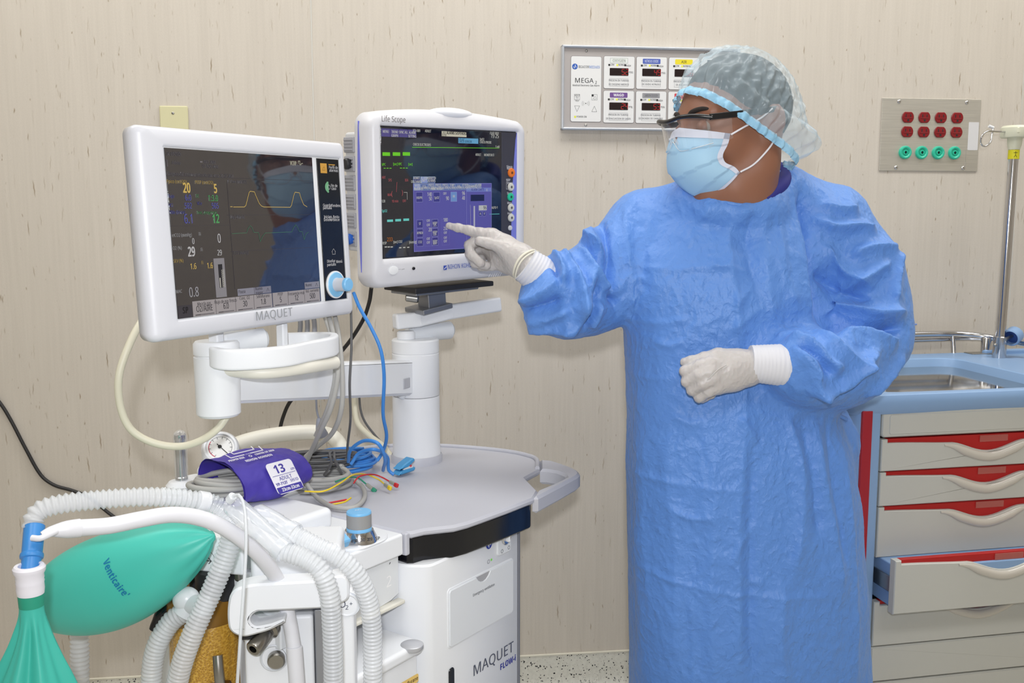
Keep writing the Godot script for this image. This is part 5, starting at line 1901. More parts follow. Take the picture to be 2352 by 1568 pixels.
func build_alarm_panel() -> void:
	var x0 := 0.4285
	var y0 := 1.564
	var W := 0.479
	var H := 0.2165
	var t := thing("gas_alarm_panel", "grey framed medical gas alarm panel with red digit displays mounted on the wall", "alarm panel", Transform3D(Basis(), Vector3(x0, y0, 0.0005)))
	var m := M.new()
	m.rbox(Vector3(W / 2, H / 2, 0.006), Vector3(W - 0.006, H - 0.006, 0.012), 0.001, 1)
	put(t, "face_plate", m, mt(rgb(178, 172, 170), 0.42, 0.25), Transform3D(), "grey metal face plate")
	var al := mt(rgb(210, 216, 226), 0.28, 0.7)
	for q in [[W / 2, H - 0.0035, W, 0.007], [W / 2, 0.0035, W, 0.007], [0.0035, H / 2, 0.007, H], [W - 0.0035, H / 2, 0.007, H]]:
		m = M.new()
		m.rbox(Vector3(q[0], q[1], 0.010), Vector3(q[2], q[3], 0.020), 0.003, 2)
		put(t, "frame_bar", m, al)
	for q in [Vector2(0.066, H - 0.0135), Vector2(0.387, H - 0.0135), Vector2(0.066, 0.0135), Vector2(0.387, 0.0135)]:
		m = M.new()
		m.ball(Vector3(q.x, q.y, 0.012), Vector3(0.0038, 0.0038, 0.0022), 16, 8)
		put(t, "screw", m, steel)
	var card := mt(rgb(226, 226, 226), 0.45)
	var edge := mt(rgb(118, 114, 116), 0.5)
	var z := 0.0125
	# info card at the left
	m = M.new()
	m.prism(rrect(0.0245, 0.0215, 0.1065, 0.1895, 0.005), 0.0118, 0.0128, 0.0)
	put(t, "card_edge", m, edge)
	m = M.new()
	m.prism(rrect(0.0253, 0.0223, 0.1057, 0.1887, 0.0045), 0.0120, 0.0132, 0.0)
	put(t, "info_card", m, card)
	var pr := Print.new()
	var bl := rgb(46, 92, 178)
	var ink := rgb(40, 40, 44)
	var zz := 0.0134
	pr.disc(0.0355, 0.1625, 0.0075, bl, zz)
	pr.line([Vector2(0.0305, 0.1615), Vector2(0.0335, 0.1615), Vector2(0.0345, 0.1575), Vector2(0.0365, 0.168), Vector2(0.0375, 0.1615), Vector2(0.0405, 0.1615)], 0.0008, rgb(230, 236, 246), zz + 0.0002)
	pr.text("BEACON", 0.0452, 0.1590, 0.0062, rgb(60, 64, 76), 0, 0.80, false, zz, 0.0, "Droid Serif")
	pr.text("MEDAES", 0.0735, 0.1590, 0.0062, rgb(74, 124, 204), 0, 0.80, false, zz, 0.0, "Droid Serif")
	pr.text("MEGA", 0.0365, 0.1215, 0.0118, ink, 0, 1.14, false, zz)
	pr.text("2", 0.0895, 0.1195, 0.0075, ink, 0, 1.0, false, zz)
	pr.text("Medical Electronic Gas Alarm", 0.0655, 0.1142, 0.0034, ink, 1, 0.86, false, zz)
	pr.frame(0.0345, 0.0775, 0.0495, 0.0925, 0.0006, rgb(110, 110, 114), zz)
	pr.text("HOLD", 0.042, 0.0868, 0.0032, ink, 1, 0.8, false, zz)
	pr.text("5 s", 0.042, 0.0815, 0.0032, ink, 1, 0.8, false, zz)
	pr.text("TEST", 0.042, 0.0735, 0.003, ink, 1, 0.8, false, zz)
	pr.frame(0.0805, 0.0775, 0.0955, 0.0925, 0.0006, rgb(110, 110, 114), zz)
	pr.box(0.0805, 0.0870, 0.0860, 0.0925, ink, zz + 0.0001)
	pr.line([Vector2(0.084, 0.080), Vector2(0.090, 0.088), Vector2(0.093, 0.081), Vector2(0.088, 0.079), Vector2(0.086, 0.084)], 0.0005, rgb(110, 110, 114), zz)
	pr.line([Vector2(0.0352, 0.0625), Vector2(0.0488, 0.0625), Vector2(0.042, 0.048), Vector2(0.0352, 0.0625)], 0.0006, ink, zz)
	pr.line([Vector2(0.0812, 0.048), Vector2(0.0948, 0.048), Vector2(0.088, 0.0625), Vector2(0.0812, 0.048)], 0.0006, ink, zz)
	pr.disc(0.0650, 0.069, 0.0014, ink, zz)
	for k in 3:
		pr.disc(0.065, 0.069, 0.0052 + 0.0025 * k, rgb(130, 130, 134), zz, 0.0047 + 0.0025 * k, -0.7, 0.7)
		pr.disc(0.065, 0.069, 0.0052 + 0.0025 * k, rgb(130, 130, 134), zz, 0.0047 + 0.0025 * k, PI - 0.7, PI + 0.7)
	pr.box(0.0345, 0.0315, 0.0395, 0.0368, rgb(222, 226, 70), zz)
	pr.text("POWER ON", 0.0412, 0.0325, 0.0036, ink, 0, 0.85, false, zz)
	print_on(t, "card_print", pr)
	# gas modules
	var gas := [[["OXYGEN", rgb(222, 226, 222), rgb(140, 146, 140), "52", "PSIG", "DE OXIGENO MEDICO"], ["NITROUS OXIDE", rgb(76, 96, 178), rgb(214, 220, 240), "49", "PSIG", "DE OXIDO NITROSO"], ["AIR", rgb(232, 214, 44), rgb(70, 66, 30), "56", "PSIG", "DE AIRE MEDICO"], ["NITROGEN", rgb(40, 40, 44), rgb(220, 220, 220), "160", "PSIG", "DE NITROGENO"]],
		[["WAGD", rgb(110, 74, 142), rgb(238, 236, 242), "24", "inHg", "DE EVACUACION DE GASES"], ["CARBON DIOXIDE", rgb(150, 150, 154), rgb(96, 98, 104), "53", "PSIG", "DE DIOXIDO DE CARBONO"], ["VACUUM", rgb(206, 60, 72), rgb(240, 232, 232), "20", "inHg", "DE VACIO"], ["AIR", rgb(232, 214, 44), rgb(70, 66, 30), "55", "PSIG", "DE AIRE"]]]
	for r in 2:
		for c in 4:
			var g: Array = gas[r][c]
			var ax := 0.1125 + 0.0872 * c
			var ay := 0.1085 - 0.0880 * r
			var aw := 0.0815
			var ah := 0.0820
			m = M.new()
			m.prism(rrect(ax - 0.0008, ay - 0.0008, ax + aw + 0.0008, ay + ah + 0.0008, 0.0048), 0.0118, 0.0128, 0.0)
			put(t, "card_edge", m, edge)
			m = M.new()
			m.prism(rrect(ax, ay, ax + aw, ay + ah, 0.004), 0.0120, 0.0132, 0.0)
			var cd := put(t, "gas_module", m, card)
			m = M.new()
			m.prism(rrect(ax + 0.0155, ay + 0.033, ax + 0.0655, ay + 0.052, 0.0015), 0.0130, 0.0139, 0.0)
			put(cd, "digit_display", m, mt(rgb(34, 22, 24), 0.2))
			pr = Print.new()
			pr.poly(Array(rrect(ax + 0.0165, ay + 0.0645, ax + 0.0640, ay + 0.0775, 0.002)), g[1], zz)
			if r == 0 and c == 0:
				pr.frame(ax + 0.0165, ay + 0.0645, ax + 0.0640, ay + 0.0775, 0.0005, rgb(130, 140, 140), zz + 0.0001)
			pr.text(g[0], ax + 0.0402, ay + 0.0678, 0.0068, g[2], 1, minf(1.0, 7.0 / g[0].length()), g[0] == "WAGD", zz + 0.0002)
			for k in 3:
				pr.box(ax + 0.0115 + 0.0215 * k, ay + 0.0572, ax + 0.0165 + 0.0215 * k, ay + 0.0622, rgb(230, 232, 80) if k == 1 else rgb(34, 34, 36), zz)
				pr.text(["LOW", "NORMAL", "HIGH"][k], ax + 0.0172 + 0.0215 * k, ay + 0.0582, 0.0028, ink, 0, 0.8, false, zz)
			pr.text(g[4], ax + 0.0675, ay + 0.0405, 0.0036, ink, 0, 0.8, false, zz)
			pr.frame(ax + 0.0150, ay + 0.0055, ax + 0.0655, ay + 0.0255, 0.0005, rgb(140, 140, 146), zz)
			pr.text("PRESION EN TUBERIA", ax + 0.0402, ay + 0.0182, 0.003, rgb(90, 90, 96), 1, 0.86, false, zz)
			pr.text(g[5], ax + 0.0402, ay + 0.0098, 0.003, rgb(90, 90, 96), 1, 0.86, false, zz)
			print_on(cd, "module_print", pr)
			pr = Print.new()
			digits(pr, g[3], ax + 0.0640, ay + 0.0355, 0.0138, rgb(214, 30, 34), 0.0141)
			print_on(cd, "display_digits", pr, 0.55)

# seven-segment digits, right aligned
func digits(pr: Print, s: String, x: float, y: float, h: float, c: Color, z: float) -> void:
	var seg := {"0": "abcdef", "1": "bc", "2": "abged", "3": "abgcd", "4": "fgbc", "5": "afgcd", "6": "afgedc", "9": "abgfcd"}
	var w := h * 0.5
	for i in s.length():
		var ch := s[s.length() - 1 - i]
		var bx := x - w - i * (w + h * 0.22)
		var P := {"a": [Vector2(0, 1), Vector2(1, 1)], "b": [Vector2(1, 1), Vector2(1, 0.5)], "c": [Vector2(1, 0.5), Vector2(1, 0)], "d": [Vector2(0, 0), Vector2(1, 0)], "e": [Vector2(0, 0.5), Vector2(0, 0)], "f": [Vector2(0, 1), Vector2(0, 0.5)], "g": [Vector2(0, 0.5), Vector2(1, 0.5)]}
		for k in seg.get(ch, ""):
			var a: Vector2 = P[k][0]
			var b: Vector2 = P[k][1]
			var d := (b - a) * 0.12
			a += d
			b -= d
			pr.line([Vector2(bx + a.x * w + a.y * h * 0.08, y + a.y * h), Vector2(bx + b.x * w + b.y * h * 0.08, y + b.y * h)], h * 0.1, c, z)

func build_outlet_plate() -> void:
	var o := Vector3(1.3175, 1.465, 0.0005)
	var t := thing("outlet_plate", "brushed steel wall plate holding red power sockets and green ground jacks", "outlet plate", Transform3D(Basis(), o))
	var W := 0.2885
	var H := 0.196
	var bs := mt(rgb(190, 187, 180), 0.34, 0.9)
	var fn := FastNoiseLite.new()
	fn.seed = 31
	fn.frequency = 0.25
	var im := fn.get_seamless_image(16, 512)
	im.resize(512, 512, Image.INTERPOLATE_CUBIC)
	bs.roughness = 0.44
	bs.metallic = 0.75
	bs.albedo_texture = ImageTexture.create_from_image(soften(im, 214, 0.07))
	bs.albedo_color = rgb(250, 246, 236)
	bs.uv1_triplanar = true
	bs.uv1_scale = Vector3(2, 2, 2)
	var m := M.new()
	m.rbox(Vector3(W / 2, H / 2, 0.0015), Vector3(W, H, 0.003), 0.0008, 1)
	put(t, "plate", m, bs)
	for q in [Vector2(0.0485, 0.187), Vector2(0.246, 0.187), Vector2(0.0485, 0.009), Vector2(0.246, 0.009)]:
		m = M.new()
		m.ball(Vector3(q.x, q.y, 0.003), Vector3(0.0055, 0.0055, 0.003), 18, 10)
		put(t, "screw", m, chrome)
	m = M.new()
	m.prism(rrect(0.2555, 0.058, 0.2855, 0.134, 0.002), 0.003, 0.0034, 0.0)
	put(t, "white_sticker", m, mt(rgb(216, 215, 217), 0.5), Transform3D(), "blank white sticker")
	m = M.new()
	m.rbox(Vector3(0.2515, 0.03, 0.0031), Vector3(0.0007, 0.056, 0.0006), 0.0002, 1)
	put(t, "plate_seam", m, chrome)
	var red := mt(rgb(132, 22, 29), 0.35)
	var rd := mt(rgb(96, 14, 20), 0.45)
	for r in 2:
		for c in 4:
			var cx := 0.0755 + 0.0480 * c
			var cy := 0.1450 - 0.0392 * r
			m = M.new()
			var ol := PackedVector2Array()
			for k in 40:
				var a := TAU * k / 40
				var p := Vector2(cos(a), sin(a)) * 0.0172
				p.y = clampf(p.y, -0.0146, 0.0146)
				ol.append(p + Vector2(cx, cy))
			m.prism(ol, 0.003, 0.0068, 0.0014)
			var s := put(t, "power_socket", m, red, Transform3D(), "dark red power socket")
			for q in [[-0.0063, 0.0042, 0.0026, 0.0082], [0.0063, 0.0042, 0.0026, 0.0074]]:
				m = M.new()
				m.rbox(Vector3(cx + q[0], cy + q[1], 0.0068), Vector3(q[2], q[3], 0.0006), 0.0002, 1)
				put(s, "slot", m, dark)
			m = M.new()
			m.prism(circle2(cx, cy - 0.0082, 0.0030, 14), 0.0066, 0.0071, 0.0)
			put(s, "slot", m, dark)
			m = M.new()
			m.rbox(Vector3(cx, cy - 0.0026, 0.0072), Vector3(0.024, 0.0016, 0.0014), 0.0006, 1)
			put(s, "socket_ridge", m, red)
	for c in 4:
		var cx := 0.0722 + 0.0482 * c
		m = M.new()
		m.lathe(PackedVector2Array([Vector2(0.0180, 0.0), Vector2(0.0180, 0.004), Vector2(0.0165, 0.0068), Vector2(0.0135, 0.0075), Vector2(0.0105, 0.006), Vector2(0.0085, 0.003), Vector2(0.007, 0.0035), Vector2(0.0065, 0.0065), Vector2(0.0052, 0.007), Vector2(0.004, 0.0068), Vector2(0.004, 0.001), Vector2(0, 0.001)]), 36, Transform3D(Basis(Vector3(1, 0, 0), PI / 2), Vector3(cx, 0.0500, 0.003)))
		var g := put(t, "ground_jack", m, mt(rgb(48, 190, 158), 0.32), Transform3D(), "round green ground jack")
		m = M.new()
		m.prism(circle2(cx, 0.0500, 0.0041, 18), 0.0032, 0.0045, 0.0)
		put(g, "jack_hole", m, dark)

# grey image pulled towards one level
func soften(im: Image, level: int, keep: float) -> Image:
	im.convert(Image.FORMAT_L8)
	var d := im.get_data()
	for i in d.size():
		d[i] = clampi(int(level + (d[i] - 128) * keep), 0, 255)
	var o := Image.create_from_data(im.get_width(), im.get_height(), false, Image.FORMAT_L8, d)
	o.convert(Image.FORMAT_RGB8)
	return o


func build_cart() -> void:
	var K := Transform3D(Basis(Vector3.UP, deg_to_rad(4.7)).scaled(Vector3.ONE * 1.12), Vector3(0.989, -0.158, 0.652))
	var t := thing("crash_cart", "blue and beige medical supply cart with red trimmed drawers and steel tray top", "medical cart", K)
	var blue := mt(rgb(136, 168, 208), 0.4)
	var beige := mt(rgb(196, 196, 190), 0.45)
	var beige_side := mt(rgb(200, 196, 180), 0.5)
	var red := mt(rgb(178, 20, 22), 0.42)
	var red_post := mt(rgb(164, 26, 44), 0.45)
	var m := M.new()
	# carcass
	for q in [[-0.008, 0.61, -0.265, 0.012, 0.72, 0.44], [0.518, 0.61, -0.265, 0.012, 0.72, 0.44], [0.255, 0.61, -0.48, 0.53, 0.72, 0.012], [0.255, 0.258, -0.265, 0.53, 0.012, 0.44]]:
		m.rbox(Vector3(q[0], q[1], q[2]), Vector3(q[3], q[4], q[5]), 0.002, 1)
	put(t, "carcass", m, blue)
	# side wall with ledges, seen behind the gown
	m = M.new()
	m.rbox(Vector3(-0.022, 0.61, -0.27), Vector3(0.014, 0.72, 0.40), 0.003, 1)
	for y in [0.93, 0.86, 0.79, 0.72]:
		m.rbox(Vector3(-0.030, y, -0.26), Vector3(0.012, 0.012, 0.38), 0.003, 1)
	put(t, "side_panel", m, beige_side)
	# corner posts
	for sx in [0, 1]:
		var x := -0.006 if sx == 0 else 0.516
		m = M.new()
		m.prism(rounded([[x - 0.030, 0.045, 0.006], [x + 0.026, 0.045, 0.004], [x + 0.026, -0.003, 0.006], [x - 0.020, -0.003, 0.014]], 5), 0.25, 0.972, 0.001, flat_xf())
		var po := put(t, "corner_post", m, blue, Transform3D(), "light blue corner post with red stripe")
		m = M.new()
		m.rbox(Vector3(x - 0.006, 0.611, 0.004), Vector3(0.021, 0.72, 0.008), 0.002, 1)
		put(po, "red_stripe", m, red_post)
	# drawers: [bottom, top, pulled out, with red grip]
	var dr := [[0.9165, 0.9665, 0.0, false], [0.8505, 0.9125, 0.0, true], [0.7820, 0.8480, 0.0, true], [0.6805, 0.7795, 0.0, true], [0.5915, 0.6955, 0.062, true], [0.5010, 0.5910, 0.0, true], [0.4275, 0.4985, 0.0, false], [0.3300, 0.4250, 0.0, false], [0.2550, 0.3275, 0.0, false]]
	var xa := 0.0245
	var xb := 0.4885
	var xc := 0.2585
	for i in dr.size():
		var q: Array = dr[i]
		var dz: float = q[2]
		var y0: float = q[0]
		var y1: float = q[1]
		m = M.new()
		if not q[3]:
			m.prism(rrect(xa - 0.001, y0, xb + 0.001, y1, 0.007 if i == 0 else 0.002), -0.02, 0.0, 0.0022)
			var d0 := put(t, "drawer", m, beige, Transform3D(), "plain beige drawer front")
			if i == 0:
				m = M.new()
				m.prism(rrect(xa + 0.014, y0 + 0.0055, xb - 0.014, y1 - 0.006, 0.005), -0.002, 0.0012, 0.001)
				put(d0, "raised_field", m, beige)
			continue
		# beige front whose upper edge dips into a grip
		var ol := PackedVector2Array([Vector2(xb, y0), Vector2(xa, y0), Vector2(xa, y1), Vector2(xa + 0.013, y1)])
		var lip := []
		ol.append(Vector2(xa + 0.0131, y1 - 0.007))
		for k in 41:
			var f := k / 40.0
			var x := lerpf(xa + 0.014, xb - 0.014, f)
			var u := absf(x - xc) / 0.078
			var dip := 0.0 if u > 1.0 else 0.019 * pow(cos(u * PI / 2), 1.5)
			var yy := y1 - 0.0072 - 0.0055 * smoothstep(0.225, 0.06, absf(x - xc)) - dip
			ol.append(Vector2(x, yy))
			if u < 1.35:
				lip.append(Vector3(x, yy - 0.0025, 0.001 + dz))
		ol.append(Vector2(xb - 0.0131, y1 - 0.007))
		ol.append(Vector2(xb - 0.013, y1))
		ol.append(Vector2(xb, y1))
		m.prism(ol, -0.018 + dz, dz, 0.0016)
		var d := put(t, "drawer", m, beige, Transform3D(), "beige drawer front with curved grip" + (", pulled open" if dz > 0 else ""))
		m = M.new()
		m.rbox(Vector3((xa + xb) / 2, (y1 + y0) / 2 + 0.004, -0.013 + dz), Vector3(xb - xa - 0.024, y1 - y0 - 0.008, 0.012), 0.002, 1)
		put(d, "red_backing", m, red)
		m = M.new()
		var rows := []
		var sp := spline(lip, 0.004)
		for p in sp:
			var r := PackedVector3Array()
			var lw := 0.009 * (0.25 + 0.75 * smoothstep(0.100, 0.055, absf(p.x - xc)))
			for k in 9:
				var a := PI * (k / 8.0) - PI / 2
				r.append(p + Vector3(0, -lw + sin(a) * lw, cos(a) * lw * 0.75 - 0.001))
			rows.append(r)
		m.grid(rows)
		put(d, "grip_lip", m, mt(rgb(202, 196, 186), 0.12), Transform3D(), "glossy beige grip lip")
		m = M.new()
		m.rbox(Vector3(xc + 0.012, y1 - 0.0085, -0.0055 + dz), Vector3(0.062, 0.013, 0.0022), 0.0008, 1)
		put(d, "label_holder", m, clear(rgb(214, 120, 112), 0.35, 0.2))
		if dz > 0:
			m = M.new()
			m.rbox(Vector3((xa + xb) / 2, (y0 + y1) / 2 - 0.005, -0.12), Vector3(xb - xa - 0.018, y1 - y0 - 0.02, 0.36), 0.003, 1)
			put(d, "drawer_box", m, blue)
			m = M.new()
			m.rbox(Vector3(xa + 0.004, y0 + 0.052, 0.02), Vector3(0.004, 0.03, 0.07), 0.001, 1)
			put(d, "slide", m, steel)
	# top: moulded blue rim round a steel tray
	var hole := rounded([[0.035, 0.018, 0.03], [0.45, 0.018, 0.03], [0.47, 0.42, 0.05], [0.02, 0.42, 0.05]], 6)
	var outer := rounded([[-0.062, 0.004, 0.03], [-0.02, -0.010, 0.03], [0.58, -0.010, 0.04], [0.60, 0.02, 0.03], [0.60, 0.46, 0.05], [0.57, 0.495, 0.04], [-0.04, 0.495, 0.04], [-0.062, 0.46, 0.04]], 6)
	m = M.new()
	# rim = outer wall, top ring and inner wall
	var n := 96
	var po2 := resample2(outer, n)
	var ph2 := resample2(hole, n)
	var ringrows := []
	for lv in [[0, 0.962, -0.012], [0, 0.972, -0.002], [0, 0.986, 0.0], [0, 0.998, -0.003], [0, 1.001, -0.008], [1, 1.001, 0.006], [1, 0.998, 0.002], [1, 0.980, -0.003]]:
		var r := PackedVector3Array()
		for i in n:
			var src: PackedVector2Array = po2 if lv[0] == 0 else ph2
			var c := Vector2(0.26, 0.235)
			var p: Vector2 = src[i] + (src[i] - c).normalized() * lv[2]
			r.append(Vector3(p.x, lv[1], -p.y))
		ringrows.append(r)
	m.grid(ringrows, true, false, false)
	put(t, "top_rim", m, blue, Transform3D(), "light blue moulded rim")
	m = M.new()
	m.prism(hole, 0.972, 0.9805, 0.0, flat_xf())
	put(t, "steel_tray", m, mt(rgb(188, 184, 176), 0.07, 1.0), Transform3D(), "mirror bright steel tray plate")
	m = M.new()
	m.rbox(Vector3(0.26, 0.968, -0.235), Vector3(0.56, 0.010, 0.44), 0.002, 1)
	put(t, "tray_floor", m, blue)
	m = M.new()
	m.lathe(PackedVector2Array([Vector2(0.017, 0.0), Vector2(0.017, 0.0018), Vector2(0.015, 0.0028), Vector2(0.011, 0.0015), Vector2(0.0085, 0.0012), Vector2(0.0, 0.003)]), 32, Transform3D(Basis(), W3(0.0052, 1, -0.0228)))
	put(t, "pole_socket_cap", m, chrome, Transform3D(), "round steel socket cap")
	# side shelf at the right
	m = M.new()
	m.rbox(Vector3(0.68, 0.992, -0.26), Vector3(0.18, 0.016, 0.42), 0.006, 2)
	m.rbox(Vector3(0.68, 1.0, -0.462), Vector3(0.18, 0.022, 0.016), 0.005, 2)
	put(t, "side_shelf", m, blue, Transform3D(), "light blue fold-out side shelf")
	# rail behind and beside the tray
	m = M.new()
	m.tube(spline([Vector3(-0.06, 1.048, -0.50), Vector3(0.3, 1.048, -0.50), Vector3(0.50, 1.048, -0.50), Vector3(0.56, 1.046, -0.495), Vector3(0.61, 1.041, -0.462), Vector3(0.64, 1.036, -0.40), Vector3(0.66, 1.03, -0.30), Vector3(0.68, 1.02, -0.05)], 0.01), 0.0075, 14)
	m.tube(spline([Vector3(-0.06, 1.033, -0.508), Vector3(0.3, 1.033, -0.508), Vector3(0.50, 1.033, -0.508), Vector3(0.56, 1.034, -0.503), Vector3(0.60, 1.036, -0.475)], 0.01), 0.005, 12)
	put(t, "guard_rail", m, chrome, Transform3D(), "chrome guard rail")
	for x in [0.0, 0.53]:
		m = M.new()
		m.cyl(Vector3(x, 0.99, -0.49), Vector3(x, 1.045, -0.50), 0.006, 12)
		put(t, "rail_post", m, chrome)
	var cp := W3(0.6027, 1, -0.4689)
	m = M.new()
	m.lathe(PackedVector2Array([Vector2(0.014, 0.0), Vector2(0.0125, 0.003), Vector2(0.0125, 0.040), Vector2(0.0115, 0.0415), Vector2(0.0, 0.0415)]), 28, Transform3D(Basis(), cp))
	var cup := put(t, "rail_foot", m, chrome)
	m = M.new()
	m.rbox(cp + Vector3(-0.012, 0.0015, 0.0), Vector3(0.075, 0.003, 0.035), 0.001, 1)
	put(cup, "foot_plate", m, steel)
	# casters
	for q in [Vector3(0.03, 0.141, -0.06), Vector3(0.48, 0.141, -0.06), Vector3(0.03, 0.141, -0.42), Vector3(0.48, 0.141, -0.42)]:
		m = M.new()
		m.cyl(q + Vector3(-0.015, 0.05, 0), q + Vector3(0.015, 0.05, 0), 0.05, 24, 0.004)
		var c := put(t, "caster", m, dark)
		m = M.new()
		m.rbox(q + Vector3(0, 0.095, 0), Vector3(0.045, 0.05, 0.045), 0.006, 1)
		put(c, "caster_fork", m, mid_grey)
	# blue clamp wheel on the rail
	var kw := W3(0.6133, 1.0522, -0.3919)
	var w := thing("clamp_wheel", "small round light blue clamp wheel fixed on the chrome rail beside the pole", "clamp", K * Transform3D(Basis(), kw))
	m = M.new()
	m.lathe(PackedVector2Array([Vector2(0.018, -0.014), Vector2(0.0205, -0.012), Vector2(0.0205, 0.012), Vector2(0.018, 0.014), Vector2(0.0165, 0.013), Vector2(0.016, -0.012)]), 32, Transform3D(Basis(Vector3(0, 0, 1), PI / 2 + 0.3).rotated(Vector3.UP, 0.5), Vector3.ZERO))
	put(w, "rim", m, blue)
	m = M.new()
	m.lathe(PackedVector2Array([Vector2(0.0, 0.002), Vector2(0.0165, 0.002)]), 28, Transform3D(Basis(Vector3(0, 0, 1), PI / 2 + 0.3).rotated(Vector3.UP, 0.5), Vector3.ZERO))
	m.lathe(PackedVector2Array([Vector2(0.0165, -0.002), Vector2(0.0, -0.002)]), 28, Transform3D(Basis(Vector3(0, 0, 1), PI / 2 + 0.3).rotated(Vector3.UP, 0.5), Vector3.ZERO))
	put(w, "web", m, mt(rgb(46, 76, 140), 0.5))
	m = M.new()
	m.cyl(Vector3(-0.034, -0.006, 0.016), Vector3(0.006, 0.002, -0.004), 0.004, 12)
	put(w, "spindle", m, steel)
	# small bracket showing beside the sleeve
	var bp := W3(1.3731, 1.048, 0.078)
	var b := thing("rail_bracket", "small blue edged grey curved bracket behind the gown's elbow", "bracket", Transform3D(Basis(Vector3.UP, 0.2), bp))
	m = M.new()
	var arc := PackedVector2Array([Vector2(-0.02, 0.0)])
	for k in 9:
		var a := PI / 2 * (1.0 - k / 8.0)
		arc.append(Vector2(cos(a) * 0.022, sin(a) * 0.019))
	m.prism(arc, -0.01, 0.01, 0.002)
	put(b, "shell", m, mt(rgb(84, 84, 104), 0.5))
	m = M.new()
	var ap := []
	for k in 8:
		var a := PI / 2 * (1.0 - k / 7.0)
		ap.append(Vector3(cos(a) * 0.0225, sin(a) * 0.0195, 0.008))
	ap.append(Vector3(0.033, -0.001, 0.008))
	m.tube(spline(ap, 0.003), 0.0022, 8)
	put(b, "blue_edge", m, mt(rgb(120, 146, 206), 0.4))
	build_pole(K)

func resample2(poly: PackedVector2Array, n: int) -> PackedVector2Array:
	# even points by direction from the middle, so that two outlines pair up
	var c := Vector2(0.26, 0.235)
	var out := PackedVector2Array()
	for i in n:
		var d := Vector2.from_angle(TAU * i / n)
		var best := c
		for k in poly.size():
			var hit = Geometry2D.segment_intersects_segment(c, c + d * 2.0, poly[k], poly[(k + 1) % poly.size()])
			if hit != null:
				best = hit
		out.append(best)
	return out

func build_pole(K: Transform3D) -> void:
	var base := W3(0.5806, 1, -0.394)
	var t := thing("infusion_pole", "chrome infusion pole with cream hook head standing on the supply cart", "infusion pole", K * Transform3D(Basis(Vector3(0, 0, 1), -0.012), base))
	var m := M.new()
	m.cyl(Vector3(0, 0.0, 0), Vector3(0, 0.052, 0), 0.0155, 28, 0.001)
	put(t, "socket_sleeve", m, chrome)
	m = M.new()
	m.cyl(Vector3(0, 0.05, 0), Vector3(0, 0.50, 0), 0.0112, 28)
	put(t, "pole", m, chrome)
	m = M.new()
	m.ball(Vector3(-0.016, 0.032, 0.004), Vector3(0.004, 0.004, 0.004), 12, 8)
	put(t, "set_screw", m, steel)
	m = M.new()
	m.lathe(PackedVector2Array([Vector2(0.0124, 0.470), Vector2(0.0124, 0.491)]), 28)
	var yl := put(t, "yellow_tag", m, mt(rgb(214, 206, 30), 0.5), Transform3D(), "yellow warning tag")
	var pr := Print.new()
	pr.line([Vector2(-0.003, 0.474), Vector2(0, 0.479), Vector2(0.003, 0.474)], 0.0009, rgb(40, 38, 10), 0.0126)
	pr.line([Vector2(0, 0.479), Vector2(0, 0.487)], 0.0009, rgb(40, 38, 10), 0.0126)
	pr.line([Vector2(-0.004, 0.484), Vector2(0.004, 0.484)], 0.0009, rgb(40, 38, 10), 0.0126)
	print_on(yl, "tag_print", pr, 0.0, 0.5, Transform3D(Basis(Vector3.UP, -0.35), Vector3.ZERO))
	var cream := mt(rgb(222, 222, 200), 0.4)
	m = M.new()
	m.lathe(PackedVector2Array([Vector2(0.0125, 0.492), Vector2(0.0155, 0.503), Vector2(0.0165, 0.520), Vector2(0.0, 0.520)]), 28)
	m.lathe(PackedVector2Array([Vector2(0.0, 0.519), Vector2(0.030, 0.519), Vector2(0.032, 0.522), Vector2(0.032, 0.541), Vector2(0.028, 0.546), Vector2(0.0, 0.548)]), 32)
	m.rbox(Vector3(0, 0.534, 0), Vector3(0.036, 0.016, 0.06), 0.004, 1)
	put(t, "hook_head", m, cream, Transform3D(), "cream plastic hook head")
	for s in [Vector3(-1, 0, 0.15), Vector3(1, 0, 0.2)]:
		var d: Vector3 = s.normalized()
		var sd := d.cross(Vector3.UP)
		m = M.new()
		m.tube(spline([d * 0.025 + Vector3(0, 0.532, 0), d * 0.055 + Vector3(0, 0.531, 0), d * 0.085 + Vector3(0, 0.530, 0), d * 0.100 + Vector3(0, 0.519, 0), d * 0.097 + Vector3(0, 0.503, 0) + sd * 0.004, d * 0.083 + Vector3(0, 0.497, 0) + sd * 0.006, d * 0.069 + Vector3(0, 0.507, 0) + sd * 0.004, d * 0.064 + Vector3(0, 0.527, 0) + sd * 0.006, d * 0.060 + Vector3(0, 0.540, 0) + sd * 0.007], 0.003), 0.0021, 10)
		var hk := put(t, "hook", m, chrome, Transform3D(), "bent chrome wire hook")
		m = M.new()
		m.tube(PackedVector3Array([d * 0.060 + Vector3(0, 0.540, 0) + sd * 0.007, d * 0.071 + Vector3(0, 0.544, 0) + sd * 0.010]), 0.0034, 10)
		put(hk, "white_tip", m, white)


func cord(called: String, pts: Array, r: float, mat: Material, label: String, category := "cable", group := "") -> void:
	var m := M.new()
	m.tube(spline(pts, 0.006), r, 10)
	solo(called, m, mat, label, category, group)

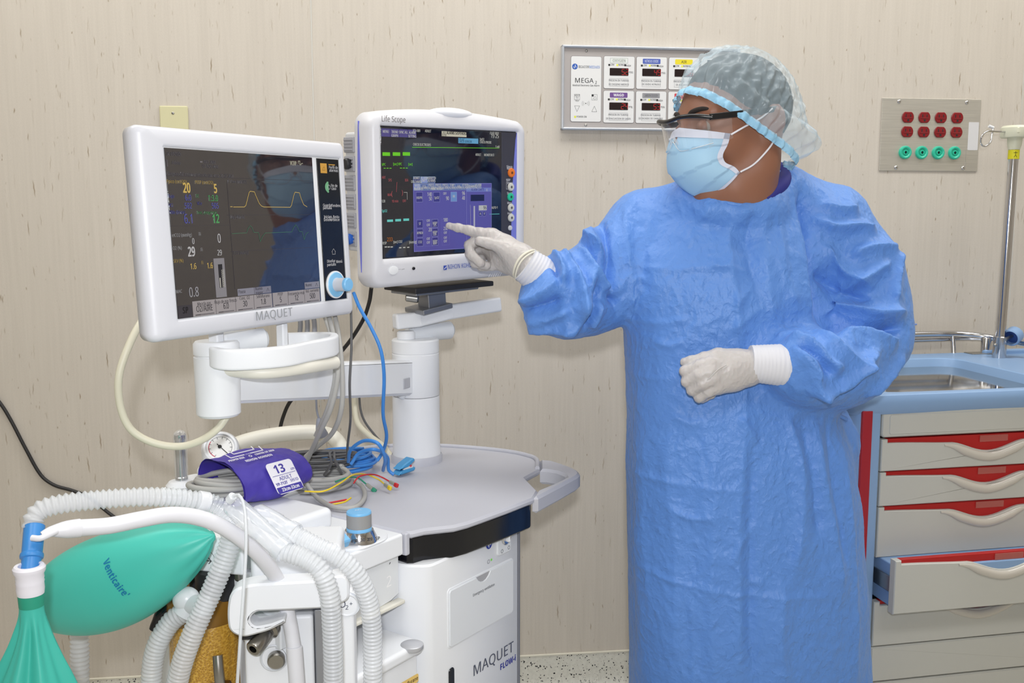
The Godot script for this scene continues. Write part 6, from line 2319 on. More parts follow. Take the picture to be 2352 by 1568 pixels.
# a lazily wound coil lying on the worktop
func coil(ctr: Vector3, rx: float, rz: float, turns: int, turn_y: float, r: float, sd: int, lift := 0.002, tail := []) -> PackedVector3Array:
	var rng := RandomNumberGenerator.new()
	rng.seed = sd
	var pts := []
	for k in turns:
		var jx := rng.randf_range(0.78, 1.06)
		var jz := rng.randf_range(0.72, 1.06)
		var ox := rng.randf_range(-0.006, 0.006)
		var oz := rng.randf_range(-0.006, 0.006)
		var tl := rng.randf_range(-0.004, 0.006)
		for s in 12:
			var a := TAU * s / 12.0
			var f := (k + s / 12.0)
			var p := Vector3(cos(a) * rx * jx + ox, lift + f * r * 1.15 + sin(a * 2 + k) * 0.0015 + tl * (0.5 + 0.5 * sin(a)), sin(a) * rz * jz + oz)
			pts.append(ctr + p.rotated(Vector3.UP, turn_y))
	for p in tail:
		pts.append(p)
	return spline(pts, 0.005)

func build_cables() -> void:
	var lg := mt(rgb(172, 171, 168), 0.5)
	var dg := mt(rgb(92, 92, 94), 0.5)
	var bl := mt(rgb(62, 136, 216), 0.42)
	var cream := mt(rgb(218, 213, 192), 0.45)
	var black := mt(rgb(34, 32, 33), 0.45)
	cord("grey_cable", [W3(-0.1188, 1.1748, 0.9206), W3(-0.112, 1.1552, 0.9441), W3(-0.1027, 1.1186, 0.9701), W3(-0.0998, 1.078, 0.9856), W3(-0.111, 1.0271, 0.9804), W3(-0.1333, 0.9763, 0.9435), W3(-0.1568, 0.9245, 0.8862), W3(-0.1701, 0.895, 0.8477)], 0.0042, lg, "light grey cable hanging in front of the white arm, the inner of a pair")
	cord("grey_cable", [W3(-0.1101, 1.173, 0.9016), W3(-0.102, 1.1423, 0.9266), W3(-0.0951, 1.0961, 0.9636), W3(-0.0954, 1.0253, 0.9723), W3(-0.1123, 0.9742, 0.9361), W3(-0.1431, 0.938, 0.8862), W3(-0.1686, 0.9079, 0.8361)], 0.0042, lg, "light grey cable hanging in front of the white arm, the outer of a pair")
	cord("grey_cable", [W3(-0.1307, 1.1712, 0.8791), W3(-0.1186, 1.139, 0.8946), W3(-0.1098, 1.099, 0.9311), W3(-0.1086, 1.0637, 0.9406), W3(-0.1219, 1.0141, 0.93), W3(-0.1465, 0.9581, 0.8934)], 0.003, lg, "thin light grey cable behind the pair of hanging cables")
	cord("thin_dark_cable", [W3(-0.0827, 1.1806, 0.8633), W3(-0.082, 1.1083, 0.8926), W3(-0.0853, 1.0508, 0.9095), W3(-0.0862, 0.9859, 0.887), W3(-0.0956, 0.9195, 0.8332), W3(-0.0961, 0.8841, 0.8071)], 0.0022, dg, "thin dark grey cable dropping straight past the white arm")
	cord("blue_sensor_cable", [W3(-0.0807, 1.1973, 0.8006), W3(-0.0698, 1.1718, 0.8152), W3(-0.0499, 1.1374, 0.8319), W3(-0.0336, 1.099, 0.8386), W3(-0.0283, 1.053, 0.8348), W3(-0.0314, 0.9776, 0.8133), W3(-0.0263, 0.928, 0.7795), W3(-0.0355, 0.888, 0.7427), W3(-0.0456, 0.8732, 0.7434)], 0.0033, bl, "bright blue sensor cable hanging from behind the patient monitor")
	cord("black_mains_cable", [W3(-0.0555, 1.1908, 0.5609), W3(-0.061, 1.1591, 0.5439), W3(-0.0766, 1.1178, 0.5268), W3(-0.1171, 1.058, 0.499), W3(-0.1849, 0.989, 0.4691), W3(-0.2361, 0.9389, 0.4489), W3(-0.2548, 0.9012, 0.4412), W3(-0.2661, 0.8594, 0.4349)], 0.0042, black, "black mains cable slanting down behind the white arm")
	cord("cream_hose", [W3(-0.3693, 1.2048, 1.0395), W3(-0.3709, 1.1905, 1.0715), W3(-0.3862, 1.1531, 1.1047), W3(-0.4016, 1.1045, 1.119), W3(-0.4039, 1.059, 1.1143), W3(-0.3921, 1.0224, 1.11), W3(-0.3646, 1.0012, 1.1058), W3(-0.3276, 0.9926, 1.1011), W3(-0.2954, 1.0009, 1.1038), W3(-0.2695, 1.0188, 1.1047), W3(-0.2547, 1.0383, 1.099)], 0.0056, cream, "cream hose looping out below the ventilator screen to the arm joint")
	cord("cream_hose", [W3(-0.0942, 0.9671, 0.5434), W3(-0.0941, 0.9374, 0.5572), W3(-0.0878, 0.9108, 0.5714), W3(-0.0646, 0.8879, 0.5871), W3(-0.0382, 0.8684, 0.5927), W3(-0.0216, 0.8471, 0.5973)], 0.0060, cream, "cream hose curving down beside the white column")
	cord("thin_grey_cable", [W3(-0.086, 0.9636, 0.5245), W3(-0.0833, 0.9336, 0.5387), W3(-0.0742, 0.9102, 0.5528), W3(-0.0527, 0.8836, 0.5688), W3(-0.0315, 0.8602, 0.5742)], 0.0024, dg, "thin grey cable running along the cream hose beside the column")
	cord("black_wall_cable", [W3(-1.0493, 0.9196, 0.006), W3(-1.0107, 0.8684, 0.006), W3(-0.9872, 0.8228, 0.006), W3(-0.9548, 0.7458, 0.006), W3(-0.9215, 0.6761, 0.006), W3(-0.8909, 0.6498, 0.006), W3(-0.8487, 0.6345, 0.006), W3(-0.8066, 0.6145, 0.006), W3(-0.7598, 0.5708, 0.006), W3(-0.6966, 0.5191, 0.006), W3(-0.579, 0.4192, 0.006), W3(-0.4938, 0.2945, 0.006), W3(-0.4645, 0.1468, 0.008), W3(-0.428, 0.0178, 0.05)], 0.0044, black, "black cable running down along the wall behind the breathing bag")
	for k in 3:
		cord("bundled_cable", [W3(-0.1873, 1.1591, 0.7115) + Vector3(0.012 * k, 0, 0), W3(-0.1834, 1.1333, 0.7253) + Vector3(0.013 * k, 0, 0), W3(-0.1877, 1.0983, 0.7393) + Vector3(0.014 * k, 0, 0), W3(-0.1978, 1.0661, 0.7421) + Vector3(0.012 * k, 0, 0), W3(-0.2016, 1.026, 0.7466) + Vector3(0.012 * k, 0, 0)], 0.0045, clear(rgb(150, 152, 160), 0.8, 0.3), "translucent grey cable bundled behind the grip below the ventilator screen", "cable", "cables bundled behind the screen grip")
	# the grey plug on its short lead
	var pt := thing("hanging_plug", "grey plug hanging on a thin lead below the white arm", "plug", Transform3D(Basis(), W3(-0.1634, 0.8768, 0.5667)))
	var o := pt.position
	var m := M.new()
	m.tube(spline([W3(-0.1738, 0.9599, 0.545) - o, W3(-0.1715, 0.9349, 0.5585) - o, W3(-0.1664, 0.9161, 0.5614) - o], 0.006), 0.0022, 8)
	put(pt, "lead", m, mt(rgb(134, 138, 152), 0.5))
	m = M.new()
	m.tube(spline([W3(-0.1681, 0.9215, 0.5606) - o, W3(-0.1657, 0.9018, 0.5633) - o, W3(-0.1598, 0.8813, 0.5665) - o], 0.006), PackedFloat32Array([0.004, 0.006, 0.0075, 0.009, 0.011, 0.0125, 0.0125, 0.010, 0.006, 0.005, 0.005, 0.005, 0.005]).slice(0, spline([W3(-0.1681, 0.9215, 0.5606) - o, W3(-0.1657, 0.9018, 0.5633) - o, W3(-0.1598, 0.8813, 0.5665) - o], 0.006).size()), 14)
	put(pt, "plug_body", m, mt(rgb(142, 146, 160), 0.45))
	# ---- heaps on the worktop, in the machine's own axes
	var F := Transform3D(Basis(Vector3.UP, deg_to_rad(48.4)), Vector3(0.004, 0, 1.112))
	m = M.new()
	m.tube(coil(F * Vector3(0.222, 0.852, -0.345), 0.055, 0.050, 8, 0.3, 0.0033, 5, 0.003), 0.0031, 9)
	m.tube(spline([W3(-0.0935, 0.9, 0.8514), W3(-0.0867, 0.93, 0.8853), W3(-0.0631, 0.95, 0.9079), W3(-0.0389, 0.95, 0.9307), W3(-0.0279, 0.92, 0.9084), W3(-0.0325, 0.88, 0.8428)], 0.005), 0.0031, 9)
	m.tube(spline([W3(-0.088, 0.9, 0.8709), W3(-0.0732, 0.92, 0.8711), W3(-0.046, 0.93, 0.8901), W3(-0.0246, 0.9, 0.8273), W3(-0.0229, 0.87, 0.8054), W3(-0.0135, 0.862, 0.8073)], 0.005), 0.0031, 9)
	solo("coiled_sensor_cable", m, bl, "bright blue cable wound in a loose coil on the worktop", "cable")
	m = M.new()
	m.tube(coil(F * Vector3(0.150, 0.853, -0.335), 0.062, 0.034, 8, 0.1, 0.0024, 17, 0.024), 0.0023, 8)
	m.tube(spline([W3(-0.1337, 0.885, 0.8801), W3(-0.114, 0.93, 0.9688), W3(-0.1171, 0.945, 0.9697), W3(-0.1115, 0.945, 0.9581), W3(-0.1084, 0.94, 0.9862), W3(-0.1039, 0.89, 0.8878)], 0.005), 0.0023, 8)
	solo("coiled_dark_cable", m, dg, "dark grey cable wound in a flat coil on top of the light grey coil", "cable")
	m = M.new()
	m.tube(coil(F * Vector3(0.108, 0.853, -0.298), 0.066, 0.046, 5, 0.15, 0.0042, 29, 0.004), 0.0041, 10)
	m.tube(spline([W3(-0.1617, 0.875, 0.9028), W3(-0.1446, 0.86, 0.9277), W3(-0.1135, 0.857, 0.9799), W3(-0.0803, 0.857, 0.9912), W3(-0.0637, 0.857, 0.94), W3(-0.0674, 0.858, 0.8751), W3(-0.0835, 0.862, 0.8355)], 0.006), 0.0041, 10)
	solo("coiled_grey_cable", m, lg, "light grey cable wound in a coil on the worktop beside the purple cuff", "cable")
	m = M.new()
	m.tube(coil(F * Vector3(-0.112, 0.892, -0.272), 0.052, 0.032, 5, 0.1, 0.0050, 41, 0.004), 0.0047, 10)
	m.tube(spline([W3(-0.2804, 0.875, 0.8777), W3(-0.3082, 0.8797, 0.8687), W3(-0.3296, 0.8754, 0.8617), W3(-0.3255, 0.8646, 0.8736), W3(-0.298, 0.8641, 0.8972), W3(-0.2756, 0.8654, 0.9099)], 0.006), 0.0047, 10)
	m.tube(spline([W3(-0.2772, 0.8885, 0.8764), W3(-0.3029, 0.895, 0.8624), W3(-0.3213, 0.8955, 0.85), W3(-0.3266, 0.8996, 0.8286), W3(-0.3112, 0.9027, 0.83), W3(-0.2834, 0.897, 0.8543)], 0.006), 0.0047, 10)
	solo("coiled_cuff_hose", m, lg, "light grey air hose wound inside the rolled purple cuff", "hose")
	cord("blue_cuff_hose", [W3(-0.2758, 0.9098, 0.8993), W3(-0.2816, 0.9041, 0.9348), W3(-0.2886, 0.8866, 0.9514), W3(-0.2958, 0.8694, 0.9577)], 0.0042, bl, "short blue hose bending out of the open end of the purple cuff", "hose")
	# electrode leads with clips
	var yl := mt(rgb(226, 196, 40), 0.45)
	var rd := mt(rgb(196, 40, 48), 0.45)
	var gr := mt(rgb(40, 140, 110), 0.45)
	for q in [[[W3(-0.1552, 0.892, 1.0073), W3(-0.1259, 0.892, 1.0108), W3(-0.1015, 0.895, 0.9773), W3(-0.0821, 0.89, 0.9051), W3(-0.0595, 0.875, 0.851), W3(-0.0419, 0.866, 0.8493)], yl, "yellow", W3(-0.0293, 0.862, 0.8712)], [[W3(-0.0829, 0.872, 0.8956), W3(-0.0757, 0.88, 0.8857), W3(-0.0626, 0.88, 0.8696), W3(-0.0467, 0.872, 0.8412), W3(-0.0344, 0.866, 0.8383)], rd, "red", W3(-0.0203, 0.862, 0.8549)], [[W3(-0.1132, 0.88, 0.91), W3(-0.0919, 0.882, 0.8913), W3(-0.0753, 0.872, 0.8618)], gr, "green", W3(-0.0615, 0.862, 0.8674)]]:
		var p: Array = q[0]
		var end: Vector3 = q[3]
		var e := thing("electrode_lead", q[2] + " electrode lead with a matching clip, lying on the cable coils", "electrode lead", Transform3D(Basis(), end))
		p.append(end)
		var lp := []
		for v in p:
			lp.append(v - end)
		m = M.new()
		m.tube(spline(lp, 0.005), 0.0014, 8)
		put(e, "wire", m, q[1])
		m = M.new()
		var dr: Vector3 = (lp[lp.size() - 1] - lp[lp.size() - 2]).normalized()
		m.rbox(Vector3(0, 0.006, 0), Vector3(0.006, 0.014, 0.005), 0.0014, 1, M.aim(Vector3.ZERO, dr))
		put(e, "clip_body", m, mt(rgb(150, 150, 140), 0.5))
		m = M.new()
		m.rbox(Vector3(0, 0.017, 0), Vector3(0.0075, 0.009, 0.0055), 0.0016, 1, M.aim(Vector3.ZERO, dr))
		put(e, "clip_tip", m, q[1])
	for q in [[[W3(-0.1489, 0.872, 0.8531), W3(-0.1365, 0.868, 0.8573), W3(-0.1251, 0.868, 0.8469)], gr], [[W3(-0.1223, 0.858, 0.9747), W3(-0.1099, 0.858, 0.9687), W3(-0.0948, 0.858, 0.9578), W3(-0.0854, 0.86, 0.9425)], yl], [[W3(-0.1259, 0.858, 0.9643), W3(-0.1103, 0.86, 0.9628), W3(-0.0922, 0.86, 0.9521)], rd]]:
		cord("loose_wire", q[0], 0.0015, q[1], ["green", "yellow", "red"][0 if q[1] == gr else (1 if q[1] == yl else 2)] + " thin wire peeping out under the light grey cable coil", "wire")
	# finger clip sensor at the end of the blue coil
	var cp := W3(0.0049, 0.852, 0.7654)
	var sc := thing("finger_sensor", "blue and white clip-on finger sensor lying open on the worktop", "finger sensor", Transform3D(Basis(Vector3.UP, 0.75), cp))
	m = M.new()
	m.prism(rounded([[-0.022, 0.002, 0.003], [0.020, 0.004, 0.004], [0.022, 0.011, 0.003], [-0.016, 0.010, 0.003]], 4), -0.010, 0.010, 0.002)
	put(sc, "lower_shell", m, mt(rgb(70, 152, 206), 0.4))
	m = M.new()
	m.prism(rounded([[-0.020, 0.012, 0.003], [0.004, 0.014, 0.003], [0.022, 0.024, 0.004], [0.016, 0.030, 0.004], [-0.010, 0.020, 0.003]], 4), -0.010, 0.010, 0.002)
	put(sc, "upper_shell", m, mt(rgb(70, 152, 206), 0.4))
	m = M.new()
	m.rbox(Vector3(0.004, 0.0125, 0), Vector3(0.026, 0.006, 0.017), 0.0025, 2)
	put(sc, "pad", m, mt(rgb(222, 222, 222), 0.5))
	m = M.new()
	m.ball(Vector3(0.010, 0.015, 0.008), Vector3(0.003, 0.002, 0.002), 12, 8)
	put(sc, "red_window", m, mt(rgb(214, 60, 70), 0.3))
	build_cuff(F)

func build_cuff(F: Transform3D) -> void:
	var T := F * Transform3D(Basis(), Vector3(-0.06, 0.886, -0.255))
	var t := thing("blood_pressure_cuff", "purple rolled blood pressure cuff with white size label lying on the white cover box", "blood pressure cuff", T)
	var purple := mt(rgb(66, 52, 158), 0.55, 0.0, {"rim_enabled": true, "rim": 0.3, "rim_tint": 0.6})
	var m := M.new()
	# a folded band: closed section (z, y) swept along x, open at the near end
	var sec := [Vector2(0.052, 0.006), Vector2(0.058, 0.020), Vector2(0.050, 0.040), Vector2(0.030, 0.056), Vector2(0.004, 0.064), Vector2(-0.030, 0.066), Vector2(-0.052, 0.058), Vector2(-0.058, 0.036), Vector2(-0.054, 0.012), Vector2(-0.036, 0.001), Vector2(0.0, 0.0), Vector2(0.036, 0.0)]
	var fn := FastNoiseLite.new()
	fn.seed = 12
	fn.frequency = 14.0
	var rows := []
	for layer in 2:
		for k in 41:
			var f := k / 40.0 if layer == 0 else 1.0 - k / 40.0
			var x := lerpf(-0.078, 0.072, f)
			var r := PackedVector3Array()
			var cnt := sec.size()
			for s in cnt * 8:
				var i := s / 8
				var u := (s % 8) / 8.0
				var p0: Vector2 = sec[(i + cnt - 1) % cnt]
				var p1: Vector2 = sec[i]
				var p2: Vector2 = sec[(i + 1) % cnt]
				var p3: Vector2 = sec[(i + 2) % cnt]
				var p := p1.cubic_interpolate(p2, p0, p3, u)
				var c := Vector2(0.0, 0.03)
				var sag := 1.0 - 0.20 * pow(maxf(0.0, f - 0.55) / 0.45, 2.0) - 0.04 * sin(f * 9.0)
				p = c + (p - c) * sag
				p.y *= 1.0 - 0.06 * f
				if layer == 1:
					p = c + (p - c) * 0.93
				else:
					p += (p - c).normalized() * fn.get_noise_3d(x, p.x, p.y) * 0.006
				if p.y < 0.0:
					p.y *= 0.3
				r.append(Vector3(x + (p.y - 0.03) * 0.12, maxf(p.y, 0.0) + 0.0015, p.x))
			rows.append(r)
	m.grid(rows, true)
	put(t, "wrap", m, purple, Transform3D(), "purple nylon wrap")
	# prints: laid on the front slope and the top
	var pr := Print.new()
	var wh := rgb(226, 224, 232)
	var fx := Transform3D(Basis.from_euler(Vector3(-0.62, 0, 0)), Vector3(-0.004, 0.041, 0.0535))
	pr.poly(Array(rrect(-0.023, -0.033, 0.030, 0.021, 0.006)), wh, 0.0008)
	var pi := rgb(58, 48, 148)
	pr.text("13", 0.000, 0.0015, 0.0145, pi, 1, 1.0, true, 0.0012)
	pr.text("cm", 0.0245, 0.0012, 0.0042, pi, 1, 0.9, false, 0.0012)
	pr.box(-0.019, -0.0022, 0.028, -0.0015, pi, 0.0012)
	pr.text("ADULT", 0.004, -0.0110, 0.0064, pi, 1, 0.95, false, 0.0012)
	pr.text("YP-713T", -0.008, -0.0185, 0.0050, pi, 1, 0.9, true, 0.0012)
	pr.text("S951D", 0.018, -0.0175, 0.0048, pi, 1, 0.9, false, 0.0012)
	pr.box(-0.0215, -0.0320, 0.0285, -0.0212, pi, 0.0012)
	pr.text("23cm-33cm", 0.004, -0.0292, 0.0056, wh, 1, 0.85, true, 0.0015)
	print_on(t, "size_label", pr, 0.0, 0.6, fx)
	pr = Print.new()
	var tx := Transform3D(Basis.from_euler(Vector3(-1.22, 0, 0)), Vector3(-0.026, 0.0655, 0.010))
	pr.text("NIHON KOHDEN", 0.010, -0.009, 0.0055, wh, 1, 0.9, true, 0.0008)
	pr.text("PROPER SIZE", -0.026, 0.002, 0.0044, wh, 1, 0.8, true, 0.0008)
	pr.text("CENTER OF ARM", 0.030, 0.002, 0.0044, wh, 1, 0.8, true, 0.0008)
	pr.disc(0.001, 0.004, 0.003, wh, 0.0008, 0.0018)
	for k in 2:
		var w := 0.034 - 0.012 * k
		var y := 0.011 + 0.008 * k
		pr.line([Vector2(-w, y + 0.013 - 0.004 * k), Vector2(-w + 0.002, y), Vector2(w - 0.002, y), Vector2(w, y + 0.013 - 0.004 * k)], 0.0022, wh, 0.0008)
	pr.text("MAX", 0.0, 0.0095, 0.003, purple.albedo_color, 1, 0.9, false, 0.0012)
	print_on(t, "print", pr, 0.0, 0.6, tx)


func ribbed(pts: Array, r: float, pitch := 0.0066, amp := 0.0016) -> M:
	var p := even(spline(pts, 0.003), pitch / 4.0)
	var rad := PackedFloat32Array()
	for i in p.size():
		rad.append(r + amp * [1.0, 0.1, -1.0, 0.1][i % 4])
	var m := M.new()
	m.tube(p, rad, 24, false)
	return m

func build_hoses() -> void:
	var hose := clear(rgb(226, 229, 233), 0.50, 0.3)
	var clr := clear(rgb(232, 237, 244), 0.30, 0.14)
	var solidw := mt(rgb(216, 216, 221), 0.4)
	# hose to the bag: runs over the top
	var g := "clear corrugated breathing hoses"
	solo("breathing_hose", ribbed([W3(-0.4142, 0.9753, 1.4328), W3(-0.4151, 0.9861, 1.4314), W3(-0.4089, 0.9964, 1.4258), W3(-0.3888, 1.0008, 1.4175), W3(-0.3553, 0.9996, 1.4013), W3(-0.3101, 0.9975, 1.3866), W3(-0.2708, 0.9879, 1.362), W3(-0.2486, 0.9799, 1.3504)], 0.0104), hose, "corrugated breathing hose arching from the blue connector over the green bags", "breathing hose", g)
	solo("breathing_hose", ribbed([W3(-0.2411, 0.9774, 1.3465), W3(-0.2282, 0.9706, 1.3438), W3(-0.2174, 0.9583, 1.3415), W3(-0.21, 0.9431, 1.3443)], 0.0112, 0.005, 0.0012), clr, "short bent corrugated hose piece between the long hose and the clear tubes", "breathing hose", g)
	var m := M.new()
	m.cyl(W3(-0.2503, 0.981, 1.3521), W3(-0.2394, 0.9763, 1.3448), 0.0125, 24, 0.001)
	solo("hose_coupling", m, clear(rgb(236, 238, 242), 0.7, 0.3), "smooth pale coupling joining two corrugated hoses", "hose coupling")
	solo("breathing_hose", ribbed([W3(-0.131, 0.943, 1.3841), W3(-0.1064, 0.932, 1.3934), W3(-0.0782, 0.9184, 1.3985), W3(-0.0577, 0.8977, 1.3984), W3(-0.0447, 0.8664, 1.3936), W3(-0.0391, 0.8282, 1.3889), W3(-0.0389, 0.7861, 1.384), W3(-0.04, 0.7271, 1.381)], 0.0112, 0.0052, 0.0011), hose, "corrugated breathing hose bending down past the numbered panel", "breathing hose", g)
	solo("breathing_hose", ribbed([W3(-0.141, 0.9281, 1.4), W3(-0.1167, 0.9215, 1.4087), W3(-0.0982, 0.9069, 1.4127), W3(-0.0886, 0.8781, 1.4124), W3(-0.0867, 0.8385, 1.4073), W3(-0.0864, 0.7972, 1.4023), W3(-0.0877, 0.7369, 1.3944)], 0.0114, 0.0052, 0.0011), hose, "corrugated breathing hose hanging in front of the loop handle", "breathing hose", g)
	solo("breathing_hose", ribbed([W3(-0.2127, 0.9351, 1.3297), W3(-0.2208, 0.9077, 1.3322), W3(-0.2344, 0.8726, 1.3349), W3(-0.2514, 0.8354, 1.3375), W3(-0.2673, 0.8003, 1.34), W3(-0.2821, 0.7607, 1.338), W3(-0.2951, 0.7117, 1.3324)], 0.0128, 0.0052, 0.0011), hose, "corrugated breathing hose slanting down across the golden canister", "breathing hose", g)
	solo("breathing_hose", ribbed([W3(-0.2847, 0.814, 1.2905), W3(-0.3019, 0.8026, 1.2899), W3(-0.3205, 0.7742, 1.2912), W3(-0.3302, 0.7401, 1.2892), W3(-0.3333, 0.692, 1.2897)], 0.0128, 0.0052, 0.0011), hose, "corrugated breathing hose hanging from the pale elbow", "breathing hose", g)
	solo("breathing_hose", ribbed([W3(-0.4775, 0.7267, 1.1162), W3(-0.4774, 0.6947, 1.1202), W3(-0.4818, 0.6128, 1.1196)], 0.0124), hose, "corrugated breathing hose hanging below the full green bag", "breathing hose", g)
	# clear smooth tubes
	for q in [[W3(-0.2126, 0.9774, 1.3499), W3(-0.1399, 0.9287, 1.4051), 0.0138, "clear smooth tube sloping down to the hose in front of the handle"], [W3(-0.1827, 0.9615, 1.3453), W3(-0.1294, 0.9425, 1.3843), 0.0138, "clear smooth tube sloping down to the hose beside the numbered panel"]]:
		var tt := thing("clear_tube", q[3], "clear tube", Transform3D(Basis(), q[0]))
		var d: Vector3 = q[1] - q[0]
		m = M.new()
		var L := d.length()
		m.lathe(PackedVector2Array([Vector2(q[2] * 0.7, 0), Vector2(q[2] * 0.98, 0.006), Vector2(q[2], 0.02), Vector2(q[2], L * 0.55), Vector2(q[2] * 0.94, L * 0.57), Vector2(q[2] * 0.94, L)]), 28, M.aim(Vector3.ZERO, d))
		put(tt, "wall", m, clr)
		m = M.new()
		m.lathe(PackedVector2Array([Vector2(q[2] * 1.04, L - 0.012), Vector2(q[2] * 1.06, L - 0.010), Vector2(q[2] * 1.06, L - 0.002), Vector2(q[2] * 1.02, L)]), 28, M.aim(Vector3.ZERO, d))
		put(tt, "end_ring", m, clr)
	# sampling line with its luer end
	var st := thing("sampling_line", "thin clear sampling line hanging down in front of the loop handle", "thin tube", Transform3D(Basis(), W3(-0.1988, 0.7614, 1.429)))
	var so := st.position
	m = M.new()
	m.tube(spline([W3(-0.2035, 0.9923, 1.3796) - so, W3(-0.1953, 0.9958, 1.3852) - so, W3(-0.1894, 0.9889, 1.3918) - so, W3(-0.1858, 0.9707, 1.3995) - so, W3(-0.185, 0.9352, 1.4091) - so, W3(-0.1874, 0.8919, 1.4193) - so, W3(-0.1917, 0.8406, 1.4251) - so, W3(-0.1988, 0.7614, 1.429) - so], 0.006), 0.0020, 10)
	put(st, "line", m, clear(rgb(226, 230, 234), 0.6, 0.3))
	m = M.new()
	m.cyl(W3(-0.2087, 0.9857, 1.3747) - so, W3(-0.2025, 0.9934, 1.3796) - so, 0.0055, 18, 0.001)
	put(st, "luer_fitting", m, clear(rgb(230, 234, 238), 0.65, 0.3))
	# pale elbow
	var et := thing("elbow_connector", "pale translucent elbow connector between hoses in front of the canister", "connector", Transform3D(Basis(), W3(-0.2833, 0.8299, 1.2887)))
	m = M.new()
	m.ball(Vector3.ZERO, Vector3(0.0175, 0.0165, 0.016), 28, 16)
	put(et, "dome", m, clear(rgb(232, 236, 240), 0.75, 0.3))
	m = M.new()
	m.cyl(W3(-0.277, 0.8257, 1.288) - et.position, W3(-0.2881, 0.8095, 1.2907) - et.position, 0.0150, 28, 0.001)
	put(et, "spout", m, clear(rgb(232, 236, 240), 0.75, 0.3))
	m = M.new()
	m.cyl(W3(-0.2788, 0.8242, 1.29) - et.position, W3(-0.2554, 0.8287, 1.3125) - et.position, 0.013, 24, 0.001)
	put(et, "side_spout", m, clear(rgb(232, 236, 240), 0.7, 0.3))
	# dark lever behind the elbow
	m = M.new()
	m.tube(spline([W3(-0.3206, 0.8027, 1.2167), W3(-0.3268, 0.7907, 1.2174), W3(-0.3366, 0.7763, 1.218), W3(-0.3453, 0.7607, 1.2189)], 0.004), PackedFloat32Array([0.0085, 0.010, 0.0108, 0.011, 0.011, 0.0105, 0.010, 0.009, 0.008, 0.0075, 0.007, 0.006, 0.0055, 0.005, 0.0045, 0.004, 0.004, 0.004, 0.004, 0.004, 0.004, 0.004]).slice(0, spline([W3(-0.3206, 0.8027, 1.2167), W3(-0.3268, 0.7907, 1.2174), W3(-0.3366, 0.7763, 1.218), W3(-0.3453, 0.7607, 1.2189)], 0.004).size()), 16)
	solo("black_lever", m, black_gloss, "glossy black lever sticking out behind the pale elbow", "lever")
	# bag support arm
	var at := thing("bag_arm", "smooth white bendable arm arching over the full green bag with a forked tip", "support arm", Transform3D(Basis(), W3(-0.1395, 0.6977, 1.312)))
	var ao := at.position
	m = M.new()
	m.tube(spline([W3(-0.3649, 0.9767, 1.4334) - ao, W3(-0.336, 0.9745, 1.4219) - ao, W3(-0.3051, 0.9768, 1.41) - ao, W3(-0.2744, 0.9764, 1.3934) - ao, W3(-0.2479, 0.9677, 1.3774) - ao, W3(-0.2214, 0.9505, 1.3623) - ao, W3(-0.1973, 0.9258, 1.3479) - ao, W3(-0.1763, 0.8933, 1.3291) - ao, W3(-0.1633, 0.8597, 1.3094) - ao, W3(-0.1563, 0.8218, 1.2926) - ao, W3(-0.151, 0.7996, 1.295) - ao, W3(-0.1445, 0.7598, 1.3017) - ao], 0.006), 0.0096, 24)
	put(at, "flexible_tube", m, solidw)
	m = M.new()
	m.cyl(W3(-0.1443, 0.7641, 1.3032) - ao, W3(-0.1397, 0.6862, 1.3134) - ao, 0.0108, 24, 0.001)
	put(at, "lower_sleeve", m, solidw)
	m = M.new()
	m.tube(spline([W3(-0.398, 0.9764, 1.4549) - ao, W3(-0.3912, 0.9786, 1.4503) - ao, W3(-0.3842, 0.9785, 1.4461) - ao, W3(-0.364, 0.9767, 1.4335) - ao], 0.004), PackedFloat32Array([0.004, 0.0048, 0.0056, 0.0066, 0.0078, 0.009, 0.0098, 0.0102, 0.0104, 0.0105, 0.0106, 0.0106, 0.0106, 0.0106, 0.0106, 0.0106, 0.0106, 0.0106, 0.0106]).slice(0, spline([W3(-0.398, 0.9764, 1.4549) - ao, W3(-0.3912, 0.9786, 1.4503) - ao, W3(-0.3842, 0.9785, 1.4461) - ao, W3(-0.364, 0.9767, 1.4335) - ao], 0.004).size()), 20)
	put(at, "tip_holder", m, solidw)
	m = M.new()
	m.tube(spline([W3(-0.4053, 0.9768, 1.4641) - ao, W3(-0.3963, 0.9763, 1.4653) - ao, W3(-0.3885, 0.9785, 1.4608) - ao, W3(-0.3834, 0.9791, 1.4512) - ao], 0.003), 0.0034, 12)
	put(at, "fork", m, solidw)
	# ---- front bag with collar and blue connector
	var green := mt(rgb(62, 180, 164), 0.48)
	var fb := thing("breathing_bag", "slack green breathing bag hanging from the white collar with deep folds at its neck", "breathing bag", Transform3D(Basis(), W3(-0.4075, 0.9196, 1.4709)), "green breathing bags")
	var fo := fb.position
	m = M.new()
	# profile: px offsets measured down the neck
	var rows := []
	for k in 46:
		var f := k / 45.0
		var y := -0.005 - 0.20 * f
		var r := PackedVector3Array()
		var wide := lerpf(0.0125, 0.060, smoothstep(0.06, 0.85, f))
		var thick := lerpf(0.0125, 0.045, smoothstep(0.06, 0.8, f))
		var foldamp := 0.16 * smoothstep(0.07, 0.22, f) * (1.0 - 0.75 * smoothstep(0.35, 1.0, f))
		for s in 120:
			var a := TAU * s / 120.0
			var fold := 1.0 + foldamp * (0.7 * sin(a * 7.0 + 0.6 + f * 1.4) + 0.45 * sin(a * 11.0 + 2.0))
			r.append(Vector3(cos(a) * wide * fold - 0.012 * smoothstep(0.1, 1.0, f), y, sin(a) * thick * fold))
		rows.append(r)
	m.grid(rows, true)
	put(fb, "bag_skin", m, green)
	m = M.new()
	m.lathe(PackedVector2Array([Vector2(0.0128, -0.018), Vector2(0.0134, -0.004), Vector2(0.0131, 0.0)]), 36)
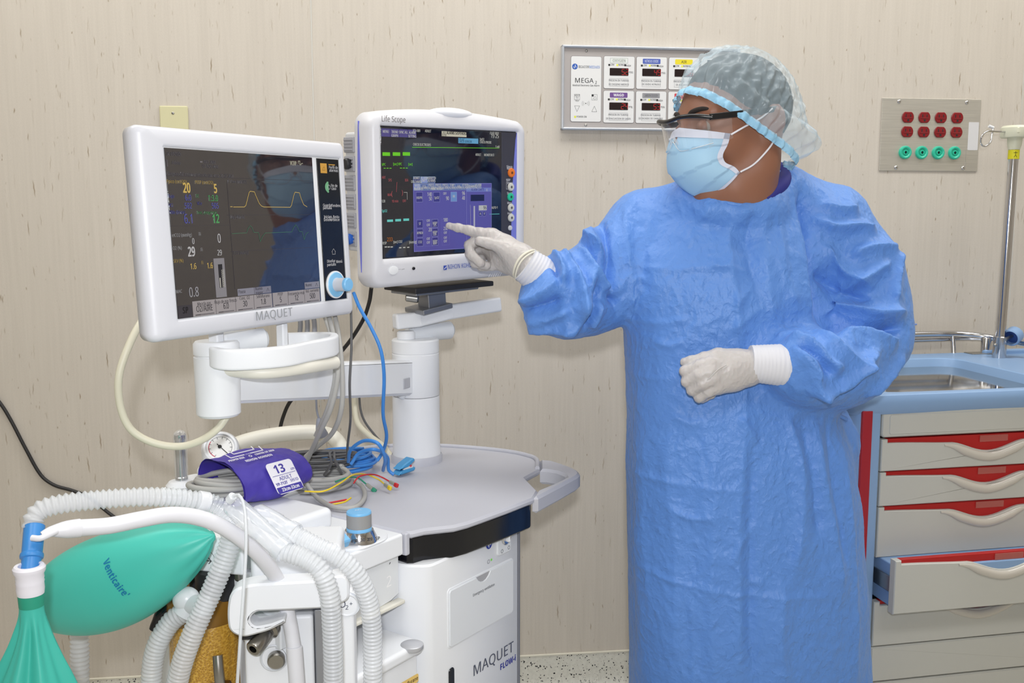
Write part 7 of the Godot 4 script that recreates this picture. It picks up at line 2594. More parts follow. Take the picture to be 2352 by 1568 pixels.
	put(fb, "neck_band", m, mt(rgb(36, 148, 122), 0.5))
	m = M.new()
	m.lathe(PackedVector2Array([Vector2(0.0, -0.004), Vector2(0.0138, -0.004), Vector2(0.0145, 0.002), Vector2(0.0142, 0.008), Vector2(0.0148, 0.010), Vector2(0.0142, 0.012), Vector2(0.0148, 0.014), Vector2(0.0144, 0.018), Vector2(0.0165, 0.022), Vector2(0.0168, 0.026), Vector2(0.0150, 0.0285), Vector2(0.0112, 0.0285), Vector2(0.0112, 0.018)]), 36)
	put(fb, "white_collar", m, mt(rgb(226, 224, 232), 0.4), Transform3D(), "white ridged collar")
	var ct := thing("blue_connector", "translucent blue tube connector standing in the white collar of the slack bag", "connector", Transform3D(Basis(), W3(-0.4092, 0.9402, 1.4631)))
	m = M.new()
	m.lathe(PackedVector2Array([Vector2(0.0098, -0.004), Vector2(0.0102, 0.012), Vector2(0.0120, 0.013), Vector2(0.0124, 0.0155), Vector2(0.0120, 0.018), Vector2(0.0108, 0.019), Vector2(0.0112, 0.050), Vector2(0.0100, 0.051), Vector2(0.0095, 0.0)]), 32, M.aim(Vector3.ZERO, W3(-0.4124, 0.975, 1.4381) - ct.position))
	put(ct, "sleeve", m, clear(rgb(64, 142, 214), 0.86, 0.3))
	# ---- full bag behind it
	var a0 := W3(-0.4896, 0.805, 1.2268)
	var a1 := W3(-0.2435, 0.9199, 1.3026)
	var bb := thing("breathing_bag", "full smooth green breathing bag lying sideways with blue lettering", "breathing bag", Transform3D(Basis(), W3(-0.3913, 0.7765, 1.2623)), "green breathing bags")
	var bo := bb.position
	var axd := (a1 - a0)
	var L2 := axd.length()
	var ex := axd.normalized()
	var ez := ex.cross(Vector3.UP).normalized()
	ez = -ez if ez.z < 0 else ez
	var ey := ez.cross(ex).normalized()
	ey = -ey if ey.y < 0 else ey
	m = M.new()
	rows = []
	for k in 71:
		var f := k / 70.0
		var prof := pow(sin(PI * pow(clampf(f * 0.93 + 0.07, 0, 1), 0.86)), 0.62)
		if f > 0.9:
			prof = maxf(prof, 0.10)
		var wrk := smoothstep(0.72, 1.0, f)
		var ctr := a0 + ex * L2 * f + ey * (-0.006 * sin(PI * f)) - bo
		var r := PackedVector3Array()
		for s in 96:
			var a := TAU * s / 96.0
			var rr := 0.0635 * prof * (1.0 + wrk * 0.05 * sin(a * 9.0 + f * 6.0))
			r.append(ctr + ey * sin(a) * rr + ez * cos(a) * rr * 0.86)
		rows.append(r)
	var tip := PackedVector3Array()
	tip.resize(96)
	tip.fill(a1 + ex * 0.003 - bo)
	rows.append(tip)
	m.grid(rows, true)
	put(bb, "bag_skin", m, mt(rgb(70, 190, 174), 0.45), Transform3D(), "smooth green bag skin")
	# lettering wrapped on the near side
	var pr := Print.new()
	pr.text("Venticaire'", 0, 0, 0.0088, rgb(10, 120, 168), 1, 0.86, true, 0.0)
	var tm: M = pr.by[rgb(10, 120, 168)]
	var c0 := W3(-0.3725, 0.87, 1.3341) - bo
	for i in tm.v.size():
		var q := tm.v[i]
		var ca := cos(-1.38)
		var sa := sin(-1.38)
		# place on a plane facing the lens side, then push out onto the skin
		var wv := c0 + ex * (q.x * ca - q.y * sa) + ey * (q.x * sa + q.y * ca)
		var along := (wv + bo - a0).dot(ex) / L2
		var prof := pow(sin(PI * pow(clampf(along * 0.93 + 0.07, 0, 1), 0.86)), 0.62)
		var ctr := a0 + ex * L2 * along + ey * (-0.006 * sin(PI * along)) - bo
		var hgt := clampf((wv - ctr).dot(ey) / (0.0635 * prof), -0.99, 0.99)
		tm.v[i] = ctr + ey * hgt * 0.0635 * prof + ez * (sqrt(1.0 - hgt * hgt) * 0.0635 * prof * 0.86 + 0.0007 + (0.0002 if q.z > 0 else 0.0))
		tm.n[i] = (ey * hgt + ez * sqrt(1.0 - hgt * hgt)).normalized()
	print_on(bb, "lettering", pr)


# ---------------------------------------------------------------- the person in the surgical gown
var fold_map := PackedFloat32Array()
const FX := 0.18
const FY := 0.16
const FS := 0.0035
const FW := 275
const FH := 375

# press a fold into the map: a gentle slope on one side (w1), a steeper one on the other (w2)
func fold(amp: float, w1: float, w2: float, pts: Array) -> void:
	var p2 := PackedVector2Array()
	for p in spline(pts, 0.01):
		p2.append(Vector2(p.x, p.y))
	var reach := maxf(w1, w2) * 3.2
	var mn := p2[0]
	var mx := p2[0]
	for p in p2:
		mn = mn.min(p)
		mx = mx.max(p)
	var total := p2.size() - 1.0
	for j in range(clampi(int((mn.y - reach - FY) / FS), 0, FH - 1), clampi(int((mx.y + reach - FY) / FS), 0, FH - 1) + 1):
		for i in range(clampi(int((mn.x - reach - FX) / FS), 0, FW - 1), clampi(int((mx.x + reach - FX) / FS), 0, FW - 1) + 1):
			var q := Vector2(FX + i * FS, FY + j * FS)
			var best := 1e9
			var sg := 1.0
			var along := 0.0
			for k in p2.size() - 1:
				var a := p2[k]
				var ab := p2[k + 1] - a
				var t := clampf((q - a).dot(ab) / maxf(ab.length_squared(), 1e-9), 0.0, 1.0)
				var dd := q.distance_squared_to(a + ab * t)
				if dd < best:
					best = dd
					sg = signf(ab.cross(q - a))
					along = (k + t) / total
			best = sqrt(best)
			var w := w1 if sg > 0.0 else w2
			if best < w * 3.2:
				var taper := minf(1.0, minf(along, 1.0 - along) * 5.0 + 0.15)
				fold_map[j * FW + i] += amp * 1.5 * taper * exp(-pow(best / w, 1.12))

func fold_at(x: float, y: float) -> float:
	var u := (x - FX) / FS
	var v := (y - FY) / FS
	var i := int(u)
	var j := int(v)
	if i < 0 or j < 0 or i >= FW - 1 or j >= FH - 1:
		return 0.0
	var a := u - i
	var b := v - j
	var o := j * FW + i
	return lerpf(lerpf(fold_map[o], fold_map[o + 1], a), lerpf(fold_map[o + FW], fold_map[o + FW + 1], a), b)

func build_person() -> void:
	var base := Vector3(0.665, 0, 0.78)
	var t := thing("person", "person in blue surgical gown, face mask and hair cap pointing at the patient monitor", "person", Transform3D(Basis(), base))
	var skin := mt(rgb(142, 96, 74), 0.5)
	skin.subsurf_scatter_enabled = true
	skin.subsurf_scatter_strength = 0.08
	build_body(t, base, skin)
	build_gown(t, base)
	build_head(t, base, skin)
	build_hands(t, base)

# legs, hips and trunk inside the clothes, with the neck that shows above the collar
func build_body(t: Node3D, base: Vector3, skin: Material) -> void:
	var f := Field.new(Vector3(0.42, -0.01, 0.62), Vector3(0.93, 1.30, 0.98), 0.018)
	for s in [-1.0, 1.0]:
		var x: float = 0.665 + s * 0.095
		f.chain([[Vector3(x, 0.86, 0.78), 0.088], [Vector3(x + s * 0.005, 0.47, 0.785), 0.058], [Vector3(x + s * 0.008, 0.10, 0.77), 0.040]], 0.03)
		f.capsule(Vector3(x + s * 0.01, 0.045, 0.75), 0.040, Vector3(x + s * 0.035, 0.035, 0.90), 0.034, 0.02)
	f.chain([[Vector3(0.665, 0.88, 0.78), 0.13], [Vector3(0.64, 1.08, 0.775), 0.12], [Vector3(0.635, 1.24, 0.77), 0.115]], 0.06)
	f.build()
	var m := f.to_mesh(base)
	put(t, "body", m, mt(rgb(34, 40, 110), 0.7), Transform3D(), "dark blue scrubs under the gown")
	# scrub collar
	m = M.new()
	m.tube(spline([W3(0.616, 1.3984, 0.7263) - base, W3(0.6795, 1.4228, 0.741) - base, W3(0.7061, 1.4261, 0.7741) - base, W3(0.7131, 1.4096, 0.8125) - base, W3(0.6941, 1.3937, 0.8477) - base, W3(0.6684, 1.3772, 0.8721) - base, W3(0.6439, 1.3598, 0.8866) - base], 0.006), 0.0145, 14)
	put(t, "scrub_collar", m, mt(rgb(34, 36, 128), 0.65), Transform3D(), "navy blue scrub collar")

func build_gown(t: Node3D, base: Vector3) -> void:
	fold_map.resize(FW * FH)
	fold_map.fill(0.0)
	var f := Field.new(Vector3(0.18, 0.17, 0.52), Vector3(1.10, 1.44, 1.06), 0.0145)
	f.stack([[1.335, 0.642, 0.775, 0.150, 0.085], [1.300, 0.632, 0.78, 0.178, 0.112], [1.250, 0.618, 0.785, 0.192, 0.130], [1.185, 0.613, 0.79, 0.190, 0.138], [1.119, 0.613, 0.79, 0.189, 0.140], [1.002, 0.622, 0.79, 0.193, 0.145], [0.952, 0.634, 0.79, 0.202, 0.150], [0.875, 0.650, 0.79, 0.216, 0.155], [0.746, 0.664, 0.79, 0.227, 0.160], [0.569, 0.676, 0.79, 0.234, 0.166], [0.418, 0.683, 0.79, 0.238, 0.170], [0.20, 0.688, 0.79, 0.242, 0.174]], 0.03)
	# shoulders rising to the neck
	f.chain([[W3(0.4704, 1.3216, 0.7287), 0.062], [W3(0.5498, 1.3378, 0.7767), 0.052], [W3(0.6273, 1.3231, 0.7978), 0.050], [W3(0.7336, 1.3527, 0.7763), 0.058], [W3(0.819, 1.3273, 0.7794), 0.066]], 0.05)
	f.chain([[W3(0.6096, 1.3413, 0.8899), 0.015], [W3(0.5549, 1.3522, 0.8719), 0.016], [W3(0.5317, 1.3674, 0.8166), 0.018], [W3(0.5861, 1.3876, 0.7444), 0.02], [W3(0.6781, 1.3954, 0.7239), 0.02], [W3(0.7333, 1.3975, 0.7606), 0.022], [W3(0.7143, 1.3872, 0.8154), 0.020], [W3(0.6634, 1.3539, 0.8744), 0.015], [W3(0.6096, 1.3413, 0.8899), 0.015]], 0.035)
	# arm that points
	f.chain([[W3(0.4685, 1.3025, 0.7309), 0.072], [W3(0.4003, 1.2415, 0.7608), 0.068], [W3(0.3487, 1.1898, 0.7915), 0.070], [W3(0.3098, 1.1913, 0.807), 0.069], [W3(0.2814, 1.2015, 0.8125), 0.057]], 0.035)
	f.capsule(W3(0.297, 1.1801, 0.8068), 0.055, W3(0.2426, 1.179, 0.8259), 0.026, 0.03)
	# bent arm
	f.chain([[W3(0.8231, 1.3025, 0.7728), 0.078], [W3(0.8614, 1.2324, 0.7962), 0.080], [W3(0.8771, 1.1672, 0.8162), 0.076], [W3(0.8715, 1.1079, 0.8432), 0.074], [W3(0.7992, 1.0641, 0.8908), 0.072], [W3(0.7183, 1.0668, 0.9417), 0.060], [W3(0.6771, 1.0743, 0.9664), 0.046]], 0.035)
	# loose tail of the back panel
	f.chain([[W3(0.8474, 0.9462, 0.7589), 0.030], [W3(0.8612, 0.8947, 0.7669), 0.026], [W3(0.8712, 0.8494, 0.7635), 0.02]], 0.05)
	f.build()
	f.smooth()
	f.smooth()
	# ---- folds; first the seams and creases of the trunk
	fold(-0.018, 0.012, 0.010, [W3(0.3789, 1.3536, 0.86), W3(0.3743, 1.3002, 0.88), W3(0.3793, 1.2237, 0.88), W3(0.3961, 1.1478, 0.88)])
	fold(0.007, 0.022, 0.010, [W3(0.387, 1.3456, 0.88), W3(0.3836, 1.2551, 0.9), W3(0.3976, 1.1482, 0.9)])
	fold(-0.020, 0.014, 0.010, [W3(0.7306, 1.3778, 0.86), W3(0.7337, 1.3076, 0.9), W3(0.742, 1.2224, 0.9), W3(0.7545, 1.1376, 0.9)])
	fold(0.008, 0.010, 0.024, [W3(0.7109, 1.3694, 0.88), W3(0.7211, 1.2999, 0.9), W3(0.7207, 1.2083, 0.92), W3(0.727, 1.1307, 0.92)])
	for q in [[0.006, 0.020, 0.010, [W3(0.4406, 1.3679, 0.9), W3(0.419, 1.3303, 0.92), W3(0.4111, 1.2558, 0.92), W3(0.4241, 1.1271, 0.92)]], [0.005, 0.024, 0.014, [W3(0.468, 1.353, 0.9), W3(0.4521, 1.2856, 0.92), W3(0.462, 1.18, 0.92)]], [0.007, 0.012, 0.026, [W3(0.6071, 1.3533, 0.9), W3(0.582, 1.3005, 0.93), W3(0.5826, 1.2252, 0.93), W3(0.5989, 1.1027, 0.93)]], [0.006, 0.014, 0.02, [W3(0.6389, 1.3534, 0.9), W3(0.6415, 1.3004, 0.93), W3(0.6425, 1.2248, 0.93), W3(0.6568, 1.1327, 0.93)]], [0.008, 0.014, 0.022, [W3(0.6692, 1.3535, 0.9), W3(0.6753, 1.3078, 0.92), W3(0.673, 1.2393, 0.92), W3(0.6999, 1.1621, 0.92)]], [-0.006, 0.012, 0.012, [W3(0.6253, 1.3534, 0.9), W3(0.6121, 1.2854, 0.93), W3(0.6214, 1.1945, 0.93)]], [0.005, 0.014, 0.014, [W3(0.5502, 1.3532, 0.9), W3(0.5289, 1.3154, 0.92), W3(0.5111, 1.2782, 0.93)]]]:
		fold(q[0], q[1], q[2], q[3])
	# long hanging folds of the skirt
	for q in [[0.009, 0.022, 0.012, [W3(0.6817, 0.988, 0.95), W3(0.7072, 0.8851, 0.95), W3(0.7089, 0.7924, 0.96), W3(0.6945, 0.6803, 0.96)]], [0.010, 0.016, 0.026, [W3(0.7395, 0.9807, 0.92), W3(0.7526, 0.8705, 0.93), W3(0.7825, 0.7309, 0.93), W3(0.7959, 0.6141, 0.93)]], [-0.008, 0.014, 0.014, [W3(0.7077, 0.9854, 0.94), W3(0.7319, 0.8658, 0.94), W3(0.7483, 0.7439, 0.94)]], [0.007, 0.012, 0.024, [W3(0.6064, 1.0285, 0.95), W3(0.6021, 0.9119, 0.95), W3(0.5973, 0.7534, 0.95), W3(0.6046, 0.4982, 0.96)]], [-0.005, 0.012, 0.010, [W3(0.62, 0.9505, 0.95), W3(0.6158, 0.8326, 0.95), W3(0.6173, 0.6311, 0.95), W3(0.6307, 0.4649, 0.95)]], [0.006, 0.02, 0.03, [W3(0.4803, 1.0004, 0.95), W3(0.4799, 0.8765, 0.95), W3(0.4945, 0.7177, 0.95), W3(0.4967, 0.4731, 0.95)]], [0.006, 0.03, 0.02, [W3(0.4336, 1.0268, 0.92), W3(0.4317, 0.8699, 0.92), W3(0.44, 0.6683, 0.92), W3(0.4519, 0.4604, 0.92)]], [0.006, 0.02, 0.03, [W3(0.544, 0.9525, 0.95), W3(0.5562, 0.795, 0.95), W3(0.5525, 0.6343, 0.95), W3(0.565, 0.4689, 0.95)]], [0.008, 0.02, 0.03, [W3(0.6806, 0.6852, 0.95), W3(0.6759, 0.5871, 0.95), W3(0.6886, 0.4614, 0.95)]], [0.007, 0.012, 0.02, [W3(0.8004, 0.9347, 0.9), W3(0.8143, 0.811, 0.9), W3(0.8279, 0.6596, 0.9), W3(0.8357, 0.4268, 0.9)]], [-0.006, 0.01, 0.01, [W3(0.7661, 0.9721, 0.92), W3(0.7776, 0.8589, 0.92), W3(0.8031, 0.6934, 0.92)]]]:
		fold(q[0], q[1], q[2], q[3])
	# creases left by packing
	for q in [[W3(0.3942, 1.0523, 0.92), W3(0.4307, 1.044, 0.93), W3(0.4917, 1.046, 0.94)], [W3(0.3983, 0.8829, 0.92), W3(0.415, 0.8669, 0.93), W3(0.4834, 0.8591, 0.95), W3(0.6265, 0.8481, 0.95)], [W3(0.429, 0.6889, 0.93), W3(0.5194, 0.6715, 0.95), W3(0.6164, 0.6589, 0.95), W3(0.7904, 0.6444, 0.93)], [W3(0.4143, 1.2468, 0.92), W3(0.4811, 1.2394, 0.93), W3(0.5473, 1.247, 0.94), W3(0.6312, 1.2324, 0.93)], [W3(0.3926, 1.1609, 0.92), W3(0.4521, 1.1445, 0.93), W3(0.5186, 1.1584, 0.94)]]:
		fold(0.0026, 0.0035, 0.005, q)
	for q in [[W3(0.4496, 0.9506, 0.93), W3(0.4494, 0.7926, 0.93), W3(0.4629, 0.5894, 0.93)], [W3(0.5868, 1.2257, 0.94), W3(0.5864, 1.1348, 0.94), W3(0.5959, 1.0269, 0.94)], [W3(0.5195, 0.6683, 0.95), W3(0.5275, 0.4712, 0.95)]]:
		fold(0.0022, 0.003, 0.004, q)
	# crumples about the chest and the waist
	for q in [[W3(0.4149, 1.2107, 0.92), W3(0.4316, 1.2256, 0.92), W3(0.4506, 1.2186, 0.93)], [W3(0.4123, 1.1804, 0.92), W3(0.4292, 1.1879, 0.92), W3(0.4381, 1.2105, 0.92)], [W3(0.5803, 1.1805, 0.94), W3(0.6002, 1.1954, 0.94), W3(0.6219, 1.2249, 0.93)], [W3(0.5738, 1.1349, 0.94), W3(0.5969, 1.1499, 0.94), W3(0.6314, 1.1791, 0.93)], [W3(0.5427, 1.2556, 0.93), W3(0.5629, 1.2439, 0.94), W3(0.5781, 1.2558, 0.94)], [W3(0.5905, 0.9824, 0.95), W3(0.6118, 0.9586, 0.95), W3(0.6239, 0.927, 0.95)], [W3(0.5905, 0.7135, 0.95), W3(0.6122, 0.6883, 0.95), W3(0.6482, 0.6786, 0.95)], [W3(0.4837, 0.983, 0.94), W3(0.5122, 0.9689, 0.95), W3(0.5356, 0.976, 0.95)], [W3(0.4527, 1.1126, 0.93), W3(0.481, 1.1058, 0.94), W3(0.504, 1.1207, 0.94)], [W3(0.4036, 0.9496, 0.92), W3(0.4251, 0.92, 0.93), W3(0.4335, 0.8883, 0.93)], [W3(0.4844, 0.8135, 0.95), W3(0.5164, 0.7965, 0.95), W3(0.556, 0.8029, 0.95)], [W3(0.6283, 0.7923, 0.95), W3(0.5976, 0.7454, 0.95), W3(0.5827, 0.7058, 0.95)]]:
		fold(0.004, 0.006, 0.009, q)
	# pointing sleeve
	for q in [[0.010, 0.016, 0.008, [W3(0.3271, 1.2796, 0.84), W3(0.3429, 1.241, 0.85), W3(0.3714, 1.2055, 0.86), W3(0.3916, 1.1843, 0.87)]], [-0.010, 0.009, 0.009, [W3(0.335, 1.2842, 0.84), W3(0.354, 1.2456, 0.85), W3(0.3776, 1.2148, 0.86)]], [0.011, 0.014, 0.007, [W3(0.2907, 1.2704, 0.84), W3(0.311, 1.2431, 0.86), W3(0.3207, 1.2075, 0.86), W3(0.3196, 1.1607, 0.86)]], [-0.009, 0.008, 0.008, [W3(0.3018, 1.2641, 0.84), W3(0.3221, 1.2323, 0.86), W3(0.332, 1.184, 0.86)]], [0.010, 0.012, 0.007, [W3(0.2734, 1.2704, 0.84), W3(0.2859, 1.2448, 0.86), W3(0.2892, 1.2139, 0.86)]], [-0.008, 0.008, 0.006, [W3(0.2687, 1.2611, 0.84), W3(0.2781, 1.2356, 0.86), W3(0.2799, 1.2078, 0.86)]], [0.010, 0.009, 0.018, [W3(0.3425, 1.2383, 0.86), W3(0.3288, 1.1918, 0.86), W3(0.3134, 1.1467, 0.86), W3(0.2979, 1.127, 0.85)]], [-0.009, 0.008, 0.008, [W3(0.3521, 1.2228, 0.86), W3(0.34, 1.1761, 0.86), W3(0.3245, 1.1372, 0.86)]], [0.010, 0.010, 0.020, [W3(0.2154, 1.1788, 0.84), W3(0.2486, 1.1956, 0.86), W3(0.272, 1.214, 0.86), W3(0.286, 1.2309, 0.86)]], [0.009, 0.008, 0.018, [W3(0.2248, 1.1583, 0.84), W3(0.2644, 1.1613, 0.86), W3(0.3037, 1.1765, 0.86)]], [0.009, 0.008, 0.016, [W3(0.2328, 1.1488, 0.84), W3(0.2819, 1.1414, 0.85), W3(0.3136, 1.1473, 0.85)]], [-0.008, 0.008, 0.008, [W3(0.2201, 1.1678, 0.84), W3(0.2565, 1.1785, 0.86), W3(0.2878, 1.1922, 0.86)]], [0.008, 0.01, 0.016, [W3(0.3542, 1.1838, 0.86), W3(0.3481, 1.1604, 0.86), W3(0.3356, 1.137, 0.86)]], [0.008, 0.012, 0.012, [W3(0.3678, 1.3307, 0.84), W3(0.3608, 1.2923, 0.86), W3(0.3686, 1.2541, 0.87)]], [0.007, 0.01, 0.014, [W3(0.3459, 1.3075, 0.84), W3(0.3546, 1.2846, 0.86), W3(0.3715, 1.2694, 0.87)]], [-0.008, 0.01, 0.01, [W3(0.3691, 1.2077, 0.87), W3(0.3804, 1.1921, 0.87), W3(0.3917, 1.1765, 0.87)]]]:
		fold(q[0] * 1.65, q[1] * 0.85, q[2] * 0.85, q[3])
	# bent sleeve
	for q in [[-0.016, 0.012, 0.012, [W3(0.7505, 1.1345, 0.9), W3(0.783, 1.1452, 0.9), W3(0.8387, 1.1393, 0.88), W3(0.9065, 1.1327, 0.84)]], [0.012, 0.020, 0.012, [W3(0.7563, 1.1534, 0.9), W3(0.7904, 1.1624, 0.9), W3(0.8506, 1.1552, 0.88), W3(0.9138, 1.1589, 0.84)]], [0.011, 0.010, 0.022, [W3(0.7501, 1.121, 0.92), W3(0.7824, 1.1269, 0.92), W3(0.8336, 1.1239, 0.9), W3(0.8887, 1.1056, 0.86)]], [0.009, 0.012, 0.018, [W3(0.8123, 1.2603, 0.88), W3(0.8532, 1.2759, 0.88), W3(0.9115, 1.2731, 0.84)]], [0.009, 0.018, 0.010, [W3(0.9116, 1.2699, 0.84), W3(0.895, 1.2191, 0.86), W3(0.8855, 1.1707, 0.86)]], [0.008, 0.016, 0.012, [W3(0.7606, 1.2844, 0.9), W3(0.8036, 1.2376, 0.9), W3(0.8566, 1.2046, 0.88)]], [0.008, 0.014, 0.014, [W3(0.7895, 1.1829, 0.9), W3(0.8293, 1.214, 0.9), W3(0.89, 1.2513, 0.86)]], [-0.008, 0.012, 0.012, [W3(0.7544, 1.2379, 0.9), W3(0.7971, 1.1985, 0.9), W3(0.8493, 1.1808, 0.88)]], [0.011, 0.008, 0.016, [W3(0.6575, 1.1239, 0.96), W3(0.6926, 1.1128, 0.96), W3(0.7173, 1.0864, 0.96), W3(0.7463, 1.0737, 0.95)]], [0.011, 0.010, 0.014, [W3(0.6618, 1.1069, 0.97), W3(0.6862, 1.0838, 0.97), W3(0.6984, 1.053, 0.97), W3(0.7277, 1.0277, 0.96)]], [-0.010, 0.008, 0.008, [W3(0.6678, 1.1144, 0.97), W3(0.6967, 1.0973, 0.97), W3(0.7213, 1.0664, 0.96)]], [0.010, 0.012, 0.014, [W3(0.7164, 1.1331, 0.94), W3(0.7419, 1.1031, 0.95), W3(0.8001, 1.0619, 0.94)]], [0.010, 0.010, 0.02, [W3(0.6829, 1.0457, 0.97), W3(0.735, 1.043, 0.96), W3(0.7912, 1.0777, 0.94), W3(0.833, 1.0978, 0.92)]], [-0.009, 0.009, 0.009, [W3(0.6929, 1.0333, 0.97), W3(0.7437, 1.0274, 0.96), W3(0.8004, 1.0541, 0.94)]], [0.008, 0.012, 0.014, [W3(0.8119, 1.0189, 0.92), W3(0.8539, 1.0468, 0.9), W3(0.9067, 1.089, 0.86)]], [0.009, 0.01, 0.016, [W3(0.7515, 1.3308, 0.88), W3(0.7818, 1.3152, 0.88), W3(0.8363, 1.3152, 0.86), W3(0.8773, 1.3071, 0.84)]], [0.007, 0.01, 0.016, [W3(0.7679, 1.3545, 0.86), W3(0.8015, 1.3467, 0.86), W3(0.8414, 1.3471, 0.84)]]]:
		fold(q[0] * 1.65, q[1] * 0.85, q[2] * 0.85, q[3])
	# ---- apply them, with crumpling, along the surface normals
	var n1 := FastNoiseLite.new()
	n1.seed = 6
	n1.noise_type = FastNoiseLite.TYPE_SIMPLEX_SMOOTH
	n1.frequency = 7.0
	n1.fractal_octaves = 2
	n1.domain_warp_enabled = true
	n1.domain_warp_amplitude = 0.03
	n1.domain_warp_frequency = 9.0
	var n2 := FastNoiseLite.new()
	n2.seed = 15
	n2.noise_type = FastNoiseLite.TYPE_SIMPLEX
	n2.frequency = 30.0
	n2.fractal_type = FastNoiseLite.FRACTAL_RIDGED
	n2.fractal_octaves = 3
	n2.domain_warp_enabled = true
	n2.domain_warp_amplitude = 0.02
	n2.domain_warp_frequency = 14.0
	var nn := f.normals()
	for i in f.verts.size():
		var p := f.verts[i]
		var nr := nn[i]
		var front := smoothstep(0.02, 0.35, nr.z)
		var side := 0.25 + 0.75 * absf(nr.z)
		var h := fold_at(p.x, p.y) * maxf(front, 0.15)
		h += n1.get_noise_3d(p.x * 1.5, p.y * 0.75, p.z * 1.5) * 0.0034
		h += (n2.get_noise_3d(p.x, p.y * 0.7, p.z) - 0.1) * 0.0016 * side
		f.verts[i] = p + nr * h
	var m := f.to_mesh(base)
	var cloth := mt(rgb(91, 140, 215), 0.5)
	cloth.rim_enabled = true
	cloth.rim = 0.4
	cloth.rim_tint = 0.4
	cloth.backlight_enabled = true
	cloth.backlight = Color(0.06, 0.09, 0.16)
	var fb := FastNoiseLite.new()
	fb.seed = 77
	fb.noise_type = FastNoiseLite.TYPE_SIMPLEX
	fb.frequency = 0.018
	fb.fractal_type = FastNoiseLite.FRACTAL_RIDGED
	fb.fractal_octaves = 5
	fb.domain_warp_enabled = true
	fb.domain_warp_amplitude = 24.0
	fb.domain_warp_frequency = 0.012
	var hb := NoiseTexture2D.new()
	hb.width = 1024
	hb.height = 1024
	hb.seamless = true
	hb.noise = fb
	cloth.heightmap_enabled = true
	cloth.heightmap_texture = hb
	cloth.heightmap_scale = 0.30
	cloth.uv1_triplanar = true
	cloth.uv1_scale = Vector3(1.3, 1.0, 1.3)
	var g := put(t, "gown", m, cloth, Transform3D(), "blue disposable surgical gown")
	# neck binding
	m = M.new()
	m.tube(spline([W3(0.5353, 1.3829, 0.7795) - base, W3(0.5361, 1.3764, 0.8332) - base, W3(0.5528, 1.3643, 0.8772) - base, W3(0.577, 1.3564, 0.8953) - base, W3(0.6017, 1.3525, 0.9017) - base, W3(0.6279, 1.358, 0.895) - base, W3(0.6586, 1.3707, 0.8809) - base, W3(0.6993, 1.3986, 0.8427) - base, W3(0.7312, 1.4109, 0.7891) - base], 0.006), 0.0042, 10)
	put(g, "neck_binding", m, cloth)
	# waist tie hanging at the side
	m = M.new()
	m.tube(spline([W3(0.7663, 0.9772, 0.8976) - base, W3(0.8035, 0.9682, 0.8727) - base, W3(0.8319, 0.9561, 0.8573) - base], 0.006), 0.004, 8)
	put(g, "waist_tie", m, cloth)
	# knitted cuffs
	var knit := mt(rgb(216, 216, 222), 0.7)
	for q in [[W3(0.2859, 1.2087, 0.8142), W3(0.2625, 1.2227, 0.8198), W3(0.2416, 1.237, 0.8206), W3(0.2272, 1.2473, 0.8207), 0.036, 0.0360, 0.031], [W3(0.6676, 1.0765, 0.9701), W3(0.653, 1.0784, 0.9711), W3(0.6247, 1.0799, 0.9676), W3(0.5993, 1.0814, 0.9644), 0.0375, 0.0345, 0.031]]:
		m = M.new()
		var sp := even(spline([q[0], q[1], q[2], q[3]], 0.003), 0.0016)
		var rad := PackedFloat32Array()
		for i in sp.size():
			var fr := float(i) / sp.size()
			rad.append((lerpf(q[4], q[5], fr * 2.0) if fr < 0.5 else lerpf(q[5], q[6], fr * 2.0 - 1.0)) + 0.0004 * sin(i * 1.6))
		m.tube(sp, rad, 40)
		for i in m.v.size():
			m.v[i] -= base
		put(t, "knit_cuff", m, knit, Transform3D(), "white knitted cuff")

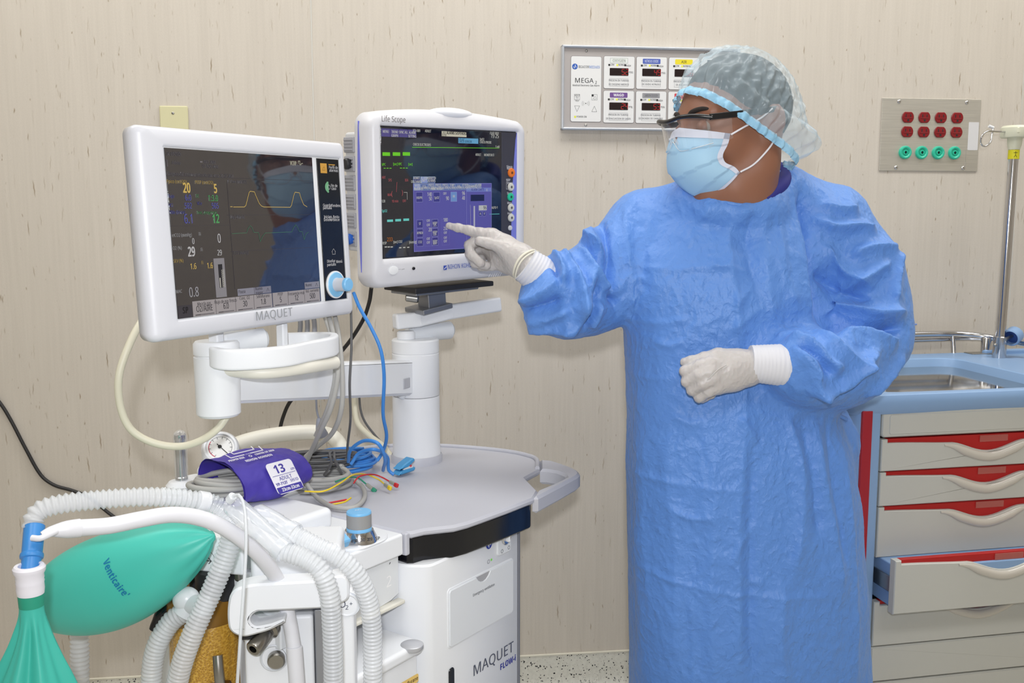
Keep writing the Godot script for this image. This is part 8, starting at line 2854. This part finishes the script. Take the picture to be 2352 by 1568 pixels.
func build_hands(t: Node3D, base: Vector3) -> void:
	var glove := mt(rgb(192, 187, 185), 0.42)
	glove.subsurf_scatter_enabled = true
	glove.subsurf_scatter_strength = 0.06
	# ---- pointing hand
	var f := Field.new(W3(0.0816, 1.348, 0.6896) + Vector3(-0.01, -0.13, -0.09), W3(0.2586, 1.3536, 0.8417) + Vector3(0.03, 0.02, 0.09), 0.0031)
	var k := 0.006
	f.chain([[W3(0.0938, 1.3167, 0.7385), 0.0063], [W3(0.1112, 1.3127, 0.7451), 0.0073], [W3(0.1317, 1.3079, 0.7532), 0.0085], [W3(0.152, 1.3023, 0.7624), 0.0098], [W3(0.1725, 1.2967, 0.7676), 0.0128]], k)
	f.chain([[W3(0.1469, 1.2893, 0.7939), 0.0088], [W3(0.1633, 1.2853, 0.7963), 0.0094], [W3(0.1824, 1.2798, 0.7962), 0.0108], [W3(0.2015, 1.2663, 0.7971), 0.0165]], k)
	f.chain([[W3(0.1545, 1.2949, 0.7514), 0.0115], [W3(0.1316, 1.2805, 0.7525), 0.0098], [W3(0.1335, 1.2641, 0.769), 0.0094], [W3(0.1502, 1.2484, 0.781), 0.0082]], k * 0.5)
	f.chain([[W3(0.1606, 1.2825, 0.7375), 0.0115], [W3(0.1342, 1.2647, 0.7386), 0.0096], [W3(0.1424, 1.2475, 0.7579), 0.0092], [W3(0.1623, 1.2432, 0.7709), 0.0080]], k * 0.5)
	f.chain([[W3(0.1713, 1.2676, 0.7284), 0.0110], [W3(0.1429, 1.2497, 0.7313), 0.0086], [W3(0.1547, 1.2405, 0.747), 0.0082], [W3(0.1732, 1.2394, 0.7595), 0.0070]], k * 0.5)
	f.chain([[W3(0.1729, 1.2943, 0.7638), 0.015], [W3(0.196, 1.2784, 0.7746), 0.019], [W3(0.2224, 1.2582, 0.7965), 0.0235], [W3(0.2407, 1.2399, 0.8151), 0.0265]], 0.014)
	f.chain([[W3(0.1682, 1.2778, 0.744), 0.014], [W3(0.1944, 1.2603, 0.7594), 0.019], [W3(0.223, 1.2469, 0.7919), 0.0225]], 0.014)
	f.chain([[W3(0.1793, 1.2632, 0.7471), 0.0125], [W3(0.2017, 1.2476, 0.7669), 0.015], [W3(0.2253, 1.2377, 0.7994), 0.019]], 0.014)
	f.build()
	wrinkle(f, 0.0007)
	var m := f.to_mesh(base)
	var g := put(t, "glove", m, glove, Transform3D(), "pale latex glove, index finger stretched out")
	m = M.new()
	m.tube(spline(ring(W3(0.2296, 1.2473, 0.8027), W3(0.2513, 1.229, 0.8197), 0.0305, 0.0325), 0.003), 0.0022, 8)
	m.tube(spline(ring(W3(0.234, 1.2435, 0.8058), W3(0.2513, 1.229, 0.8197), 0.0325, 0.0330), 0.003), 0.0016, 8)
	for i in m.v.size():
		m.v[i] -= base
	put(g, "rolled_cuff", m, mt(rgb(226, 222, 206), 0.5))
	# ---- resting hand, half closed, its back to the lens
	f = Field.new(W3(0.5043, 1.102, 0.8512) + Vector3(-0.035, -0.14, 0), W3(0.6055, 1.1207, 1.013) + Vector3(0.035, 0.01, 0.0), 0.0031)
	f.chain([[W3(0.4875, 1.0836, 0.9509), 0.0076], [W3(0.4974, 1.0861, 0.9589), 0.0084], [W3(0.5181, 1.092, 0.9657), 0.0098], [W3(0.5419, 1.0957, 0.968), 0.0130], [W3(0.5727, 1.0879, 0.9645), 0.020]], k)
	f.chain([[W3(0.5245, 1.0841, 0.9796), 0.0125], [W3(0.5068, 1.0805, 0.9779), 0.0108], [W3(0.4846, 1.0701, 0.9664), 0.0096], [W3(0.4962, 1.062, 0.9445), 0.0088], [W3(0.5188, 1.0604, 0.9372), 0.0080]], k * 0.55)
	f.chain([[W3(0.5209, 1.0718, 0.9867), 0.0125], [W3(0.5039, 1.0657, 0.9835), 0.0110], [W3(0.4873, 1.0524, 0.9689), 0.0098], [W3(0.501, 1.0444, 0.9452), 0.0090], [W3(0.5237, 1.045, 0.9376), 0.0080]], k * 0.55)
	f.chain([[W3(0.5251, 1.0594, 0.9888), 0.0120], [W3(0.5098, 1.0516, 0.9849), 0.0105], [W3(0.4966, 1.0373, 0.9699), 0.0094], [W3(0.5099, 1.0309, 0.9479), 0.0086], [W3(0.5311, 1.0329, 0.94), 0.0078]], k * 0.55)
	f.chain([[W3(0.5349, 1.0463, 0.9834), 0.0112], [W3(0.5222, 1.0372, 0.981), 0.0096], [W3(0.5095, 1.024, 0.969), 0.0086], [W3(0.5217, 1.0196, 0.9507), 0.0078], [W3(0.5409, 1.0242, 0.9443), 0.0070]], k * 0.55)
	f.chain([[W3(0.5285, 1.0808, 0.9723), 0.0150], [W3(0.5579, 1.0787, 0.972), 0.0185], [W3(0.5911, 1.0787, 0.9658), 0.0225], [W3(0.6142, 1.0799, 0.9664), 0.0270]], 0.012)
	f.chain([[W3(0.5262, 1.0678, 0.9757), 0.0155], [W3(0.5607, 1.0698, 0.9735), 0.0190], [W3(0.591, 1.0728, 0.9665), 0.0235]], 0.012)
	f.chain([[W3(0.534, 1.0542, 0.9763), 0.0150], [W3(0.5649, 1.0603, 0.9711), 0.0180], [W3(0.5947, 1.068, 0.9655), 0.0220]], 0.012)
	f.chain([[W3(0.5418, 1.0428, 0.9725), 0.0130], [W3(0.5699, 1.0519, 0.9666), 0.0155], [W3(0.5975, 1.0629, 0.9624), 0.0200]], 0.012)
	f.build()
	wrinkle(f, 0.0007)
	m = f.to_mesh(base)
	g = put(t, "glove", m, glove, Transform3D(), "pale latex glove, hand half closed before the belly")
	m = M.new()
	m.tube(spline([W3(0.5455, 1.0843, 0.9983), W3(0.5316, 1.0773, 0.9995), W3(0.5172, 1.0626, 0.9986), W3(0.5029, 1.0448, 0.988)], 0.004), 0.0009, 6)
	m.tube(spline([W3(0.5073, 1.0846, 0.9856), W3(0.5018, 1.0733, 0.9894), W3(0.493, 1.0645, 0.9793)], 0.004), 0.0009, 6)
	for i in m.v.size():
		m.v[i] -= base
	put(g, "glove_crease", m, glove)

func ring(c: Vector3, to: Vector3, ra: float, rb: float) -> Array:
	var x := M.aim(c, to)
	var o := []
	for k in 33:
		var a := TAU * k / 32.0
		o.append(x * Vector3(cos(a) * ra, 0.001 * sin(a * 3.0), sin(a) * rb))
	return o

func wrinkle(f: Field, amp: float) -> void:
	var n := FastNoiseLite.new()
	n.seed = 33
	n.frequency = 90.0
	n.fractal_type = FastNoiseLite.FRACTAL_RIDGED
	n.fractal_octaves = 2
	f.smooth()
	var nn := f.normals()
	for i in f.verts.size():
		var p := f.verts[i]
		f.verts[i] = p + nn[i] * n.get_noise_3d(p.x, p.y * 0.6, p.z) * amp

func build_head(t: Node3D, base: Vector3, skin: Material) -> void:
	# head axes: x towards the face, y up, z to the person's left
	var HB := Basis(Vector3.UP, atan2(-0.230, -0.973)) * Basis(Vector3(0, 0, 1), deg_to_rad(-7.0))
	var HX := Transform3D(HB.scaled(Vector3.ONE * 1.06), W3(0.6068, 1.4953, 0.8451) - base)
	var f := Field.new(Vector3(-0.135, -0.24, -0.11), Vector3(0.145, 0.135, 0.11), 0.0056)
	f.ellipsoid(Vector3(0.0, 0.028, 0), Vector3(0.094, 0.084, 0.074), 0.02)
	f.ellipsoid(Vector3(0.030, -0.022, 0), Vector3(0.066, 0.088, 0.061), 0.03)
	for s in [-1.0, 1.0]:
		f.chain([[Vector3(-0.018, -0.030, s * 0.054), 0.016], [Vector3(-0.010, -0.072, s * 0.046), 0.019], [Vector3(0.035, -0.100, s * 0.028), 0.018], [Vector3(0.066, -0.108, 0.0), 0.019]], 0.03)
		f.ellipsoid(Vector3(0.058, -0.026, s * 0.042), Vector3(0.026, 0.022, 0.022), 0.02)
		f.capsule(Vector3(0.086, 0.024, s * 0.012), 0.010, Vector3(0.074, 0.025, s * 0.048), 0.011, 0.014)
	f.chain([[Vector3(0.094, 0.010, 0), 0.008], [Vector3(0.108, -0.018, 0), 0.010], [Vector3(0.114, -0.036, 0), 0.012]], 0.014)
	f.ellipsoid(Vector3(0.094, -0.072, 0), Vector3(0.012, 0.014, 0.024), 0.014)
	for s in [-1.0, 1.0]:
		f.carve(Vector3(0.101, 0.001, s * 0.034), 0.017, 0.012)
	# neck, sloping back and down inside the collar
	f.chain([[Vector3(-0.016, -0.055, 0), 0.050], [Vector3(0.0, -0.120, 0), 0.046], [Vector3(0.018, -0.190, 0.0), 0.038]], 0.04)
	# ears
	for s in [-1.0, 1.0]:
		f.ellipsoid(Vector3(-0.020, -0.004, s * 0.079), Vector3(0.019, 0.031, 0.008), 0.008, Basis(Vector3.UP, s * 0.35) * Basis(Vector3(0, 0, 1), 0.2))
	f.build()
	f.smooth()
	var hd := put(t, "head", f.to_mesh(), skin, HX, "head turned towards the monitors")
	# eyes, lids, brows
	for s in [-1.0, 1.0]:
		var m := M.new()
		m.ball(Vector3(0.0835, 0.001, s * 0.034), Vector3(0.0125, 0.0118, 0.0125), 24, 16)
		var e := put(hd, "eye", m, mt(rgb(150, 140, 132), 0.2))
		m = M.new()
		m.ball(Vector3(0.0912, 0.000, s * 0.0345), Vector3(0.0052, 0.0058, 0.0058), 18, 12)
		put(hd, "iris", m, mt(rgb(34, 22, 16), 0.15))
		m = M.new()
		var rows := []
		for j in 9:
			var th := lerpf(-0.28, 1.25, j / 8.0)
			var r := PackedVector3Array()
			for i in 17:
				var ph := lerpf(-1.35, 1.35, i / 16.0)
				r.append(Vector3(0.0835, 0.001, s * 0.034) + Vector3(cos(ph) * cos(th), sin(th), sin(ph) * cos(th)) * 0.0134)
			rows.append(r)
		m.grid(rows)
		put(hd, "eyelid", m, mt(rgb(132, 88, 68), 0.5))
		m = M.new()
		m.tube(spline([Vector3(0.099, 0.0245, s * 0.013), Vector3(0.0975, 0.0285, s * 0.026), Vector3(0.0895, 0.0305, s * 0.042), Vector3(0.0775, 0.027, s * 0.055)], 0.003), PackedFloat32Array([0.0022, 0.003, 0.0036, 0.004, 0.0042, 0.0043, 0.0042, 0.004, 0.0038, 0.0036, 0.0033, 0.003, 0.0026, 0.0022, 0.0018, 0.0014, 0.001, 0.001, 0.001, 0.001]).slice(0, spline([Vector3(0.099, 0.0245, s * 0.013), Vector3(0.0975, 0.0285, s * 0.026), Vector3(0.0895, 0.0305, s * 0.042), Vector3(0.0775, 0.027, s * 0.055)], 0.003).size()), 10)
		put(hd, "eyebrow", m, mt(rgb(34, 26, 22), 0.8))
	build_hair_and_cap(hd)
	build_mask(hd)
	build_glasses(hd)

# a dome over the skull; how far it stands off is given per direction
func dome(th_max: float, rings: int, segs: int, off: Callable) -> Array:
	var pole := Vector3(-0.6, 0.8, 0)
	var fx := Vector3(0.8, 0.6, 0)
	var c := Vector3(-0.006, 0.004, 0)
	var er := Vector3(0.094, 0.084, 0.074)
	var o := (c - Vector3(0.0, 0.028, 0)) / er
	var rows := []
	for j in rings + 1:
		var r := PackedVector3Array()
		for i in segs:
			var ps := TAU * i / segs
			var th := (th_max + 0.17 * sin(ps) * sin(ps)) * j / rings
			var d := pole * cos(th) + (fx * cos(ps) + Vector3(0, 0, 1) * sin(ps)) * sin(th)
			var e := d / er
			var a := e.length_squared()
			var b := o.dot(e)
			var l := (-b + sqrt(maxf(b * b - a * (o.length_squared() - 1.0), 0.0))) / a
			r.append(c + d * off.call(float(j) / rings, ps, d, l))
		rows.append(r)
	return rows

func build_hair_and_cap(hd: Node3D) -> void:
	var nz := FastNoiseLite.new()
	nz.seed = 2
	nz.frequency = 60.0
	var m := M.new()
	m.grid(dome(1.50, 28, 72, func(f, ps, d, l): return l + 0.0065 * (1.0 - pow(f, 6.0)) + 0.002 * nz.get_noise_3dv(d * 1.2)), true, false, true)
	put(hd, "hair", m, mt(rgb(26, 23, 22), 0.6), Transform3D(), "short black hair")
	# bouffant cap: pleats gathered into the rim, bagging out at the back
	var wn := FastNoiseLite.new()
	wn.seed = 19
	wn.frequency = 4.0
	wn.fractal_type = FastNoiseLite.FRACTAL_RIDGED
	wn.fractal_octaves = 2
	var stand := func(f, ps, d, l):
		var back := pow(maxf(0.0, -cos(ps)), 1.4)
		var puff := 0.0125 + 0.004 * sin(PI * f) + back * 0.024 * smoothstep(0.3, 0.85, f)
		var pleat := 0.0028 * smoothstep(0.12, 0.75, f) * (sin(ps * 23.0 + 2.5 * sin(f * 5.0 + ps * 3.0)) * 0.9 + sin(ps * 41.0 + f * 4.0) * 0.4)
		var wr: float = 0.0065 * (wn.get_noise_3d(d.x * 0.9 + d.y * 0.5, d.y * 0.5 - d.x * 0.3, d.z * 0.9)) * (0.35 + 0.65 * f)
		var q := acos(cos(ps)) / PI
		var rim := lerpf(lerpf(0.116, 0.0905, smoothstep(0.0, 0.48, q)), 0.113, smoothstep(0.5, 1.0, q))
		var body: float = maxf(l, lerpf(0.0, rim - 0.006, smoothstep(0.45, 0.8, f))) + puff + pleat + wr
		return lerpf(body, rim + pleat, smoothstep(0.78, 1.0, f) * (1.0 - 0.2 * back))
	m = M.new()
	m.grid(dome(1.67, 72, 300, stand), true, false, true)
	var cap := clear(rgb(208, 230, 242), 0.30, 0.27)
	var cp := put(hd, "hair_cap", m, cap, Transform3D(), "pale blue translucent pleated hair cap")
	# gathered rim with its frill
	var edge := dome(1.67, 72, 300, stand)[72] as PackedVector3Array
	m = M.new()
	var rows := []
	for j in 7:
		var r := PackedVector3Array()
		for i in 300:
			var p := edge[i]
			var out := (p - Vector3(-0.006, 0.004, 0)).normalized()
			var dn := (Vector3(0.6, -0.8, 0) * 0.75 + out * 0.12).normalized()
			var fr := sin(i * 0.9) * 0.5 + sin(i * 1.73 + 1.0) * 0.5
			r.append(p + dn * (j - 3) * 0.0026 + out * (0.0022 * fr * absf(j - 3) / 3.0 + 0.0035 - 0.0003 * (j - 3) * (j - 3)))
		rows.append(r)
	m.grid(rows, true, false, true)
	put(cp, "elastic_rim", m, clear(rgb(150, 204, 236), 0.86, 0.5), Transform3D(), "gathered light blue rim")

func build_mask(hd: Node3D) -> void:
	# centre line and side edge, each from top to bottom: [x, y, z]
	var cl := [Vector3(0.110, 0.006, 0), Vector3(0.122, -0.020, 0), Vector3(0.127, -0.048, 0), Vector3(0.122, -0.078, 0), Vector3(0.100, -0.104, 0), Vector3(0.066, -0.120, 0)]
	var sl := [Vector3(0.056, -0.014, 0.066), Vector3(0.062, -0.030, 0.066), Vector3(0.071, -0.046, 0.063), Vector3(0.068, -0.058, 0.062), Vector3(0.050, -0.068, 0.062), Vector3(0.040, -0.078, 0.060)]
	var c2 := spline(cl, 0.0035)
	var s2 := spline(sl, 0.0035)
	var rows := []
	var nv := 48
	var nu := 56
	for j in nv + 1:
		var v := float(j) / nv
		var c := c2[int(v * (c2.size() - 1))].lerp(c2[mini(int(v * (c2.size() - 1)) + 1, c2.size() - 1)], fposmod(v * (c2.size() - 1), 1.0))
		var s := s2[int(v * (s2.size() - 1))].lerp(s2[mini(int(v * (s2.size() - 1)) + 1, s2.size() - 1)], fposmod(v * (s2.size() - 1), 1.0))
		var r := PackedVector3Array()
		for i in nu + 1:
			var u := 2.0 * i / nu - 1.0
			var a := absf(u)
			var b := pow(cos(a * PI / 2), 0.78)
			var p := Vector3(lerpf(s.x, c.x, b), lerpf(s.y, c.y, pow(1.0 - a, 0.9)), signf(u) * s.z * pow(sin(a * PI / 2), 0.9))
			# three pleats, opening towards the middle
			var saw := fposmod(v * 3.6 + 0.25 * a, 1.0)
			p += Vector3(p.x - 0.02, 0, p.z).normalized() * (0.0040 * (pow(saw, 1.6) - 0.5) * smoothstep(0.02, 0.2, v) * smoothstep(1.0, 0.85, v) * (0.45 + 0.55 * a))
			r.append(p)
		rows.append(r)
	var m := M.new()
	m.grid(rows, false, false, true)
	var cloth := mt(rgb(168, 208, 236), 0.6)
	cloth.backlight_enabled = true
	cloth.backlight = Color(0.10, 0.12, 0.14)
	var mk := put(hd, "face_mask", m, cloth, Transform3D(), "pale blue pleated face mask")
	# white bindings: top, bottom and both sides
	m = M.new()
	var edge := PackedVector3Array()
	for i in nu + 1:
		edge.append(rows[0][i])
	band(m, rows, 0, 5, 0, nu)
	band(m, rows, nv - 2, nv, 0, nu)
	band(m, rows, 0, nv, nu - 2, nu)
	band(m, rows, 0, nv, 0, 2)
	put(mk, "white_binding", m, mt(rgb(216, 220, 236), 0.6))
	for s in [-1.0, 1.0]:
		m = M.new()
		m.tube(spline([Vector3(0.056, -0.016, s * 0.067), Vector3(0.034, -0.006, s * 0.074), Vector3(0.006, 0.005, s * 0.080), Vector3(-0.014, 0.018, s * 0.084)], 0.004), 0.0016, 8)
		put(mk, "ear_loop", m, mt(rgb(232, 230, 236), 0.6))
		m = M.new()
		m.tube(spline([Vector3(0.040, -0.077, s * 0.061), Vector3(0.020, -0.068, s * 0.069), Vector3(0.002, -0.052, s * 0.077), Vector3(-0.014, -0.036, s * 0.079), Vector3(-0.018, -0.022, s * 0.084)], 0.004), 0.0016, 8)
		put(mk, "ear_loop", m, mt(rgb(232, 230, 236), 0.6))

func band(m: M, rows: Array, j0: int, j1: int, i0: int, i1: int) -> void:
	var out := []
	for j in range(j0, j1 + 1):
		var r := PackedVector3Array()
		for i in range(i0, i1 + 1):
			var p: Vector3 = rows[j][i]
			r.append(p + Vector3(p.x - 0.01, 0, p.z).normalized() * 0.0009)
		out.append(r)
	m.grid(out, false, false, true)

func build_glasses(hd: Node3D) -> void:
	var blk := mt(rgb(22, 22, 25), 0.28)
	var m := M.new()
	var brow := [Vector3(0.092, 0.014, -0.074), Vector3(0.112, 0.019, -0.060), Vector3(0.127, 0.021, -0.036), Vector3(0.131, 0.018, -0.010), Vector3(0.131, 0.018, 0.010), Vector3(0.127, 0.021, 0.036), Vector3(0.112, 0.019, 0.060), Vector3(0.092, 0.014, 0.074)]
	m.tube(spline(brow, 0.004), 0.0036, 12)
	var gl := put(hd, "safety_glasses", m, blk, Transform3D(), "clear safety glasses with black brow bar")
	for s in [-1.0, 1.0]:
		m = M.new()
		var sp := spline([Vector3(0.096, 0.0150, s * 0.073), Vector3(0.070, 0.0150, s * 0.078), Vector3(0.030, 0.0155, s * 0.081), Vector3(-0.022, 0.0165, s * 0.083)], 0.004)
		var rows := []
		for p in sp:
			var r := PackedVector3Array()
			for q in rrect(-0.0016, -0.0048, 0.0016, 0.0048, 0.0012, 2):
				r.append(p + Vector3(0, q.y, q.x))
			rows.append(r)
		m.grid(rows, true)
		put(gl, "temple", m, blk)
		# clear side shield
		m = M.new()
		rows = []
		for j in 7:
			var v := j / 6.0
			var r := PackedVector3Array()
			for i in 9:
				var u := i / 8.0
				r.append(Vector3(lerpf(0.100, 0.060, u), lerpf(0.013, lerpf(-0.034, -0.022, u), v), s * lerpf(0.070, 0.079, u)))
			rows.append(r)
		m.grid(rows)
		put(gl, "side_shield", m, clear(rgb(235, 240, 245), 0.06, 0.05))
	m = M.new()
	var rows := []
	for j in 13:
		var v := j / 12.0
		var r := PackedVector3Array()
		for i in 41:
			var z := lerpf(-0.071, 0.071, i / 40.0)
			var a := absf(z) / 0.071
			var x := lerpf(0.131, 0.098, pow(a, 2.2))
			var notch := exp(-pow(z / 0.012, 2.0)) * 0.018
			r.append(Vector3(x - 0.006 * v, lerpf(0.016, -0.034 + 0.008 * a * a + notch, v), z))
		rows.append(r)
	m.grid(rows)
	var le := M.new()
	le.tube(rows[12], 0.0008, 6)
	put(gl, "lens_edge", le, clear(rgb(240, 244, 248), 0.5, 0.1))
	put(gl, "lens", m, clear(rgb(235, 240, 245), 0.07, 0.05), Transform3D(), "clear wrap-round lens")
	m = M.new()
	for s in [-1.0, 1.0]:
		m.tube(spline([Vector3(0.126, -0.010, s * 0.006), Vector3(0.121, -0.020, s * 0.010), Vector3(0.117, -0.028, s * 0.012)], 0.003), 0.0025, 8)
	put(gl, "nose_pad", m, clear(rgb(230, 236, 242), 0.35, 0.1))
